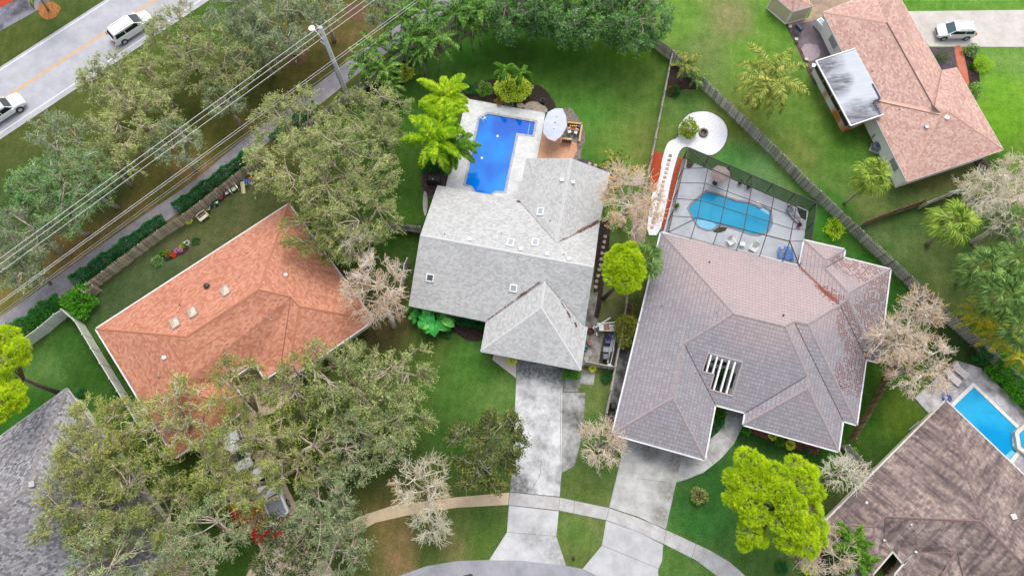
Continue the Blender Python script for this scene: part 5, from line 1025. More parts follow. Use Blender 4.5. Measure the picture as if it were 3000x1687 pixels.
T(700, 60, 85, 8, 'roadside tree at the top edge between the road and the wires', lm=L_GRN, seed=21, tm=TWIGG, dens=.8, group=gv_)
T(660, 300, 55, 6.5, 'small grey tree crossed by the three upper wires', lm=L_GRN, tm=TWIGG, seed=22, dens=0.57, group=gv_)
T(820, 70, 115, 9, 'dark grey green tree left of the utility pole top', lm=L_GRN, seed=23, tm=TWIGG, dens=.8, group=gv_)
T(935, 15, 70, 9, 'grey green tree at the top edge just right of the wires', lm=L_GRN, seed=24, tm=TWIGG, dens=.8, group=gv_)
T(1130, 30, 55, 8, 'small grey tree at the top edge beside the clumping palms', lm=L_GRN, seed=25, tm=TWIGG, dens=.8, group=gv_)
T(170, 640, 80, 7.5, 'thin green roadside tree between two denser ones at the left edge', lm=L_LSH, seed=26, tm=TWIGG, dens=0.57, group=gv_)
T(450, 240, 80, 7.5, 'light twiggy roadside tree between the two widest roadside trees', lm=L_OLI, seed=27, dens=0.49, group=gv_)
T(310, 480, 90, 7.5, 'thin olive roadside tree above the upper wires on the left', lm=L_OLI, seed=28, dens=0.57, group=gv_)
T(760, 140, 80, 7.5, 'thin grey roadside tree left of the dark grey green one', lm=L_GRN, tm=TWIGG, seed=29, dens=0.57, group=gv_)
gb = 'big olive trees behind the fence'
T(868, 352, 105, 9, 'wispy yellowish tree at the foot of the utility pole', lm=L_OLI, seed=31, dens=.65, lobes=.35, group=gb)
T(1092, 335, 95, 9.5, 'pale feathery tree just right of the utility pole foot', lm=L_OLI, seed=32, dens=.85, group=gb)
T(860, 500, 120, 9.5, 'olive tree overhanging the left end of the toy row', lm=L_OLI, seed=33, dens=.8, group=gb)
T(1020, 500, 150, 10.5, 'largest olive tree right of the fence with its grey trunk showing', lm=L_OLI, seed=34, dens=.9, base=(1062, 500), group=gb)
T(1050, 650, 115, 9.5, 'green tree shading the short grey fence', lm=L_OLI, seed=35, dens=.9, group=gb)
T(930, 690, 90, 8.5, 'dark green tree leaning over the upper corner of the terracotta roof', lm=L_OAK, seed=36, dens=.9, group=gb)
T(1130, 400, 50, 8, 'small pale tree at the edge of the back lawn', lm=L_OLI, seed=37, dens=.9, group=gb)
gf = 'oaks over the front driveway'
T(300, 1290, 130, 8.5, 'oak between the slate roof and the terracotta roof', lm=L_OAK, seed=41, group=gf)
T(520, 1225, 115, 9, 'sparse reddish twigged oak over the terracotta garage roof', lm=L_OAK, tm=TWIGW, seed=42, dens=0.59, group=gf, lobes=.3)
T(260, 1480, 145, 9, 'oak over the right edge of the slate roof', lm=L_OAK, seed=43, dens=0.81, group=gf)
T(450, 1450, 135, 9.5, 'oak in the middle of the bottom left thicket', lm=L_OAK, seed=44, dens=0.85, group=gf)
T(330, 1630, 130, 9, 'grey green oak at the bottom edge over the slate roof corner', lm=L_GRN, seed=45, dens=0.85, group=gf)
T(620, 1560, 110, 9, 'dense green oak left of the red flowering bush', lm=L_GRN, seed=46, dens=0.85, group=gf)
T(545, 1660, 60, 6, 'low oak at the bottom edge beside the strip of lawn', lm=L_OAK, seed=47, dens=0.51, group=gf)
T(700, 1125, 75, 9, 'yellow green oak limb reaching over the terracotta roof edge', lm=L_OAK, seed=48, dens=0.64, base=(820, 1330), group=gf, lobes=.3)
T(860, 1130, 90, 9.5, 'oak standing in front of the terracotta house porch', lm=L_OAK, seed=49, dens=0.72, base=(900, 1240), group=gf)
T(870, 1330, 120, 10, 'tall bright oak with a thick forked grey trunk beside the driveway', lm=L_OAK, seed=50, base=(880, 1360), thick=1.6, dens=0.68, group=gf)
T(930, 1540, 80, 8.5, 'green oak covering the left end of the beige pavement', lm=L_GRN, seed=60, dens=0.85, group=gf)
T(960, 1480, 95, 9, 'green oak over the beige pavement left of the bare tree', lm=L_GRN, seed=51, dens=0.77, group=gf)
T(830, 1620, 105, 8, 'dark small leaved oak at the bottom edge over the driveway end', lm=L_DRK, tm=TWIGG, seed=52, dens=0.85, leaf=(.2, .13), group=gf, lobes=.3)
T(1010, 1610, 85, 8, 'grey green oak at the bottom edge right of the driveway end', lm=L_GRN, seed=53, dens=0.77, group=gf)
T(1010, 1130, 130, 9.5, 'pale olive tree below the right corner of the terracotta house', lm=L_OLI, seed=54, dens=0.81, group=gf)
T(1150, 1160, 140, 10, 'broad pale olive tree on the front lawn left of the stained driveway', lm=L_OLI, seed=55, dens=0.77, group=gf)
T(1060, 1300, 110, 9, 'grey twigged olive tree above the bare white tree', lm=L_GRN, tm=TWIG, seed=56, dens=0.77, group=gf)
T(700, 1280, 80, 9, 'oak branches hanging over the parked white car', lm=L_OAK, seed=65, dens=0.64, base=(878, 1364), group=gf, lobes=.35)
T(740, 1440, 70, 8.5, 'thin oak branches hanging over the open pickup truck on the driveway', lm=L_OAK, seed=57, dens=0.85, base=(880, 1362), group=gf, lobes=.35)
T(640, 1395, 65, 8.5, 'thin oak branches over the left edge of the beige driveway', lm=L_OAK, seed=59, dens=0.81, group=gf, lobes=.35)
T(1430, 1320, 100, 8, 'dark round crowned tree overlapping the left edge of the stained driveway', lm=L_DRK, seed=58, tm=TWIGG, dens=2.3, leaf=(.22, .13), group=None, twigs=.35, ry=1.2)
T(1500, 30, 90, 9, 'dense green tree at the top edge beside the clumping palms', lm=L_LSH, tm=TWIGG, seed=61, dens=1.7, leaf=(.26, .15), twigs=.15, full=True, zc=.6, group='dense trees at the top')
T(1650, 20, 120, 9.5, 'dense green tree at the top edge above the back lawn', lm=L_LSH, tm=TWIGG, seed=62, dens=1.7, leaf=(.26, .15), twigs=.15, full=True, zc=.6, group='dense trees at the top')
T(1830, 40, 120, 9.5, 'dense dark tree at the top edge covering the pale fence', lm=L_LSH, tm=TWIGG, seed=63, dens=1.7, leaf=(.26, .15), twigs=.15, full=True, zc=.6, group='dense trees at the top')
# bare cypresses
gc = 'bare winter trees'; BT = M('bark_pale', S(236, 222, 206), S(206, 190, 174), 5, .9, .4)
def bare(px, py, rp, ht, label, ex, tm=TWIGW, **k): return T(px, py, rp, ht, label, cat='tree', name='bare_tree', tm=tm, bm_=BT, bare=True, extra=ex, group=gc, lobes=.2, **k)
bare(1050, 722, 52, 8, 'small bare tree with orange leaves above the pale bare tree', [(L_ORG, .5, .16)], seed=71, tm=TWIGX)
bare(1105, 848, 98, 9, 'pale bare tree between the terracotta and pale grey roofs', [(L_ORG, .6, .16)], seed=72, base=(1155, 957))
bare(1240, 1430, 88, 7.5, 'bare white tree with orange leaf tips over the beige pavement', [(L_ORG, .6, .17)], seed=73, tm=TWIGX, dens=.8)
bare(1262, 1535, 52, 5, 'low bare white tree just below the pavement', [(L_ORG, .05, .12)], seed=74, tm=TWIGX, dens=.7)
bare(1765, 1300, 66, 7, 'bare pinkish tree between the two concrete driveways', [(L_ORG, .12, .13), (L_YEL, .03, .13)], seed=75)
bare(1850, 590, 80, 9.5, 'largest bare tree with thick orange leaves beside the gravel path', [(L_ORG, 1.3, .2), (L_YEL, .08, .14)], seed=76, ry=1.5, dens=1.5)
bare(2700, 905, 62, 8, 'bare rusty tree top over the diagonal fence', [(L_ORG, 1.0, .17)], seed=77, ry=.7, rot=-.5)
bare(2620, 1000, 78, 8.5, 'pale bare tree touching the stained tile roof edge', [(L_ORG, .6, .16)], seed=78)
bare(2690, 1075, 92, 8, 'pale bare tree hanging over the lower right pool deck', [(L_ORG, .5, .16), (L_YEL, .04, .12)], seed=79)
bare(2476, 1385, 62, 6.5, 'small bare white tree by the pale gate fence', [(L_YEL, .02, .12)], seed=80, tm=TWIGX, ry=.75, rot=-.3)
bare(2410, 1610, 80, 6.5, 'bare tree below the big lime pine', [(L_ORG, .15, .13)], seed=81, ry=.9)
bare(2880, 570, 75, 9, 'bare white tree above the fan palms', [(L_YEL, .02, .12)], seed=82, tm=TWIGX)
bare(2960, 640, 75, 9, 'bare white tree in front of the right edge roof corner', [(L_ORG, .05, .12)], seed=83, tm=TWIGX)
bare(2975, 520, 60, 8.5, 'pinkish bare tree at the right picture edge', [(L_ORG, .3, .14)], seed=84)
# lime pines
pine([(1822, 785, 40, 8), (1800, 760, 28, 7.6), (1850, 760, 30, 8), (1865, 800, 28, 7.6), (1795, 810, 26, 7.4), (1830, 830, 32, 7.6), (1790, 785, 24, 7.2), (1845, 730, 22, 7.4), (1815, 740, 24, 7.6), (1870, 775, 22, 7.2), (1855, 825, 24, 7.2)], (1768, 875), 8, 'single round lime green pine between the pale grey house and the tiled house', seed=3, dens=1.2)
pine([(20, 985, 34, 9), (55, 1020, 32, 9), (-5, 1020, 30, 9), (25, 1050, 36, 9), (70, 1050, 20, 8.5), (15, 1110, 20, 8), (10, 1170, 38, 8.5), (40, 1150, 34, 8), (60, 1180, 22, 7.5), (0, 1205, 30, 8)], (172, 1150), 8.5, 'lime green pine leaning in from the left edge', seed=4, dens=1.1)
bp = [(2185, 1350, 36, 9), (2215, 1372, 40, 9.3), (2150, 1400, 30, 8.6), (2185, 1410, 42, 9.2), (2150, 1460, 30, 8.4), (2190, 1465, 42, 9.2), (2225, 1430, 38, 9.6), (2205, 1505, 38, 8.8), (2195, 1560, 34, 8), (2225, 1575, 26, 7.6), (2180, 1595, 22, 7.5), (2260, 1380, 34, 9.6), (2290, 1400, 30, 9.8),
      (2330, 1365, 32, 9.4), (2370, 1385, 30, 9), (2350, 1420, 44, 9.6), (2290, 1440, 42, 10), (2385, 1440, 30, 8.8), (2320, 1480, 46, 10), (2375, 1495, 34, 8.8), (2290, 1530, 36, 9), (2345, 1545, 46, 9.2), (2395, 1545, 28, 8.2), (2310, 1585, 36, 8.4), (2360, 1595, 40, 8.2), (2400, 1580, 22, 7.8), (2330, 1520, 40, 9.6), (2235, 1400, 30, 9.6)]
pine(bp, (2238, 1540), 9.5, 'largest lime green pine with two lobed crown on the right front lawn', seed=5, dens=.95)
# palms
palm(2255, 232, 6.5, 'big coconut palm with drooping yellow fronds on the upper right lawn', 'coconut', 92, 26, seed=1, lm=LP_COCO, elr=(1.0, -.3), base=(2225, 250), group=None)
palm(2012, 190, 3.2, 'young coconut palm behind the kink in the pale fence', 'coconut', 42, 9, seed=2, elr=(1.2, .2), group=None)
palm(2033, 228, 2.0, 'small broad leaved palm at the start of the diagonal fence', 'areca', 30, 9, seed=3, lm=LP_ARE, elr=(1.0, .1), group=None, tr_=.06)
palm(1800, 475, 2.6, 'small palm growing at the gable end of the pale grey house', 'coconut', 40, 10, seed=4, elr=(1.1, 0), group=None, tr_=.09)
gs = 'fan palms'
palm(2555, 515, 6, 'yellow green fan palm beside the pink house corner', 'fan', 64, 22, base=(2472, 598), seed=5, lm=LP_SABY, elr=(1.3, -.9), group=gs, curve=.5)
palm(2790, 652, 8, 'fan palm with a thick leaning trunk nearest the diagonal fence', 'fan', 76, 22, base=(2717, 717), seed=6, lm=LP_SABY, elr=(1.3, -.7), group=gs, tr_=.2)
palm(2874, 786, 8, 'fan palm below the yellowish fan palm with its trunk base in the lawn', 'fan', 76, 22, base=(2803, 832), seed=7, lm=LP_SAB, elr=(1.3, -.7), group=gs, tr_=.17)
palm(2935, 870, 8, 'fan palm behind the golden leaved palm', 'fan', 78, 22, seed=8, lm=LP_SAB, elr=(1.3, -.7), group=gs)
palm(2985, 760, 8, 'fan palm at the right picture edge below the bare white trees', 'fan', 70, 22, seed=9, lm=LP_SAB, elr=(1.3, -.7), group=gs)
palm(2990, 960, 7.5, 'lowest fan palm at the right picture edge', 'fan', 70, 22, seed=10, lm=LP_SAB, elr=(1.3, -.7), group=gs)
palm(2985, 650, 7, 'fan palm half hidden behind the bare white tree', 'fan', 60, 18, seed=12, lm=LP_SAB, elr=(1.3, -.7), group=gs)
palm(1888, 765, 6, 'fan palm mostly hidden behind the round lime pine', 'fan', 68, 22, base=(1843, 860), seed=11, lm=LP_SAB, elr=(1.3, -.9), group=gs)
palm(2870, 925, 4, 'golden leaved palm under the fan palms', 'areca', 50, 16, seed=13, lm=LP_YEL, group=None, elr=(1.2, -.1), tr_=.07)
palm(2930, 975, 4, 'green and yellow palm clump above the dark hedge', 'areca', 52, 18, seed=14, lm=LP_YEL, group=None, elr=(1.2, -.1), tr_=.07)
palm(2985, 1040, 3.5, 'low palm clump at the right picture edge beside the hedge', 'areca', 44, 16, seed=15, lm=LP_YEL, group=None, elr=(1.2, -.1), tr_=.07)
gx = 'foxtail palms left of the blue pool'
palm(1302, 282, 6, 'yellow foxtail palm, the highest of the lime palms', 'foxtail', 66, 9, base=(1310, 350), seed=21, lm=LP_FOX, elr=(.95, .1), group=gx)
palm(1285, 352, 6, 'lime foxtail palm in the middle of the three', 'foxtail', 62, 7, base=(1300, 420), seed=22, lm=LP_FOX, elr=(.95, .2), group=gx)
palm(1272, 412, 6.5, 'bright green foxtail palm over the dark undergrowth', 'foxtail', 74, 11, base=(1290, 500), seed=23, lm=LP_FOX, elr=(.95, -.1), group=gx)
palm(1330, 432, 5, 'dark green foxtail palm leaning over the pool deck', 'foxtail', 58, 9, base=(1320, 500), seed=24, lm=LP_FOXG, elr=(.8, -.1), group=gx)
palm(1479, 205, 4.5, 'left one of the two small palms above the yellow croton', 'foxtail', 29, 9, base=(1492, 258), seed=25, lm=LP_FOXG, elr=(.7, -.2), group=None, tr_=.07)
palm(1527, 216, 4.5, 'right one of the two small palms above the yellow croton', 'foxtail', 29, 9, base=(1512, 262), seed=26, lm=LP_FOXG, elr=(.7, -.2), group=None, tr_=.07)
ga = 'clumping palms along the back fence'
for i, (x, y, h, rr, lab) in enumerate([(1100, 140, 4.5, 52, 'clumping palm right of the wires with a brown frond'), (1060, 190, 3.5, 46, 'low clumping palm beside the utility pole'), (1130, 205, 3.5, 42, 'low clumping palm left of the yellow green bush'), (1180, 60, 5.5, 56, 'clumping palm at the top edge by the wires'), (1250, 40, 6, 62, 'tall clumping palm at the top edge with orange fruit'),
    (1210, 110, 5, 60, 'clumping palm in the middle of the row'), (1275, 125, 5, 62, 'clumping palm drooping over the back lawn'), (1340, 40, 6, 58, 'clumping palm left of the dense trees'), (1400, 30, 6, 58, 'dark clumping palm at the right end of the row'), (1380, 75, 4.5, 44, 'low dark clumping palm at the lawn edge'), (1235, 160, 3.8, 46, 'lowest clumping palm at the lawn edge'), (1150, 250, 2.5, 34, 'small clumping palm under the pale feathery tree')]):
    palm(x, y, h, lab, 'areca', rr, 17, seed=30 + i, lm=LP_ARE, group=ga, elr=(1.35, 0), tr_=.08)
palm(2495, 1585, 5, 'upper dark green palm at the brown house front', 'foxtail', 46, 10, seed=50, lm=LP_FOXG, elr=(.8, -.1), group=None)
palm(2515, 1640, 4.5, 'lower bright palm at the brown house front', 'foxtail', 44, 10, seed=51, lm=LP_FOXG, elr=(.8, -.1), group=None)
palm(105, -25, 5, 'palm at the top left corner with only its trunk in view', 'coconut', 40, 10, base=(141, 30), seed=52, group=None)
def banana(px, py, label, rp, n, seed, lm, root=None, ht=1.2):
    r = np.random.default_rng(seed); o = P(px, py, .5); L = (P(px + rp, py) - P(px, py)).length; root = empty('banana_plant', (o.x, o.y, 0), label, 'banana plant'); mb = MB(); st_ = MB()
    for i in range(n):
        az = i * 2.4 + r.uniform(-.3, .3); el = r.uniform(.15, 1.15); ll = L * r.uniform(.6, 1.0); w = ll * .24; o2_ = np.array([o.x + r.normal(0, L * .16), o.y + r.normal(0, L * .16), ht * r.uniform(.5, 1.4)]); d = np.array([math.cos(az), math.sin(az), 0]); s = np.array([-d[1], d[0], 0]); pts = []; p = o2_.copy()
        for k in range(7): pts.append(p.copy()); p = p + (d * math.cos(el) + np.array([0, 0, math.sin(el)])) * ll / 6; el -= .28
        st_.tube([tuple((o.x, o.y, 0)), tuple(o2_)], [.04, .025], 5)
        W_ = [.1, .75, 1, 1, .9, .6, .02]; vs_ = []
        for k in range(7): vs_ += [pts[k] - s * w * W_[k] + np.array([0, 0, w * .25]), pts[k], pts[k] + s * w * W_[k] + np.array([0, 0, w * .25])]
        mb.add(vs_, [(3 * k + a, 3 * k + a + 1, 3 * k + a + 4, 3 * k + a + 3) for k in range(6) for a in (0, 1)])
    mb.build('leaf', lm, root); st_.build('stem', BARKD, root)
LBAN = leafmat('leaf_banana', [(0, S(30, 110, 40)), (.5, S(60, 160, 70)), (.85, S(120, 190, 90)), (1, S(200, 220, 90))], big=2, rough=.4)
banana(1278, 950, 'big leaved banana plant at the front corner of the pale grey house', 62, 22, 3, LBAN)
banana(1225, 935, 'smaller banana plant under the pale bare tree', 34, 8, 4, LBAN)
# hedges and bushes
hedge([(222, 832), (300, 776), (400, 706), (487, 645)], 1.2, 1.1, 'long dark green hedge between the path and the tan fence', seed=1)
hedge([(520, 618), (600, 560), (680, 502), (745, 452)], 1.15, 1.1, 'second dark green hedge behind the row of toys', seed=2)
hedge([(800, 418), (860, 372), (930, 315)], 1.1, 1.0, 'ragged hedge along the path under the olive trees', seed=3, dens=.7)
hedge([(48, 985), (110, 945), (190, 885)], 1.9, 1.4, 'clipped green hedge behind the white vinyl fence', lm=leafmat('leaf_hedge_clipped', [(0, S(20, 84, 36)), (.5, S(56, 128, 48)), (1, S(104, 160, 56))], big=2), seed=4, dens=1.2)
hedge([(2895, 1062), (2940, 1110), (2990, 1160), (3060, 1240)], 2.4, 1.6, 'thick bright hedge beside the lower right pool', lm=L_BRT, seed=5)
hedge([(2850, 1030), (2885, 1055)], 1.6, 1.2, 'dark bush at the upper end of the pool hedge', lm=L_HDG, seed=6)
hedge([(1340, 932), (1380, 942), (1422, 950)], 1.1, .9, 'low dark hedge under the front eave of the pale grey house', lm=L_HDG, seed=7)
hedge([(1645, 1090), (1700, 1098)], 1.0, .9, 'clipped green hedge at the pale grey garage corner', lm=L_BRT, seed=8)
hedge([(1238, 545 - 55), (1280, 488), (1310, 500)], 1.4, 1.0, 'dark undergrowth below the foxtail palms', lm=L_HDG, seed=9)
hedge([(2840, 190), (2856, 205)], .5, .3, 'low ground plants beside the brick path', lm=L_HDG, seed=10)
SH = shrub
SH(235, 882, 46, 2.0, 'big round green bush where the white fence meets the tan fence', L_BRT, seed=1, leaf=(.26, .13))
SH(1188, 214, 25, 1.2, 'bright yellow green bush at the end of the clumping palms', L_YEL, seed=2, extra=[(L_BRT, .5, .16)])
SH(1165, 150, 22, 1.6, 'dark round bush among the clumping palms', L_HDG, seed=3)
SH(1418, 262, 22, 1.3, 'round green and yellow bush above the pool deck', L_BRT, seed=4, extra=[(L_ORG, .12, .12)])
SH(1378, 262, 16, .8, 'small dark leafy plant left of the round bush above the pool deck', L_HDG, seed=5)
SH(1503, 256, 50, 1.9, 'large yellow croton bush under the two small palms', L_YEL, seed=6, leaf=(.2, .12), extra=[(L_BRT, .7, .18)])
SH(1492, 305, 10, .4, 'small grey spiky plant beside the pale rock', leafmat('leaf_silver', [(0, S(96, 122, 104)), (1, S(160, 182, 162))]), seed=7, leaf=(.3, .04))
SH(1464, 297, 13, .4, 'small yellowish bromeliad clump above the pool deck', leafmat('leaf_straw', [(0, S(120, 100, 50)), (1, S(200, 170, 100))]), seed=8, leaf=(.25, .06))
SH(2018, 378, 27, 1.9, 'yellow green tree like shrub standing in the white gravel', leafmat('leaf_lime', [(0, S(90, 120, 10)), (.5, S(136, 160, 20)), (1, S(188, 190, 40))], big=2, k=1.5), seed=9, dens=1.6, leaf=(.22, .1))
SH(1838, 968, 36, 3.0, 'autumn coloured bush between the bin yard and the tiled house', L_AUT, seed=10, ry=1.35, dens=2.0, leaf=(.2, .13), extra=[(L_ORG, .1, .1)])
SH(1845, 905, 22, 1.2, 'low reddish bush above the autumn coloured bush', L_AUT, seed=11, leaf=(.14, .08), dens=.5, extra=[(L_RED, .5, .1)])
SH(2758, 168, 21, 1.3, 'dark green clipped ball bush in the grey mulch', leafmat('leaf_ball', [(0, S(30, 70, 14)), (.6, S(66, 110, 20)), (1, S(120, 150, 30))], big=3), seed=12, leaf=(.07, .05), dens=2.4)
SH(2877, 188, 26, 1.3, 'yellow green round bush on the right lawn', leafmat('leaf_chartreuse', [(0, S(110, 150, 10)), (.6, S(150, 190, 20)), (1, S(196, 214, 50))], big=3), seed=13, leaf=(.12, .08), dens=1.6)
SH(2848, 148, 21, 1.0, 'grey green flowering bush between the drive and the yellow green bush', L_LSH, seed=14, extra=[(L_YEL, .08, .14)])
SH(2858, 262, 20, 1.0, 'small flowering bush against the pink roof edge', L_LSH, seed=15, extra=[(L_YEL, .2, .14)])
SH(2922, 452, 26, 1.4, 'green bush below the right corner of the pink roof', L_BRT, seed=16, leaf=(.1, .07), dens=1.6)
SH(2446, 672, 30, 1.0, 'bright yellow green sapling on the lawn right of the pool screen', leafmat('leaf_acid', [(0, S(110, 170, 10)), (1, S(200, 230, 50))], big=2, k=2.2), seed=17, dens=.7)
SH(2047, 1452, 24, .8, 'low round shrub with pink centre on the right front lawn', L_OAK, seed=18, extra=[(leafmat('petal_dusty', [(0, S(190, 130, 130)), (1, S(224, 180, 180))]), .3, .1)], leaf=(.13, .08))
SH(2290, 1662, 17, .6, 'small dark round shrub on the bottom right lawn', L_HDG, seed=19)
SH(2370, 1662, 20, .9, 'yellow bush at the bottom edge', L_YEL, seed=20); SH(2380, 1625, 34, .9, 'maroon leaved bush under the bare tree by the brown house', L_RED, seed=21)
SH(2440, 1655, 30, 1.0, 'mixed green bush left of the palms by the brown house', L_LSH, seed=22); SH(2622, 1668, 26, .9, 'dark maroon bush in the brown house entry', L_RED, seed=23); SH(2600, 1640, 24, .7, 'dark green shrub in the brown house courtyard', L_HDG, seed=24)
for i, (x, y, rr, l_, lab) in enumerate([(2265, 1275, 12, L_YEL, 'first yellow green shrub in the bed under the tiled eave'), (2285, 1295, 12, L_BRT, 'green shrub between two yellow ones under the tiled eave'), (2315, 1302, 13, L_YEL, 'brightest yellow shrub in the bed under the tiled eave'), (2188, 1262, 11, L_BRT, 'small shrub at the left end of the bed under the tiled eave'),
    (2362, 1322, 9, L_HDG, 'dark shrub near the right end of the bed under the tiled eave'), (2503, 1322, 9, L_BRT, 'small shrub beside the pale gate fence'), (2110, 1205, 16, L_BRT, 'fern like shrub at the tiled house entrance'), (2104, 1240, 16, L_HDG, 'dark shrub left of the curved walkway'), (2080, 1262, 12, L_HDG, 'dark shrub at the tiled garage corner'),
    (1775, 1105, 16, L_HDG, 'dark shrub below the low whitewashed fence'), (1735, 1080, 9, L_YEL, 'yellow shrub at the right garage corner of the pale grey house'), (1500, 1052, 15, L_YEL, 'yellow shrub at the left garage corner of the pale grey house'), (345, 1168, 16, L_HDG, 'dark bush against the white vinyl fence'), (238, 1150, 12, L_HDG, 'dark bush at the slate roof corner'), (1975, 268, 18, L_HDG, 'dark agave clump by the fence kink'),
    (2108, 1115, 14, L_HDG, 'plants growing in the roof atrium'), (2125, 1090, 8, L_BRT, 'small plant in the roof atrium'), (1205, 905, 18, L_BRT, 'leafy bush under the pale bare tree'), (1310, 975, 12, L_HDG, 'dark leafy plant right of the banana plant')]):
    SH(x, y, rr, .7, lab, l_, seed=60 + i)
SH(715, 1490, 32, 3.4, 'red flowering bush beside the driveway under the oaks', L_OAK, seed=90, dens=.4, extra=[(L_FLR, 1.8, .3)])
SH(778, 1555, 30, 3.4, 'second red flowering bush nearer the bottom edge', L_OAK, seed=91, dens=.4, extra=[(L_FLR, 1.8, .3)])
# flower bed on the terracotta house lawn
slab('flower_bed', [(478, 745), (500, 730), (520, 740), (545, 718), (560, 728), (535, 748), (515, 752), (492, 768), (478, 762)], .02, SOIL, 1, .03)
SH(491, 743, 10, .5, 'round green shrub in the flower bed', leafmat('leaf_moss', [(0, S(70, 84, 20)), (1, S(160, 168, 70))]), seed=100); SH(508, 746, 7, .35, 'bright orange flower cushion', L_ORP, seed=101, leaf=(.1, .08), dens=2)
SH(517, 735, 6, .3, 'pink flower clump beside the orange cushion', L_PNP, seed=102, leaf=(.08, .06)); SH(529, 733, 6, .3, 'purple flower clump right of the pink one', L_PNP, seed=103, leaf=(.08, .06)); SH(533, 724, 6, .3, 'orange and yellow flower clump', L_ORG, seed=104, leaf=(.08, .06))
SH(539, 719, 5, .3, 'light green plant in a ring of stones', L_BRT, seed=105); SH(474, 741, 5, .3, 'tiny lime plant left of the flower bed', L_BRT, seed=106); SH(460, 765, 17, .5, 'loose green plant below the flower bed', L_LSH, seed=107, dens=.4); SH(572, 706, 11, .3, 'flat dark green plant right of the flower bed', L_HDG, seed=108, dens=.5)
SH(415, 695, 6, .4, 'lime plant hanging at the tan fence', L_YEL, seed=109); SH(358, 776, 7, .4, 'yellow plant at the left part of the tan fence', L_YEL, seed=110); SH(472, 690, 6, .4, 'bright lime plant at the middle of the tan fence', L_YEL, seed=111); SH(552, 647, 9, .4, 'lime potted plant left of the cream bench', L_YEL, seed=112)
SH(563, 626, 10, .5, 'dark red leafed plant left of the cream bench', L_RED, seed=113)
# ------------------------------------------------------------------ pools
TILEW = bricked('pool_paver_pale', S(236, 236, 236), S(216, 216, 216), S(190, 190, 190), .4, .25, .22, .012)
COPE = bricked('coping_grey', S(200, 200, 204), S(170, 170, 176), S(150, 150, 154), .3, .3, .22, .015)
def wpoly(pxs, z=0): return [P(x, y, z) for x, y in pxs]
def pool(pxs, off, wm, copm, name, label, cz=.125, smooth=0, parent=None):
    pts = chaikin(pxs, smooth) if smooth else pxs; W = wpoly(pts); O = inset(W, -off); c = sum(W, Vector()) / len(W)
    wtr = slab(name, [(v.x, v.y) for v in W], .05, wm, world_=True, z0=.0); tag(wtr, None, None, None, 'structure')
    sd = MB(); n = len(W)
    for i in range(n): a, b_ = W[i], W[(i + 1) % n]; sd.add([(a.x, a.y, 0), (b_.x, b_.y, 0), (b_.x, b_.y, cz - .01), (a.x, a.y, cz - .01)], [(0, 1, 2, 3)])
    tag(sd.build('pool_wall', M('pool_tile_blue', S(40, 110, 190), None, 8, .3)), None, None, None, 'structure')
    tag(slab_h('coping', O, [W], cz, copm), None, None, None, 'structure'); return W, O
def slab_h(name, O, holes, z, m):
    global P
    return slab(name, [(v.x, v.y) for v in O], z, m, world_=True, z0=0.0, holes=[[(v.x, v.y) for v in h] for h in holes])
_P = [(1406, 349), (1428.6, 336), (1567, 360), (1560, 398), (1513, 391.6), (1477, 561.6), (1449.7, 561), (1438, 571), (1393.6, 564), (1383.6, 547), (1364.5, 541)]
W, O = pool(_P, .28, water('water_blue', S(0, 140, 240), S(0, 96, 208), .07, [(1470, 375, 2.0, 0), (1535, 385, 2.0, 0), (1500, 360, 2.2, 0), (1548, 370, 1.6, 0)]), COPE, 'pool_water', '')
dk = wpoly([(1365.7, 290.5), (1480, 312), (1597, 333), (1588.5, 389), (1573.5, 466), (1560, 520), (1530, 620), (1300, 580), (1317, 499), (1347.5, 369)])
slab_h('pool_deck', dk, [O], .12, TILEW)
for x, y in ((1457.5, 399), (1411.5, 463.5)):
    mb = MB(); p = P(x, y, .055); mb.lathe(p, [(.14, 0), (.14, .03), (.06, .05), (0, .06)], 12); tag(mb.build('pool_float', WHITE), 'round white float in the blue pool, ' + ('upper' if y < 420 else 'lower') + ' one', 'pool float')
mb = MB()
for k in (0, .35): a = P(1409 + k * 25, 354 - k * 14, .12); mb.tube([tuple(a + Vector((-.25, .2, 0))), tuple(a + Vector((-.1, .1, .6))), tuple(a + Vector((.2, -.15, .55))), tuple(a + Vector((.35, -.3, -.05)))], .03, 6)
for z in (.07, .1): pass
mb.bar(P(1415, 349, .1), P(1424, 344, .1), .12, .04); tag(mb.build('pool_ladder', WHITE), 'white ladder in the top left corner of the blue pool', 'ladder')
mb = MB(); mb.bar(P(1552, 364, .054), P(1546, 396, .054), .1, .01); tag(mb.build('pool_step', M('step_blue', S(30, 160, 240), None, 4, .3)), None, None, None, 'structure')
mb = MB(); p = P(1491, 546, .12); mb.lathe(p, [(.14, 0), (.14, .02), (0, .025)], 14); tag(mb.build('skimmer_lid', WHITE), 'round white skimmer lid on the deck right of the blue pool', 'skimmer lid')
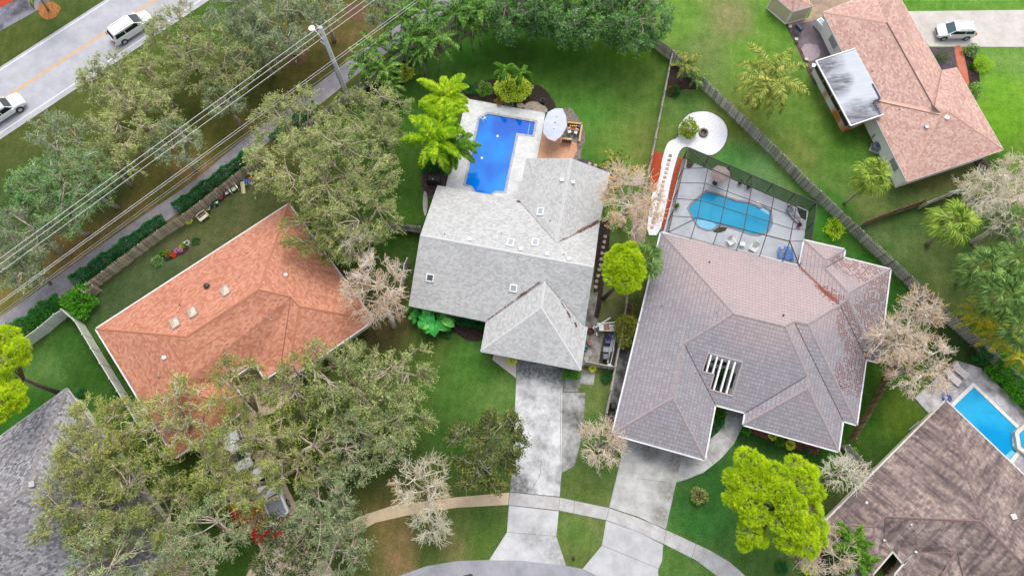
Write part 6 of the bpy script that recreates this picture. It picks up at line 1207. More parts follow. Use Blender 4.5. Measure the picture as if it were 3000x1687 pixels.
# screened pool
def e(x, y, z=0.0): return P(1920 + x / 3.622, 400 + y / 3.622, z)
pl = [(540, 592), (640, 620), (750, 655), (870, 698), (990, 710), (1060, 745), (1105, 772), (1140, 752), (1212, 795), (1216, 850), (1222, 930), (1180, 1008), (1090, 1043), (1015, 1040), (930, 1008), (850, 980), (690, 937), (662, 940), (600, 990), (540, 992), (460, 960), (400, 870), (355, 770), (400, 710), (490, 635)]
pp = [(1920 + x / 3.622, 400 + y / 3.622) for x, y in pl]
DKC = concrete('deck_concrete', S(214, 218, 224), S(178, 182, 190), .6, .5)
W2, O2 = pool(pp, .24, water('water_turquoise', S(20, 178, 222), S(0, 152, 202), .07), bricked('coping_brown', S(168, 158, 160), S(146, 138, 142), S(130, 122, 124), .3, .3, .3, .015), 'pool_water', '', .125, 0)
sh = slab('pool_shelf', [(1920 + x / 3.622, 400 + y / 3.622) for x, y in ((1108, 776), (1140, 756), (1208, 797), (1212, 835))], .06, M('shelf_pale', S(120, 200, 232), None, 3, .2), z0=.04)
slab('pool_shelf', [(1920 + x / 3.622, 400 + y / 3.622) for x, y in chaikin([(430, 880), (560, 890), (660, 940), (600, 986), (540, 988), (465, 958), (405, 872)], 1)], .056, M('shelf_pale2', S(86, 190, 232), S(50, 180, 226), 2, .2), z0=.04)
eA, eB, eB2, eC, eD = e(350, 120, 2.55), e(1715, 705, 2.55), e(1660, 1110, 2.55), e(1530, 1375, 2.95), e(140, 1015, 2.95)
iA, iB, iC, iD = e(560, 332, 3.3), e(1497, 738, 3.3), e(1425, 1112, 3.3), e(445, 862, 3.3)
dd_ = [Vector((v.x, v.y, 0)) for v in (eA, eB, eB2)] + [P(2352, 800), P(2340, 830), P(1950, 730), P(1940, 690)]
ph_ = wpoly([(1920 + x / 3.622, 400 + y / 3.622) for x, y in ((602, 1014), (640, 985), (676, 962), (762, 972), (740, 1005), (690, 1024), (640, 1026))])
ph2 = wpoly([(1920 + x / 3.622, 400 + y / 3.622) for x, y in ((1500, 752), (1600, 790), (1596, 895), (1540, 870), (1505, 800))])
ph3 = wpoly([(1920 + x / 3.622, 400 + y / 3.622) for x, y in ((322, 330), (350, 350), (385, 330), (412, 290), (360, 250), (340, 245))])
slab_h('pool_deck_screened', dd_, [O2], .12, DKC)
for i, (h_, m_) in enumerate(((ph_, M('planter_green', S(64, 80, 52), S(40, 50, 36), 6, .9, .5, fine=20)), (ph2, _mc['planter_green']), (ph3, M('planter_brown', S(104, 92, 70), S(70, 62, 48), 4, .9, .5, fine=20)))): slab('planter_soil', [(v.x, v.y) for v in h_], .129, m_, world_=True, z0=.1)
BRZ = M('bronze_frame', S(58, 54, 62), S(44, 42, 48), 3, .5); BRZP = M('bronze_pale', S(150, 136, 136), None, 3, .5)
enc = empty('pool_enclosure', (eA.x, eA.y, 0), 'bronze framed screen enclosure over the kidney shaped pool', 'pool enclosure')
def beams(lst, name='beam', w=.075, h=.11, m=BRZ):
    for a, b_ in lst: mb = MB(); mb.bar(a, b_, w, h); mb.build(name, m, enc)
beams([(eA, eB), (eB, eB2), (eA, eD), (iA, iB), (iB, iC), (iC, iD), (iD, iA), (eA, iA), (eB, iB), (iC, eC), (iD, eD), (eB2, eC)])
nb_ = [((572, 208), None, None, (375, 1085)), ((797, 308), (795, 435), (688, 930), (615, 1145)), ((1025, 408), (1025, 527), (938, 990), (860, 1210)), ((1252, 497), (1258, 636), (1180, 1045), (1105, 1270)), ((1487, 603), None, None, (1350, 1330))]
for i, (a, b_, c_, d_) in enumerate(nb_):
    q0, q3 = e(*a, 2.55), e(*d_, 2.95); q1 = e(*b_, 3.3) if b_ else (iA if i == 0 else iB); q2 = e(*c_, 3.3) if c_ else (iD if i == 0 else iC)
    beams([(q0, q1), (q2, q3)]); 
    if b_: beams([(q1, q2)])
    mb = MB(); mb.bar(Vector((q0.x, q0.y, .12)), q0, .09, .07); mb.build('post', BRZ, enc)
def lerp2(a, b_, t): return a.lerp(b_, t)
for t, s_ in ((.315, .30), (.66, .655)):
    beams([(iA.lerp(iD, t), iB.lerp(iC, s_))], w=.045, h=.06)
for w_, t in (((300, 340), 0), ((262, 490), .315), ((225, 660), .66), ((180, 845), 1)):
    beams([(e(*w_, 2.62), iA.lerp(iD, t))], w=.045, h=.06)
for t in (.33, .66, 1): beams([(eB.lerp(eB2, min(1, t * .9 + .1)), iB.lerp(iC, t))], w=.045, h=.06)
for q in (eA, eB, eB2, eA.lerp(eD, .25), eA.lerp(eD, .5), eA.lerp(eD, .75), eB.lerp(eB2, .5)): mb = MB(); mb.bar(Vector((q.x, q.y, .12)), q, .09, .07); mb.build('post', BRZ, enc)
SCR = screenmat('screen_roof', (.03, .035, .04, 1), .13); SCW = screenmat('screen_wall', (.02, .022, .026, 1), .6)
for nm, q in (('roof_screen', (iA, iB, iC, iD)), ('roof_screen', (eA, iA, iD, eD)), ('roof_screen', (eD, iD, iC, eC)), ('roof_screen', (eA, eB, iB, iA)), ('roof_screen', (eB, eB2, eC, iC, iB))):
    mb = MB(); mb.add(q, [tuple(range(len(q)))]); mb.build(nm, SCR, enc)
for a, b_ in ((eA, eB), (eB, eB2), (eA, eD)):
    mb = MB(); mb.add([(a.x, a.y, .14), (b_.x, b_.y, .14), b_, a], [(0, 1, 2, 3)]); mb.build('wall_screen', SCW, enc)
mb = MB(); mb.bar(e(1620, 792, 1.05), e(1600, 895, 1.05), .05, .05); mb.bar(e(1505, 742, 1.05), e(1620, 792, 1.05), .05, .05); mb.build('hand_rail', WHITE, enc)
mb = MB(); mb.bar(e(145, 1022, 2.86), e(1520, 1382, 2.86), .1, .14); mb.build('eave_channel', BRZP, enc)
# lower right pool
_L = [(2851, 1134), (2982, 1259), (2963, 1284), (2965, 1305), (2977, 1322), (2957, 1347), (2787, 1196)]
W3, O3 = pool(_L, .36, water('water_turquoise2', S(50, 180, 228), S(8, 150, 208), .07, [(2940, 1320, 3, 0), (2905, 1290, 2.5, 0)]), M('coping_white', S(238, 236, 230), S(222, 218, 210), 2, .7), 'pool_water', '')
SPA = [(2974, 1272), (3000, 1250), (3040, 1252), (3055, 1280), (3040, 1318), (3005, 1328), (2980, 1310)]
Ws = wpoly(SPA); Os = inset(Ws, -.38); slab_h('spa_water_floor', Ws, [], .42, water('water_spa', S(70, 180, 226), S(40, 160, 210), .07)); slab_h('spa_wall', Os, [Ws], .55, M('spa_stone', S(232, 226, 214), S(206, 196, 180), 2, .7))
slab_h('pool_deck_lower', wpoly([(2678, 1166), (2800, 1056), (2872, 1078), (3000, 1205), (3090, 1290), (3090, 1440), (2990, 1420), (2900, 1330), (2780, 1240), (2715, 1207)]), [O3], .115, concrete('deck_stained', S(206, 202, 204), S(124, 120, 124), .9, .7))
slab('pool_steps', [(2963, 1318), (2976, 1325), (2957, 1346), (2944, 1335)], .056, _mc['shelf_pale'], z0=.04)
# ------------------------------------------------------------------ utility pole, lines
pb_, pt_ = P(1013, 269), P(940, 80, 11.3); ptp = Vector((pb_.x, pb_.y, 11.3))
CONC = M('pole_concrete', S(250, 248, 246), S(232, 228, 228), 2, .8, .2)
up = empty('utility_pole', pb_, 'pale concrete utility pole with a street light arm between the olive trees', 'utility pole')
mb = MB(); top = Vector((pb_.x * .5 + P(940, 80, 11.3).x * .5, pb_.y * .5 + P(940, 80, 11.3).y * .5, 11.3)); base = Vector((top.x, top.y, 0))
pax = P(940, 80, 11.3); mb.lathe((pb_.x, pb_.y, 0), [(.29, 0), (.22, 11.3), (.15, 11.42), (0, 11.45)], 8, rz=.39); mb.build('shaft', CONC, up, smooth=False)
def polep(z): return Vector((pb_.x, pb_.y, z))
mb = MB(); ha = P(919.7, 87, 10.2); mb.tube([tuple(polep(7.9)), tuple(polep(7.9).lerp(ha, .3) + Vector((0, 0, .4))), tuple(polep(7.9).lerp(ha, .75) + Vector((0, 0, .35))), tuple(ha)], .045, 7); arm = mb.build('lamp_arm', WHITE, up)
mb = MB(); hd = ha - polep(9); hd.z = 0; hd.normalize(); mb.lathe((ha.x + hd.x * .3, ha.y + hd.y * .3, ha.z - .08), [(.05, -.04), (.2, 0), (.24, .08), (.14, .16), (0, .18)], 12, sx=1.5, sy=1.5, rz=0); mb.build('lamp_head', WHITE, arm)
mb = MB(); rm = Vector((.14, -.18, 0)); mb.bar(polep(0) + Vector((-.2, -.14, 0)), polep(6.2) + Vector((-.2, -.14, 0)), .1, .1); mb.build('conduit', M('conduit_blue', S(110, 140, 176), None, 3, .5), up)
mb = MB(); q = polep(8.1); mb.bar(q, q + hd * .9 + Vector((0, 0, .2)), .07, .07); 
for k in (.4, .7, .95): c = q + hd * k * .9 + Vector((0, 0, .2 * k)); mb.lathe((c.x, c.y, c.z), [(.06, 0), (.1, .08), (.05, .16), (.09, .24), (0, .3)], 8)
mb.build('cable_bracket', GREYM, up)
for z in (10.3, 10.9, 11.35):
    mb = MB(); q = polep(z); mb.bar(q, q + hd * .55, .07, .07); c = q + hd * .55; mb.lathe((c.x, c.y, c.z - .05), [(.05, 0), (.09, .05), (.05, .1), (.08, .16), (0, .2)], 8); mb.build('insulator', GREYM, up)
WIR = M('wire_bright', (.72, .72, .72, 1), None, 3, .35); WIRD = M('wire_grey', (.36, .37, .38, 1), None, 3, .5)
for i, (a, b_, z, m_, r_, lab) in enumerate([((0, 757), (1046, 0), 11.5, WIR, .024, 'uppermost power line, leftmost where they leave the top of the picture'), ((0, 774), (1071, 0), 11.0, WIR, .024, 'second power line from the top, middle of the upper three'), ((0, 797), (1098, 0), 10.4, WIR, .024, 'third power line, lowest of the upper bright three'),
        ((0, 884), (1208, 8), 7.2, WIR, .02, 'fourth wire, upper one of the middle pair'), ((0, 891), (1212, 14), 7.1, WIR, .018, 'fifth wire, lower one of the middle pair'), ((0, 917), (1137, 89), 5.8, WIRD, .017, 'upper dull cable of the lowest pair above the path'), ((0, 925), (1141, 95), 5.7, WIRD, .017, 'lowest dull cable above the asphalt path')]):
    A_, B_ = P(*a, z), P(*b_, z); d = (B_ - A_).normalized(); mb = MB(); s0 = A_ - d * 35; s1 = B_ + d * 25; n = 14; pts = []
    for k in range(n + 1): t = k / n; pts.append(tuple(s0.lerp(s1, t)))
    mb.tube(pts, r_, 5); tag(mb.build('power_line', m_), lab, 'power line', 'power lines')
# ------------------------------------------------------------------ vehicles
TYRE = M('tyre', (.02, .02, .02, 1), None, 6, .85); RIM = M('rim', (.5, .5, .52, 1), None, 6, .3, metal=.6); TAIL = M('tail_red', S(190, 20, 30), None, 4, .3); HEADL = glassmat('headlight', S(210, 214, 220), .1); CARG = glassmat('car_glass', S(46, 74, 84), .06); CARG2 = glassmat('car_glass_dark', (.01, .012, .016, 1), .06)
def paint(name, c):
    m, nt, b = nodes(name); n = noise(nt, .8, 3, pos(nt)); r = mix(nt, n, c, tuple(x * .93 for x in c[:3]) + (1,)); nt.links.new(r, b.inputs['Base Color']); b.inputs['Roughness'].default_value = .25; b.inputs['Coat Weight'].default_value = .6; b.inputs['Coat Roughness'].default_value = .05; return m
def car(px, py, rz, label, L=4.6, Wd=1.86, Ht=1.68, pm=None, kind='suv', glass=CARG, cat='car', name='parked_car', z0=.03, group=None):
    o = P(px, py, z0); root = empty(name, o, label, cat, group, rz); h = Wd / 2; mb = MB()
    # stations x, half width, bottom, deck height
    if kind == 'suv': S_ = [(-.5, .80, .45, .78), (-.485, .93, .34, 1.02), (-.43, .985, .28, 1.1), (-.2, 1, .25, 1.08), (.1, 1, .25, 1.04), (.24, .99, .26, 1.02), (.38, .96, .28, .93), (.46, .88, .34, .80), (.497, .72, .42, .62)]; gh = [(-.475, .86, 1.08), (-.40, .80, 1.60), (-.30, .80, 1.66), (.02, .80, 1.66), (.10, .78, 1.58), (.29, .86, 1.0)]
    else: S_ = [(-.5, .90, .5, .98), (-.49, .97, .42, 1.12), (-.4, 1, .38, 1.14), (-.1, 1, .35, 1.14), (.15, 1, .35, 1.14), (.25, .99, .35, 1.13), (.4, .97, .36, 1.06), (.47, .92, .42, .95), (.5, .8, .48, .72)]; gh = [(-.14, .88, 1.13), (-.10, .80, 1.72), (-.02, .80, 1.78), (.1, .80, 1.78), (.14, .78, 1.72), (.27, .87, 1.13)]
    k = Ht / (1.68 if kind == 'suv' else 1.8); n = 12; ring_ = []
    for x, w, zb, zt in S_:
        zb *= 1; zt *= k; w *= h
        ring_.append([(x * L, -w * .86, zb), (x * L, -w * .98, zb + .12), (x * L, -w, (zb + zt) / 2), (x * L, -w * .985, zt - .12), (x * L, -w * .9, zt - .02), (x * L, -w * .5, zt + .03), (x * L, w * .5, zt + .03), (x * L, w * .9, zt - .02), (x * L, w * .985, zt - .12), (x * L, w, (zb + zt) / 2), (x * L, w * .98, zb + .12), (x * L, w * .86, zb)])
    vs_ = [v for r_ in ring_ for v in r_]; fs = [(i * n + j, i * n + (j + 1) % n, (i + 1) * n + (j + 1) % n, (i + 1) * n + j) for i in range(len(S_) - 1) for j in range(n)]
    fs.append(tuple(range(n - 1, -1, -1))); fs.append(tuple((len(S_) - 1) * n + j for j in range(n))); mb.add(vs_, fs)
    for i in range(len(gh) - 1):
        (x0, w0, z0_), (x1, w1, z1) = gh[i], gh[i + 1]
    g0 = [(x * L, w * h, z * k) for x, w, z in gh]; bz = 1.0 * k
    vs_ = []
    for x, w, z in g0: vs_ += [(x, -w, z), (x, w, z)]
    fs = [(2 * i, 2 * i + 1, 2 * i + 3, 2 * i + 2) for i in range(len(g0) - 1)]; b0 = len(vs_)
    for x, w, z in g0: vs_ += [(x, -h * .93, bz), (x, h * .93, bz)]
    for i in range(len(g0) - 1): fs += [(2 * i, 2 * i + 2, b0 + 2 * i + 2, b0 + 2 * i), (2 * i + 1, b0 + 2 * i + 1, b0 + 2 * i + 3, 2 * i + 3)]
    mb.add(vs_, fs); body = mb.build('body', pm, root, smooth=False, bevel=.03, keep=False)
    def quad(nm, pts, m, off): 
        q = [Vector(p) for p in pts]; nn = (q[1] - q[0]).cross(q[2] - q[0]).normalized(); nn = nn if nn.dot(q[0] - Vector((0, 0, .8))) > 0 else -nn; mb = MB(); mb.add([p + nn * off for p in q], [tuple(range(len(q)))]); return mb.build(nm, m, root, keep=False)
    e_ = g0[-1]; d_ = g0[-2]; quad('windshield', [(e_[0] - .06, -e_[1] * .93, e_[2] + .05), (e_[0] - .06, e_[1] * .93, e_[2] + .05), (d_[0] + .04, d_[1] * .92, d_[2] - .02), (d_[0] + .04, -d_[1] * .92, d_[2] - .02)], glass, .012)
    a_, b2 = g0[0], g0[1]; quad('rear_window', [(a_[0] + .05, -a_[1] * .9, a_[2] + .08), (a_[0] + .05, a_[1] * .9, a_[2] + .08), (b2[0] - .02, b2[1] * .9, b2[2] - .06), (b2[0] - .02, -b2[1] * .9, b2[2] - .06)], CARG2, .012)
    for s in (-1, 1):
        x0, x1 = g0[1][0] + .05, g0[-2][0] - .05; zt = g0[2][2] - .1; wt = g0[2][1] + .012; wb2 = h * .93 + .012; zb = bz + .08; xm = (x0 + x1) / 2 - .1
        def wp(x, t): return (x, s * (wb2 + (wt - wb2) * t), zb + (zt - zb) * t)
        for xa, xb, ea, eb in ((x0 - .1, xm - .05, .15, 0), (xm + .05, x1 + .15, 0, .45)):
            mb = MB(); mb.add([wp(xa, .05), wp(xb + eb, .05), wp(xb, .92), wp(xa + ea, .92)], [(0, 1, 2, 3)]); mb.build('side_window', CARG2, root, keep=False)
        for xw in (.31, -.31):
            mb = MB(); R_ = .36 if kind == 'suv' else .4; prof = [(R_ * .62, -.12), (R_ * .97, -.12), (R_, -.06), (R_, .06), (R_ * .97, .12), (R_ * .62, .12)]; b0 = len(mb.v); nn = 20
            for r_, yy in prof:
                for j in range(nn): t = 2 * math.pi * j / nn; mb.v.append((xw * L + r_ * math.cos(t), s * (h - .08) + yy * s, R_ + r_ * math.sin(t)))
            for i in range(5):
                for j in range(nn): j2 = (j + 1) % nn; mb.f.append((b0 + i * nn + j, b0 + i * nn + j2, b0 + (i + 1) * nn + j2, b0 + (i + 1) * nn + j)); mb.m.append(0)
            wh = mb.build('wheel', TYRE, root, keep=False); mb = MB(); y0 = s * (h - .08) + s * .1; c = (xw * L, y0, R_); vs_ = [c] + [(c[0] + R_ * .62 * math.cos(j * math.pi / 10), y0 + s * .02, c[2] + R_ * .62 * math.sin(j * math.pi / 10)) for j in range(20)]
            mb.add(vs_, [(0, 1 + j, 1 + (j + 1) % 20) for j in range(20)]); mb.build('rim', RIM, wh, keep=False)
            mb = MB(); mb.add([(xw * L + (R_ + .07) * math.cos(t * math.pi / 8), s * (h + .004), R_ + (R_ + .07) * math.sin(t * math.pi / 8)) for t in range(9)], [tuple(range(9))]); mb.build('wheel_arch', BLACK, root, keep=False)
        mb = MB(); mb.box((.455 * L, s * h * .72, .74 * k), (.2, .34, .14), s * -.25); mb.build('headlight', HEADL, root, bevel=.03, keep=False)
        mb = MB(); mb.box((-.492 * L, s * h * .82, .95 * k), (.1, .26, .3)); mb.build('tail_light', TAIL, root, keep=False)
        mb = MB(); mb.box((g0[-1][0] - .25, s * (h + .09), 1.06 * k), (.14, .2, .13)); mb.build('side_mirror', pm, root, bevel=.02, keep=False)
    mb = MB(); mb.box((.493 * L, 0, .6), (.06, h * 1.1, .2)); mb.build('grille', BLACK, root, keep=False)
    if kind == 'suv':
        for s in (-1, 1): mb = MB(); mb.bar((g0[1][0] + .2, s * .6, g0[2][2] + .05), (g0[-2][0] - .1, s * .6, g0[2][2] + .05), .04, .04); mb.build('roof_rail', GREYM, root, keep=False)
    elif kind == 'pickup': mb = MB(); mb.box((-.31 * L, 0, 1.175), (.32 * L, Wd * .84, .03)); mb.build('bed_cover', glass if False else pm, root, keep=False)
    elif kind == 'open':
        mb = MB(); mb.box((-.31 * L, 0, 1.18), (.3 * L, Wd * .76, .02)); mb.build('bed', M('bed_grey', S(170, 176, 190), None, 3, .5), root, keep=False)
    return root
WP = paint('paint_white', (.78, .79, .8, 1)); WP2 = paint('paint_pearl', (.68, .69, .7, 1))
car(2788, 102, math.radians(181), 'white crossover car parked on the pale drive beside the pink house', 4.5, 1.84, 1.68, WP2, group=None)
ra = math.atan2(rdir.y, rdir.x)
def onroad(px, py): return px, py
car(392, 92, ra, 'white van like car driving on the road at the top left', 5.5, 2.0, 1.85, WP, 'suv', CARG2, name='white_suv', cat='car', z0=.024)
car(14, 338, ra, 'white pickup truck cut by the left edge of the picture', 5.7, 2.0, 1.85, WP, 'pickup', CARG2, name='pickup_truck', cat='pickup truck', z0=.024)
car(702, 1315, math.radians(-62), 'white car under the oaks, upper vehicle on the left driveway', 4.8, 1.9, 1.6, WP, 'suv', CARG, z0=.034)
car(800, 1440, math.radians(118), 'white pickup truck with open bed under the oaks', 5.5, 2.0, 1.8, WP, 'open', CARG2, name='pickup_truck', cat='pickup truck', z0=.034)
# ------------------------------------------------------------------ garden furniture and small things
def thing(name, px, py, label, cat, rz=0, z=0.0, group=None): p = P(px, py, z); return empty(name, p, label, cat, group, rz)
def part(root, name, m, fn, **k): mb = MB(); fn(mb); return mb.build(name, m, root, keep=False, **k)
def umbrella(px, py, z, r, n, label, m, pole_m, rz=0, sx=1, zc=.4, vents=1):
    p = P(px, py, z); root = empty('patio_umbrella', (p.x, p.y, .12), label, 'umbrella', None, rz); t = z - .12
    def can(mb):
        vs_ = [(0, 0, t + zc)] + [(r * .5 * math.cos(2 * math.pi * (k / 2) / n) * (1 if k % 2 == 0 else .97), r * .5 * sx * math.sin(2 * math.pi * (k / 2) / n), t + zc * .55) for k in range(2 * n)] + [(r * (1 if k % 2 == 0 else .93) * math.cos(2 * math.pi * (k / 2) / n), r * sx * (1 if k % 2 == 0 else .93) * math.sin(2 * math.pi * (k / 2) / n), t) for k in range(2 * n)]
        N2 = 2 * n; mb.add(vs_, [(0, 1 + k, 1 + (k + 1) % N2) for k in range(N2)] + [(1 + k, 1 + N2 + k, 1 + N2 + (k + 1) % N2, 1 + (k + 1) % N2) for k in range(N2)])
    part(root, 'canopy', m, can, smooth=False); part(root, 'pole', pole_m, lambda mb: mb.tube([(0, 0, 0), (0, 0, t + zc + .08)], .03, 8))
    if vents > 1:
        for k in (-1, 0, 1): part(root, 'vent_cap', M('vent_cap_grey', S(150, 164, 186), None, 4, .7), lambda mb: mb.lathe((0, k * r * .55, t + zc - .02 - abs(k) * .12), [(.12, 0), (.07, .05), (.03, .09), (0, .1)], 8))
    part(root, 'base', DARK, lambda mb: mb.lathe((0, 0, 0), [(.3, 0), (.3, .05), (.06, .09), (.04, .3)], 14)); return root
umbrella(1626, 364, 2.35, 1.38, 5, 'large oval pale blue umbrella between the blue pool and the wooden bar', M('canvas_pale_blue', S(208, 214, 226), S(196, 202, 214), 1.2, .8), GREYM, -.22, 1.66, .35, 3)
umbrella(2111, 511, 2.3, 1.15, 4, 'taupe umbrella inside the screen enclosure', M('canvas_taupe', S(168, 150, 148), S(150, 132, 132), 1.2, .8), GREYM, .2, 1.0, .45)
t_ = thing('round_table', 2100, 527, 'white round table with curved legs below the taupe umbrella', 'table', 0, .12)
part(t_, 'table_top', M('table_grey', S(190, 192, 196), None, 3, .3), lambda mb: mb.lathe((0, .15, .7), [(0, 0), (.55, 0), (.55, .03), (0, .03)], 20))
for a in (3.5, 4.7, 5.9): part(t_, 'leg', WHITE, lambda mb: mb.tube([(.1 * math.cos(a), .1 * math.sin(a) + .1, .7), (.5 * math.cos(a), .5 * math.sin(a), .3), (.75 * math.cos(a), .75 * math.sin(a), 0)], .035, 6))
def adirondack(px, py, rz, label, m=WHITE, z=.12, group='white slatted armchairs by the screened pool'):
    t = thing('garden_armchair', px, py, label, 'armchair', rz, z, group)
    part(t, 'seat', m, lambda mb: [mb.box((0, -.26 + k * .13, .38 - k * .03), (.54, .11, .025)) for k in range(5)])
    part(t, 'backrest', m, lambda mb: [mb.bar((-.22 + k * .11, .24, .3), (-.30 + k * .15, .52 + .0 * k, .98 + .12 * math.sin(k * .785)), .1, .025, up=(0, 1, .3)) for k in range(5)])
    for s in (-1, 1):
        part(t, 'armrest', m, lambda mb: mb.box((s * .35, -.05, .58), (.13, .72, .03))); part(t, 'leg', m, lambda mb: mb.bar((s * .33, -.33, 0), (s * .33, -.33, .56), .09, .04)); part(t, 'leg', m, lambda mb: mb.bar((s * .28, .5, .02), (s * .30, -.3, .36), .1, .04))
    for s in (-1, 1): part(t, 'cutout', M('cutout_green', S(70, 96, 90), None, 3, .7), lambda mb: mb.box((s * .08, .455, .92), (.07, .02, .1)))
    return t
adirondack(2139, 712, .45, 'white slatted armchair left of the small white table, inside the screen'); adirondack(2204, 731, -.62, 'white slatted armchair right of the small white table, inside the screen')
t_ = thing('side_table', 2172, 719, 'small square white table between the two slatted armchairs', 'side table', -.22, .12); part(t_, 'table_top', WHITE, lambda mb: mb.box((0, 0, .45), (.55, .45, .04)))
for sx_ in (-1, 1):
    for sy in (-1, 1): part(t_, 'leg', WHITE, lambda mb: mb.box((sx_ * .23, sy * .18, .21), (.05, .05, .43)))
BLU = M('blue_paint', S(84, 146, 226), S(66, 124, 204), 3, .6)
t_ = thing('picnic_table', 2299, 748, 'blue picnic table against the tiled roof edge', 'picnic table', -.05, .12)
part(t_, 'table_top', BLU, lambda mb: [mb.box((-.22 + k * .15, 0, .74), (.14, 1.5, .035)) for k in range(4)]); part(t_, 'bench_seat', BLU, lambda mb: mb.box((-.68, 0, .43), (.26, 1.5, .04))); part(t_, 'bench_seat', BLU, lambda mb: mb.box((.66, 0, .43), (.26, 1.5, .04)))
for y_ in (-.5, .5): part(t_, 'leg_frame', BLU, lambda mb: [mb.bar((-.5, y_, 0), (-.15, y_, .72), .08, .05), mb.bar((.5, y_, 0), (.15, y_, .72), .08, .05), mb.bar((-.75, y_, .39), (.75, y_, .39), .06, .08)])
def lounger(px, py, rz, label, m, fr, z=.12, group=None):
    t = thing('sun_lounger', px, py, label, 'sun lounger', rz, z, group); part(t, 'bed', m, lambda mb: mb.box((-.25, 0, .33), (1.25, .55, .05))); part(t, 'backrest', m, lambda mb: mb.bar((.36, 0, .34), (.95, 0, .72), .55, .05))
    part(t, 'frame', fr, lambda mb: [mb.bar((-.9, s * .31, .3), (.4, s * .31, .3), .06, .07) for s in (-1, 1)] + [mb.bar((.3, s * .31, .33), (.97, s * .31, .76), .05, .05) for s in (-1, 1)])
    for x_ in (-.8, .5):
        for s in (-1, 1): part(t, 'leg', fr, lambda mb: mb.box((x_, s * .3, .15), (.05, .05, .3)))
lounger(2322, 632, 2.2, 'grey sun lounger at the right end inside the screen enclosure', M('sling_grey', S(150, 150, 162), None, 3, .7), GREYM)
PINKS = M('sling_pale', S(226, 214, 208), None, 3, .7); lounger(2786, 1108, 2.35, 'pale sun lounger nearer the lower right pool, left one of the pair', PINKS, WHITE, group='pale loungers by the lower right pool'); lounger(2808, 1088, 2.35, 'pale sun lounger nearer the hedge, right one of the pair', PINKS, WHITE, group='pale loungers by the lower right pool')
def pot(px, py, label, z=.12, r=.2, h=.32, m=TERRA, pm=None, ph=.35):
    t = thing('plant_pot', px, py, label, 'plant pot', 0, z); part(t, 'pot', m, lambda mb: mb.lathe((0, 0, 0), [(r * .7, 0), (r, h * .85), (r * 1.12, h * .86), (r * 1.12, h), (r * .9, h), (r * .88, h - .05), (0, h - .05)], 16))
    if pm:
        rr = np.random.default_rng(int(px)); n = 90; d = rr.normal(0, 1, (n, 3)); d[:, 2] = np.abs(d[:, 2]) + .3; d /= np.linalg.norm(d, axis=1, keepdims=True); V, F = [], []; C_ = np.zeros((n, 3)); C_[:, 2] = h; leaves(rr, C_ + d * .05, d, ph, .07, V, F, .6); mesh_np('plant', np.concatenate(V), np.concatenate(F), pm, t, keep=False)
for x, y, lab, m_ in ((890, 505, 'left one of two terracotta pots below the screen roof edge', L_DRK), (982, 545, 'right one of two terracotta pots below the screen roof edge', L_DRK), (1410, 768, 'terracotta pot above the grey sun lounger', L_RED), (1515, 950, 'terracotta pot below the grey sun lounger', L_RED), (220, 748, 'potted green plant at the left wall of the screen enclosure', L_BRT)): pot(1920 + x / 3.622, 400 + y / 3.622, lab, pm=m_)
mb = MB(); p = e(1088, 700, .12); mb.lathe(p, [(.14, 0), (.14, .02), (0, .03)], 14); tag(mb.build('skimmer_lid', WHITE), 'round white skimmer lid beside the kidney shaped pool', 'skimmer lid')
ORD = ('at the top end', 'second from the top', 'third from the top', 'fourth from the top', 'fifth from the top', 'sixth from the top', 'seventh from the top', 'eighth from the top', 'ninth from the top', 'tenth from the top')
ORD2 = ('at the lower end', 'second from the lower end', 'third from the lower end', 'fourth from the lower end', 'fifth from the lower end', 'sixth from the lower end', 'seventh from the lower end', 'eighth from the lower end', 'ninth from the lower end')
# fire pit, stepping stones
t_ = thing('fire_pit', 2060, 391, 'round stone fire pit in the white gravel circle', 'fire pit'); part(t_, 'ring', M('pit_stone', S(150, 132, 118), S(110, 96, 88), 6, .9, .5), lambda mb: mb.lathe((0, 0, 0), [(.55, 0), (.55, .3), (.36, .3), (.36, .05), (0, .05)], 14)); part(t_, 'ash', DARK, lambda mb: mb.lathe((0, 0, .06), [(.34, 0), (.2, .06), (0, .08)], 10))
PV = M('paver_tan', S(200, 184, 164), S(150, 132, 116), 3, .9, .3); PV2 = M('paver_red', S(160, 140, 134), S(124, 104, 100), 3, .9, .3)
def paver(px, py, w, rz, label, m, grp, z=.045): mb = MB(); p = P(px, py, z - .02); mb.box((p.x, p.y, p.z), (w, w, .05), rz); tag(mb.build('stepping_stone', m, bevel=.01), label, 'stepping stone', grp)
gst = 'square stepping stones in the white gravel path'
for k, (x, y) in enumerate([(158, 205), (145, 252), (133, 297), (123, 345), (112, 388), (100, 435), (87, 482), (75, 528), (62, 575), (50, 622), (40, 670), (28, 718), (16, 766), (4, 815), (-10, 865), (-24, 915), (-38, 965)]): paver(1920 + x / 3.622, 400 + y / 3.622, .38, -.2, 'square stone in the gravel path, ' + (ORD[k] if k < 8 else ORD2[16 - k]), PV2 if k in (0, 1) else PV, gst)
def flat_stone(px, py, label, grp, r=.24, m=PV):
    rr = random.Random(int(px + py)); p = P(px, py); mb = MB(); n = 8; a0 = [(r * rr.uniform(.7, 1.15) * math.cos(k * .785), r * rr.uniform(.7, 1.1) * math.sin(k * .785)) for k in range(n)]
    mb.add([(p.x + x, p.y + y, .02) for x, y in a0] + [(p.x + x * .93, p.y + y * .93, .06) for x, y in a0], [tuple(range(n, 2 * n))] + [(k, (k + 1) % n, n + (k + 1) % n, n + k) for k in range(n)]); tag(mb.build('stepping_stone', m), label, 'stepping stone', grp)
g2_ = 'round stepping stones along the right wall of the pale grey house'
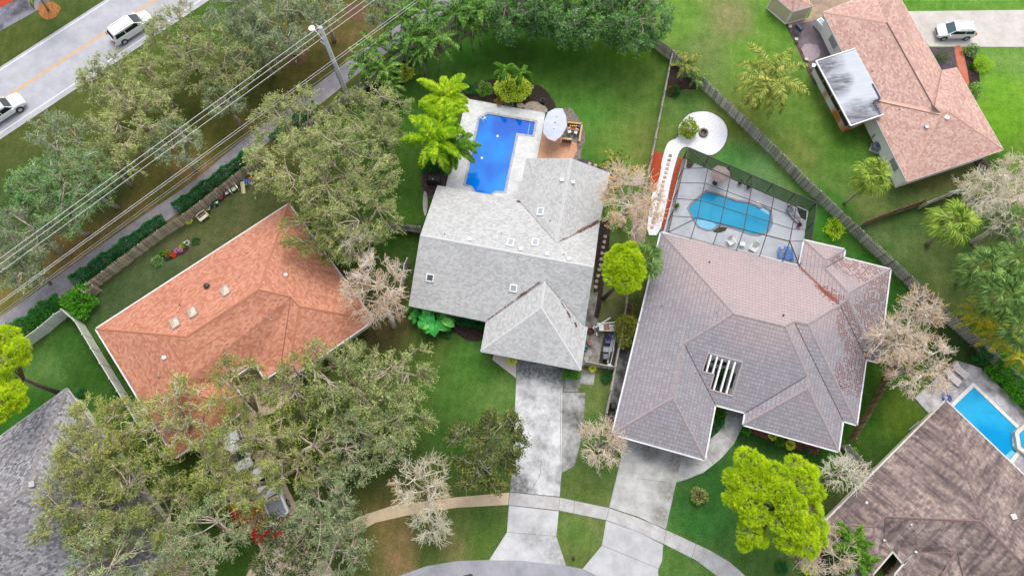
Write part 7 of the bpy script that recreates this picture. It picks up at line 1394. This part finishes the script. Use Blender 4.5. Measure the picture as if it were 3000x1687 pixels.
for k, (x, y) in enumerate(((1773, 693), (1770, 709), (1766, 725), (1764, 742), (1762, 760), (1760, 776), (1755, 790), (1751, 808), (1748, 824), (1746, 840))): flat_stone(x, y, 'tan stone right of the pale grey house, ' + ORD[k], g2_)
for k, (x, y) in enumerate(((1728, 480), (1744, 485), (1759, 488), (1775, 490), (1788, 494))): flat_stone(x, y, 'pinkish stone above the pale grey gable, ' + ('leftmost', 'second from left', 'middle one', 'second from right', 'rightmost')[k], 'stones above the gable', .26)
# rocks, black pots, grills
def rock(px, py, r, h, label, m, seed=0):
    rr = random.Random(seed + int(px)); p = P(px, py, 0); bm = bmesh.new(); bmesh.ops.create_icosphere(bm, subdivisions=2, radius=1)
    for v in bm.verts: k = 1 + rr.uniform(-.14, .14); v.co = Vector((v.co.x * r * k, v.co.y * r * .7 * k, max(-.1, v.co.z * h * k))) + p
    me = bpy.data.meshes.new('boulder'); bm.to_mesh(me); bm.free(); me.materials.append(m); tag(link(me, 'boulder'), label, 'rock')
rock(1524, 310, .5, .28, 'pale flat rock beside the pool deck top edge', M('rock_pale', S(226, 206, 180), S(186, 166, 142), 4, .9, .4), 2)
for i, (x, y) in enumerate(((1458, 300), (1470, 302))): rock(x, y, .22, .2, ('left' if i == 0 else 'right') + ' brown rock of the small pair above the pool deck', M('rock_brown', S(150, 124, 90), S(110, 88, 64), 4, .9, .4), i)
pot(1589, 298, 'round black planter on the sandy patch above the blue umbrella', 0, .3, .4, BLACK, L_DRK, .2)
def covered(px, py, sx_, sy, h, rz, label, m):
    t = thing('covered_grill', px, py, label, 'grill', rz); part(t, 'cover', m, lambda mb: mb.add([(x * sx_ / 2 * k, y * sy / 2 * k, z) for k, z in ((1, .05), (.98, h * .75), (.7, h)) for x, y in ((-1, -1), (1, -1), (1, 1), (-1, 1))], [(8, 9, 10, 11)] + [(r_ * 4 + j, r_ * 4 + (j + 1) % 4, r_ * 4 + 4 + (j + 1) % 4, r_ * 4 + 4 + j) for r_ in (0, 1) for j in range(4)]), bevel=.05)
    part(t, 'badge', WHITE, lambda mb: mb.box((0, -.1, h + .01), (.12, .06, .02))); return t
covered(1271, 536, 1.5, .75, 1.1, -.08, 'grill under a black cover left of the pool deck', BLACK)
t_ = thing('barrel_grill', 2332, 98, 'dark blue barrel grill on the dark patio', 'grill', 2.1, .03); NVY = M('navy_metal', S(38, 52, 84), None, 3, .4)
part(t_, 'barrel', NVY, lambda mb: mb.tube([(-.45, 0, .95), (-.43, 0, .95), (.43, 0, .95), (.45, 0, .95)], [.2, .27, .27, .2], 14)); part(t_, 'side_shelf', NVY, lambda mb: mb.box((.0, -.38, .8), (.8, .25, .03)))
for a in (-.35, .35):
    for s in (-.25, .25): part(t_, 'leg', DARK, lambda mb: mb.bar((a * 1.1, s * 1.2, 0), (a, s, .8), .04, .04))
WPOT = M('globe_white', S(226, 220, 206), S(196, 190, 176), 5, .8)
for x, y, lab in ((2313, 82, 'white stone pot at the upper corner of the dark patio'), (2331, 119, 'white stone pot below the barrel grill'), (2360, 177, 'white stone pot at the lower left edge of the dark patio')): pot(x, y, lab, .03, .2, .3, WPOT, None)
for x, y, lab in ((2333, 127, 'small brown pot below the barrel grill'), (2364, 187, 'small brown pot near the lower corner of the dark patio')): pot(x, y, lab, .03, .17, .2, M('pot_brown', S(130, 112, 92), None, 5, .8), L_DRK, .1)
# hutch, chairs on the dark patio
t_ = thing('glass_cabinet', 2400, 84, 'white cabinet with glass panes against the pink house wall', 'cabinet', -1.05, .03); part(t_, 'frame', WHITE, lambda mb: [mb.box((0, 0, .45), (1.5, .7, .9)), mb.bar((-.72, 0, 1.0), (.72, 0, 1.0), .7, .04)]); part(t_, 'glass', glassmat('cabinet_glass', S(120, 150, 166), .1), lambda mb: mb.box((-.1, 0, 1.03), (1.05, .45, .03))); part(t_, 'tarp', M('tarp_blue', S(48, 92, 142), None, 4, .6), lambda mb: mb.add([(.45, -.25, 1.05), (.72, -.25, 1.05), (.72, .25, 1.05)], [(0, 1, 2)]))
t_ = thing('patio_chair', 2440, 143, 'brown framed chair with pinkish seat on the dark patio', 'chair', .55, .03); CHB = M('chair_brown', S(70, 52, 52), None, 4, .6); part(t_, 'seat', M('cushion_pink', S(196, 180, 180), None, 4, .8), lambda mb: mb.box((0, 0, .45), (.55, .6, .08))); part(t_, 'backrest', CHB, lambda mb: mb.box((-.3, 0, .75), (.07, .62, .6)))
for sx_ in (-.27, .27):
    for sy in (-.28, .28): part(t_, 'leg', CHB, lambda mb: mb.box((sx_, sy, .22), (.05, .05, .44)))
t_ = thing('folding_table', 2384, 205, 'white folding table at the corner of the patio roof', 'table', -.3, .03); part(t_, 'table_top', WHITE, lambda mb: mb.box((0, 0, .72), (1.0, .5, .04)))
for sx_ in (-.45, .45): part(t_, 'leg', GREYM, lambda mb: mb.box((sx_, 0, .36), (.04, .45, .7)))
# air conditioner
t_ = thing('air_conditioner', 2562, 436, 'grey round fan air conditioner by the pink house wall', 'air conditioner', -.45, .0); part(t_, 'casing', M('ac_grey', S(158, 164, 178), S(130, 136, 150), 3, .5), lambda mb: mb.box((0, 0, .4), (.8, .8, .8)), bevel=.04); part(t_, 'fan_grille', M('ac_fan', S(96, 112, 150), None, 3, .4), lambda mb: mb.lathe((0, 0, .81), [(.33, 0), (.31, .03), (.1, .05), (0, .05)], 20)); part(t_, 'pad', SWC, lambda mb: mb.box((0, 0, .03), (1.05, 1.05, .06)))
t_ = thing('meter_box', 2555, 406, 'small white utility box above the air conditioner', 'utility box', -.45, 0); part(t_, 'box', M('box_pale', S(210, 212, 214), None, 3, .5), lambda mb: mb.box((0, 0, .5), (.35, .25, .9))); part(t_, 'door', GREYM, lambda mb: mb.box((0, -.13, .55), (.26, .02, .6)))
# stair, hose
t_ = thing('garden_steps', 2873, 487, 'dark wooden steps at the lower right corner of the pink house', 'steps', .25); part(t_, 'tread', M('dark_wood', S(84, 66, 68), S(56, 44, 46), 5, .8), lambda mb: [mb.box((k * .07, .85 - k * .42, .12), (1.1, .34, .1)) for k in range(6)]); part(t_, 'stringer', DARK, lambda mb: [mb.bar((s - .05, 1.0, .06), (s + .4, -1.4, .06), .08, .1) for s in (-.5, .5)])
mb = MB(); c = P(2772, 1163, .14); rr = random.Random(4); pts = []
for k in range(90): t = k * .42; R_ = .36 + .14 * math.sin(k * .37) ; pts.append((c.x + R_ * math.cos(t) * 1.1, c.y + R_ * math.sin(t), c.z + .001 * k))
mb.tube(pts, .03, 5); tag(mb.build('pool_hose', M('hose_blue', S(24, 92, 190), None, 4, .5)), 'coiled blue pool hose at the peak of the dark brown roof', 'hose')
# equipment by brown house
t_ = thing('pool_pump', 2688, 1262, 'dark pool pump with pale pipes beside the dark brown roof', 'pool pump', .6); part(t_, 'tank', BLACK, lambda mb: mb.lathe((0, 0, 0), [(.3, 0), (.32, .5), (.2, .75), (0, .8)], 14)); part(t_, 'pipe', M('pipe_pale', S(196, 206, 204), None, 3, .5), lambda mb: [mb.tube([(-.9, y_, .6), (.5, y_ + .05, .6)], .05, 7) for y_ in (-.45, .4, .7)])
# wooden bar
br_ = thing('garden_bar', 1684, 388, 'L shaped light wooden bar with shelf and wicker front right of the blue umbrella', 'bar'); R0 = P(1684, 388)
def bl(x, y, z=0): p = P(1560 + x / 8.05, 280 + y / 8.05, z); return (p.x - R0.x, p.y - R0.y, z)
part(br_, 'counter_top', WOOD, lambda mb: [mb.bar(bl(830, 625, 1.05), bl(1185, 670, 1.05), .2, .05), mb.bar(bl(1170, 660, 1.05), bl(1105, 1085, 1.05), .2, .05)]); part(br_, 'panel', woodmat('bar_panel', S(160, 120, 78), S(214, 172, 124)), lambda mb: [mb.bar(bl(830, 640, .5), bl(1165, 680, .5), .05, 1.0), mb.bar(bl(1150, 690, .5), bl(1090, 1080, .5), .05, 1.0)])
part(br_, 'shelf', M('shelf_orange', S(190, 120, 70), None, 4, .7), lambda mb: mb.bar(bl(815, 765, .7), bl(1110, 810, .7), .34, .03)); part(br_, 'front_counter', WOOD, lambda mb: mb.bar(bl(700, 1010, 1.0), bl(925, 1035, 1.0), .22, .06)); part(br_, 'wicker_front', bricked('wicker', S(196, 154, 92), S(150, 108, 58), S(90, 62, 34), .06, .04, .8, .008), lambda mb: mb.bar(bl(700, 1045, .48), bl(925, 1065, .48), .12, .94)); part(br_, 'floor', M('bar_floor', S(150, 150, 146), S(120, 120, 116), 3, .8), lambda mb: mb.add([bl(800, 830, .03), bl(1090, 850, .03), bl(1050, 1110, .03), bl(760, 1090, .03)], [(0, 1, 2, 3)]))
for k, x in enumerate((890, 938, 986, 1030)):
    q = bl(x, 745, .72); t_ = empty('jar', (R0.x + q[0], R0.y + q[1], .72), 'amber jar %s on the bar shelf' % ('nearest the umbrella', 'second from the umbrella', 'third from the umbrella', 'next to the blue tub')[k], 'jar', 'amber jars on the bar shelf'); part(t_, 'glass', M('amber', S(240, 176, 50), S(214, 130, 40), 8, .3), lambda mb: mb.lathe((0, 0, 0), [(.09, 0), (.1, .2), (.07, .25)], 10)); part(t_, 'lid', M('lid_yellow', S(246, 206, 90), None, 4, .5), lambda mb: mb.lathe((0, 0, .25), [(.075, 0), (.075, .04), (0, .04)], 10))
q = bl(1092, 755, .72); mb = MB(); mb.lathe((R0.x + q[0], R0.y + q[1], .72), [(.12, 0), (.15, .24), (.16, .26), (0, .27)], 12); tag(mb.build('tub', M('tub_blue', S(40, 76, 150), None, 4, .5)), 'round blue lidded tub at the end of the bar shelf', 'tub')
for k, (x, y, rz) in enumerate(((860, 920, .2), (1010, 940, -.5))):
    q = bl(x, y); t_ = empty('bar_stool', (R0.x + q[0], R0.y + q[1], .03), ('left' if k == 0 else 'right') + ' white chair inside the wooden bar', 'stool', None, rz); part(t_, 'seat', WHITE, lambda mb: mb.box((0, 0, .6), (.36, .34, .04))); part(t_, 'backrest', WHITE, lambda mb: [mb.bar((-.16, .18, .62), (-.16, .24, 1.0), .04, .04), mb.bar((.16, .18, .62), (.16, .24, 1.0), .04, .04), mb.bar((-.2, .24, 1.0), (.2, .24, 1.0), .05, .07)])
    for sx_ in (-.15, .15):
        for sy in (-.14, .14): part(t_, 'leg', WHITE, lambda mb: mb.box((sx_, sy, .3), (.035, .035, .6)))
# bin yard
def bin_(px, py, label, m, rz, lidm=None, z=.02):
    t = thing('rubbish_bin', px, py, label, 'rubbish bin', rz, z); part(t, 'body', m, lambda mb: mb.add([(x * .26 * k, y * .3 * k, z_) for k, z_ in ((.82, .05), (1, .95)) for x, y in ((-1, -1), (1, -1), (1, 1), (-1, 1))], [(0, 1, 5, 4), (1, 2, 6, 5), (2, 3, 7, 6), (3, 0, 4, 7), (3, 2, 1, 0)])); part(t, 'lid', lidm or m, lambda mb: mb.add([(-.3, -.35, .96), (.3, -.35, .96), (.3, .33, .98), (-.3, .33, .98), (-.22, -.26, 1.05), (.22, -.26, 1.05), (.22, .24, 1.06), (-.22, .24, 1.06)], [(4, 5, 6, 7), (0, 1, 5, 4), (1, 2, 6, 5), (2, 3, 7, 6), (3, 0, 4, 7), (3, 2, 1, 0)]))
    for s in (-1, 1): part(t, 'wheel', TYRE, lambda mb: mb.tube([(s * .2, .32, .1), (s * .26, .32, .1)], .1, 10))
bin_(1773, 1030, 'upper light grey wheeled bin behind the pale grey house', M('bin_grey', S(150, 156, 166), S(130, 136, 146), 3, .5), -1.65); bin_(1772, 1050, 'lower dark grey wheeled bin behind the pale grey house', M('bin_grey_dark', S(104, 112, 116), None, 3, .5), -1.65)
bin_(1794, 1192, 'upper black wheeled bin beside the tiled garage wall', BLACK, .15); bin_(1790, 1218, 'lower black wheeled bin beside the tiled garage wall', BLACK, .15)
PRP = M('purple_plastic', S(110, 96, 196), S(90, 78, 170), 4, .4); t_ = thing('storage_crate', 1781, 1000, 'open purple crate in the bin yard', 'crate', -.1, .02); part(t_, 'box', PRP, lambda mb: [mb.box((0, 0, .02), (.58, .42, .03)), mb.box((-.28, 0, .15), (.03, .42, .28)), mb.box((.28, 0, .15), (.03, .42, .28)), mb.box((0, -.2, .15), (.55, .03, .28)), mb.box((0, .2, .15), (.55, .03, .28))]); part(t_, 'rim', PRP, lambda mb: mb.box((0, -.22, .29), (.6, .06, .02)))
mb = MB(); c = P(1790.5, 985, .02); mb.lathe(c, [(.18, 0), (.25, .42), (.27, .44), (.22, .44), (.2, .1), (0, .08)], 16); tag(mb.build('bucket', PRP), 'round purple bucket above the purple crate', 'bucket')
mb = MB(); c = P(1716, 1024, .02); mb.lathe(c, [(.15, 0), (.22, .36), (.18, .36), (.15, .1), (0, .1)], 14); tag(mb.build('bucket', M('teal_plastic', S(30, 110, 104), None, 4, .4)), 'teal bucket at the wall edge of the bin yard', 'bucket')
mb = MB(); c = P(1729.6, 972, .02); mb.lathe(c, [(.22, 0), (.36, .24), (.38, .26), (.3, .24), (.2, .14), (0, .12)], 16); tag(mb.build('fire_bowl', M('rust_bowl', S(104, 56, 48), S(64, 36, 34), 6, .8)), 'round rusty bowl planter at the upper end of the bin yard', 'bowl')
mb = MB(); c = P(1783.7, 1076, .02); mb.lathe(c, [(.3, 0), (.32, .5), (.3, .54), (.1, .58), (0, .58)], 18); tag(mb.build('round_bin', M('galvanised', S(176, 178, 180), S(150, 152, 154), 4, .4, metal=.3)), 'round galvanised bin in the lower corner of the bin yard', 'bin')
for k, (a, b_) in enumerate([((1800, 978), (1791, 1030)), ((1796, 978), (1784, 1040)), ((1792, 1000), (1781, 1064)), ((1799, 1020), (1788, 1068)), ((1803, 985), (1796, 1030)), ((1789, 1018), (1779, 1062))]): mb = MB(); mb.bar(P(*a, .06 + k * .03), P(*b_, .06 + k * .03), .09, .06); tag(mb.build('gutter_length', FW), 'white gutter length beside the wheeled bins, ' + ('upper right of the stack', 'second from the top of the stack', 'centre of the stack', 'lower right of the stack', 'rightmost of the stack', 'lowest left of the stack')[k], 'gutter length', 'white gutter lengths stacked by the bins')
for k, (a, b_, w_, lab) in enumerate([((1748, 948), (1802, 944), .12, 'white plank lying across above the cluttered bench'), ((1744, 959), (1788, 930), .12, 'white plank lying diagonally above the cluttered bench'), ((1737, 963), (1742, 954), .12, 'short white offcut left of the planks'), ((1747, 973), (1749, 983), .1, 'short white offcut below the planks')]): mb = MB(); mb.bar(P(*a, .75 if k < 2 else .08), P(*b_, .8 if k < 2 else .08), w_, .03); tag(mb.build('plank', WHITE), lab, 'plank')
t_ = thing('work_bench', 1777, 965, 'bench covered with white boards and brown cardboard', 'bench', -.03, .02); part(t_, 'bench_top', WHITE, lambda mb: mb.box((0, 0, .7), (1.75, .7, .05))); part(t_, 'cardboard', M('cardboard', S(200, 156, 120), S(170, 126, 94), 5, .9), lambda mb: mb.box((-.1, .02, .74), (.6, .6, .02), .08)); part(t_, 'board', M('board_white', S(230, 228, 226), None, 3, .7), lambda mb: mb.box((.5, -.02, .75), (.5, .55, .02), -.1))
for sx_ in (-.75, .75): part(t_, 'leg', GREYM, lambda mb: mb.box((sx_, 0, .35), (.05, .55, .7)))
t_ = thing('folded_chair', 1723, 1006, 'folded lawn chairs with orange fabric leaning at the wall of the bin yard', 'folding chair', .25, .02); part(t_, 'fabric', M('fabric_orange', S(206, 104, 78), None, 4, .8), lambda mb: mb.bar((.12, .35, .3), (.28, -.25, .5), .16, .03)); part(t_, 'frame', GREYM, lambda mb: [mb.bar((-.2 + k * .1, .4, .1), (.0 + k * .12, -.4, .6), .03, .03) for k in range(4)]); part(t_, 'seat', M('fabric_grey', S(128, 122, 116), None, 4, .8), lambda mb: mb.bar((-.05, .35, .25), (.08, -.35, .5), .25, .03))
mb = MB(); c = P(1724, 1034, .03); mb.lathe(c, [(.38, 0), (.38, .04), (0, .05)], 20); tag(mb.build('round_slab', SWC), 'upper round pale slab lying in the bin yard', 'slab'); mb = MB(); c = P(1718, 1050, .03); mb.lathe(c, [(.28, 0), (.28, .04), (0, .05)], 20); tag(mb.build('round_slab', SWC), 'lower round pale slab lying in the bin yard', 'slab')
mb = MB(); mb.lathe(P(1680, 1634, .02), [(.12, 0), (.12, .2), (.08, .28), (0, .3)], 8, sy=1.6); tag(mb.build('water_meter', DARK), 'small dark utility cover on the grass island between the aprons', 'utility cover')
# toy row
CRM = M('cream_paint', S(240, 230, 206), None, 4, .7); fr_ = math.atan2((P(745, 503) - P(559, 648)).y, (P(745, 503) - P(559, 648)).x)
t_ = thing('garden_bench', 601, 640, 'cream garden bench with a patterned backrest in front of the tan fence', 'bench', fr_); part(t_, 'seat', CRM, lambda mb: [mb.box((0, -.18 + k * .13, .42), (1.15, .11, .03)) for k in range(3)]); part(t_, 'backrest', CRM, lambda mb: [mb.bar((-.55, .24, .5), (-.55, .34, .88), .06, .05), mb.bar((.55, .24, .5), (.55, .34, .88), .06, .05), mb.bar((-.58, .34, .86), (0, .36, .97), .05, .08), mb.bar((0, .36, .97), (.58, .34, .86), .05, .08), mb.bar((-.55, .25, .52), (.55, .25, .52), .04, .06)])
part(t_, 'painted_panel', bricked('painted_pattern', S(196, 160, 120), S(110, 110, 96), S(90, 70, 60), .12, .1, .5, .02), lambda mb: mb.bar((-.5, .29, .68), (.5, .29, .68), .03, .22))
for sx_ in (-.53, .53): part(t_, 'leg', CRM, lambda mb: [mb.bar((sx_, -.26, 0), (sx_, -.26, .6), .06, .05), mb.bar((sx_, .26, 0), (sx_, .26, .5), .06, .05), mb.bar((sx_, -.3, .6), (sx_, .28, .62), .06, .04)])
t_ = thing('ride_on_toy', 616, 612, 'small yellow and grey ride on toy beside the cream bench', 'toy', fr_ + .9); part(t_, 'frame', M('toy_grey', S(170, 190, 206), None, 4, .4), lambda mb: [mb.bar((-.3, 0, .25), (.2, 0, .2), .14, .08), mb.bar((.2, -.16, .12), (.2, .16, .12), .06, .06)]); part(t_, 'handlebar', M('toy_yellow', S(240, 190, 50), None, 4, .4), lambda mb: [mb.bar((-.3, 0, .25), (-.38, 0, .6), .06, .06), mb.bar((-.38, -.2, .6), (-.38, .2, .6), .06, .06)])
for q in ((-.38, 0), (.2, .2), (.2, -.2)): part(t_, 'wheel', TYRE, lambda mb: mb.tube([(q[0], q[1] - .04, .11), (q[0], q[1] + .04, .11)], .11, 12))
GRN = M('wagon_green', S(24, 120, 66), None, 4, .4); t_ = thing('toy_wagon', 635, 598, 'green toy wagon full of small things by the tan fence', 'wagon', fr_ - .35); part(t_, 'tub', GRN, lambda mb: [mb.box((0, 0, .2), (.8, .42, .04)), mb.box((-.4, 0, .32), (.04, .46, .26)), mb.box((.4, 0, .32), (.04, .46, .26)), mb.box((0, -.22, .32), (.8, .04, .26)), mb.box((0, .22, .32), (.8, .04, .26))]); part(t_, 'handle', BLACK, lambda mb: mb.bar((-.42, 0, .25), (-.9, .15, .3), .03, .03))
for sx_ in (-.28, .28):
    for sy in (-.26, .26): part(t_, 'wheel', M('wheel_cream', S(226, 206, 180), None, 4, .6), lambda mb: mb.tube([(sx_, sy - .03, .1), (sx_, sy + .03, .1)], .1, 12))
p = P(635, 598); mb = MB(); mb.lathe((p.x + .15, p.y + .05, .25), [(.1, 0), (.14, .1), (0, .16)], 10); tag(mb.build('toy_ball', WHITE), 'white toy lying in the green wagon', 'toy'); mb = MB(); mb.lathe((p.x - .05, p.y, .25), [(.08, 0), (.1, .07), (0, .12)], 10); tag(mb.build('toy_ball', M('toy_pink', S(230, 150, 140), None, 4, .5)), 'pink toy lying in the green wagon', 'toy')
MRN = M('maroon_plastic', S(136, 24, 76), None, 4, .5); t_ = thing('stool', 650, 582, 'round dull red stool between the green wagon and the maroon chair', 'stool'); part(t_, 'seat', M('dull_red', S(150, 70, 84), None, 4, .6), lambda mb: mb.lathe((0, 0, .3), [(0, 0), (.26, 0), (.26, .05), (.1, .05), (.1, .03), (0, .03)], 16))
for a in (0, 2.1, 4.2): part(t_, 'leg', MRN, lambda mb: mb.bar((.2 * math.cos(a), .2 * math.sin(a), 0), (.16 * math.cos(a), .16 * math.sin(a), .3), .04, .04))
t_ = thing('toy_chair', 666, 567, 'maroon toy chair with a white seat in the toy row', 'toy chair', fr_ - .25); part(t_, 'frame', MRN, lambda mb: [mb.box((0, .2, .5), (.55, .12, .55)), mb.box((-.27, 0, .33), (.08, .5, .35)), mb.box((.27, 0, .33), (.08, .5, .35)), mb.box((0, 0, .16), (.6, .5, .2))]); part(t_, 'seat', WHITE, lambda mb: mb.box((0, -.05, .28), (.38, .4, .06)), bevel=.02)
t_ = thing('plastic_armchair', 687, 557, 'white rounded plastic armchair in the toy row', 'armchair', fr_ - .1); part(t_, 'seat', M('seat_pale_green', S(204, 226, 204), None, 4, .5), lambda mb: mb.box((0, -.08, .4), (.5, .46, .04))); part(t_, 'backrest', WHITE, lambda mb: mb.add([(.42 * math.cos(a), .1 + .42 * math.sin(a), z) for z in (.42, .85) for a in [k * math.pi / 10 for k in range(11)]] + [(.5 * math.cos(a), .12 + .52 * math.sin(a), z) for z in (.42, .85) for a in [k * math.pi / 10 for k in range(11)]], [(k, k + 1, k + 12, k + 11) for k in range(10)] + [(22 + k, 22 + k + 1, 22 + k + 12, 22 + k + 11) for k in range(10)] + [(11 + k, 12 + k, 34 + k, 33 + k) for k in range(10)]))
for s in (-1, 1): part(t_, 'armrest', WHITE, lambda mb: mb.box((s * .44, -.12, .62), (.12, .5, .05))); part(t_, 'leg', WHITE, lambda mb: mb.box((s * .42, -.34, .3), (.07, .07, .6))); part(t_, 'leg', WHITE, lambda mb: mb.box((s * .35, .38, .2), (.07, .07, .4))); part(t_, 'cutout', BLACK, lambda mb: mb.box((s * .25, .42, .86), (.1, .1, .02)))
t_ = thing('toy_slide', 722, 545, 'beige and blue toy slide at the right end of the toy row', 'slide', fr_ - .2); part(t_, 'slide_chute', M('toy_beige', S(236, 224, 176), None, 4, .4), lambda mb: [mb.bar((-.05, .15, .85), (-.35, -.35, .4), .36, .04), mb.bar((-.35, -.35, .4), (-.62, -.8, .1), .36, .04), mb.bar((-.25, .18, .92), (-.8, -.72, .2), .05, .12), mb.bar((.12, .1, .92), (-.45, -.82, .2), .05, .12)]); part(t_, 'ladder', M('toy_blue', S(50, 132, 206), None, 4, .4), lambda mb: [mb.bar((.0, .1, .9), (.75, -.15, .05), .08, .08), mb.bar((.1, .4, .9), (.85, .2, .05), .08, .08)] + [mb.bar((.1 + k * .2, .1 - k * .06, .8 - k * .2), (.2 + k * .2, .4 - k * .05, .8 - k * .2), .12, .05) for k in range(4)])
t_ = thing('toy_car', 735, 527, 'red toy pushed against the fence above the slide', 'toy', fr_); part(t_, 'body', M('toy_red', S(196, 50, 40), None, 4, .4), lambda mb: [mb.box((0, 0, .2), (.6, .3, .16)), mb.box((-.05, 0, .34), (.28, .26, .14))])
for sx_ in (-.2, .2):
    for sy in (-.16, .16): part(t_, 'wheel', TYRE, lambda mb: mb.tube([(sx_, sy - .02, .09), (sx_, sy + .02, .09)], .09, 10))
mb = MB(); c = P(549, 712, .01); 
for k in range(8): a = k * .785; rr_ = .24; mb.box((c.x + rr_ * math.cos(a), c.y + rr_ * math.sin(a), .05), (.14, .12, .1), a)
tag(mb.build('stone_ring', M('stone_pale', S(206, 204, 200), None, 6, .8)), 'ring of pale stones at the right end of the flower bed', 'stone ring')
t_ = thing('watering_can', 541, 713, 'white and black ornament at the top of the flower bed', 'ornament'); part(t_, 'body', WHITE, lambda mb: mb.lathe((0, 0, 0), [(.1, 0), (.14, .2), (.08, .3), (0, .3)], 12)); part(t_, 'top', BLACK, lambda mb: mb.lathe((0, 0, .3), [(.06, 0), (.05, .03), (0, .04)], 8))
mb = MB(); mb.box((0, 0, 0), (.45, .4, .3)); o_ = mb.build('storage_box', M('indigo_box', S(54, 40, 150), None, 4, .6)); o_.location = P(603, 1288, .2); tag(o_, 'indigo blue box at the corner of the terracotta garage', 'box')
t_ = thing('porch_bench', 790, 1165, 'white bench with beige seat at the terracotta house porch', 'bench', .62, .03); part(t_, 'seat', M('tan_seat', S(214, 184, 136), None, 4, .7), lambda mb: mb.box((0, 0, .45), (1.7, .5, .05))); part(t_, 'backrest', WHITE, lambda mb: [mb.bar((-.85, .28, .85), (.85, .28, .85), .12, .07)] + [mb.bar((-.8 + k * .2, .26, .45), (-.8 + k * .2, .28, .85), .1, .03) for k in range(9)]); 
for sx_ in (-.78, .78): part(t_, 'leg', WHITE, lambda mb: [mb.box((sx_, -.2, .3), (.07, .07, .6)), mb.box((sx_, .22, .22), (.07, .07, .45))])
slab('porch_floor', [(672, 1112), (748, 1063), (825, 1085), (880, 1110), (870, 1150), (800, 1210), (735, 1225), (728, 1190)], .024, BEI)
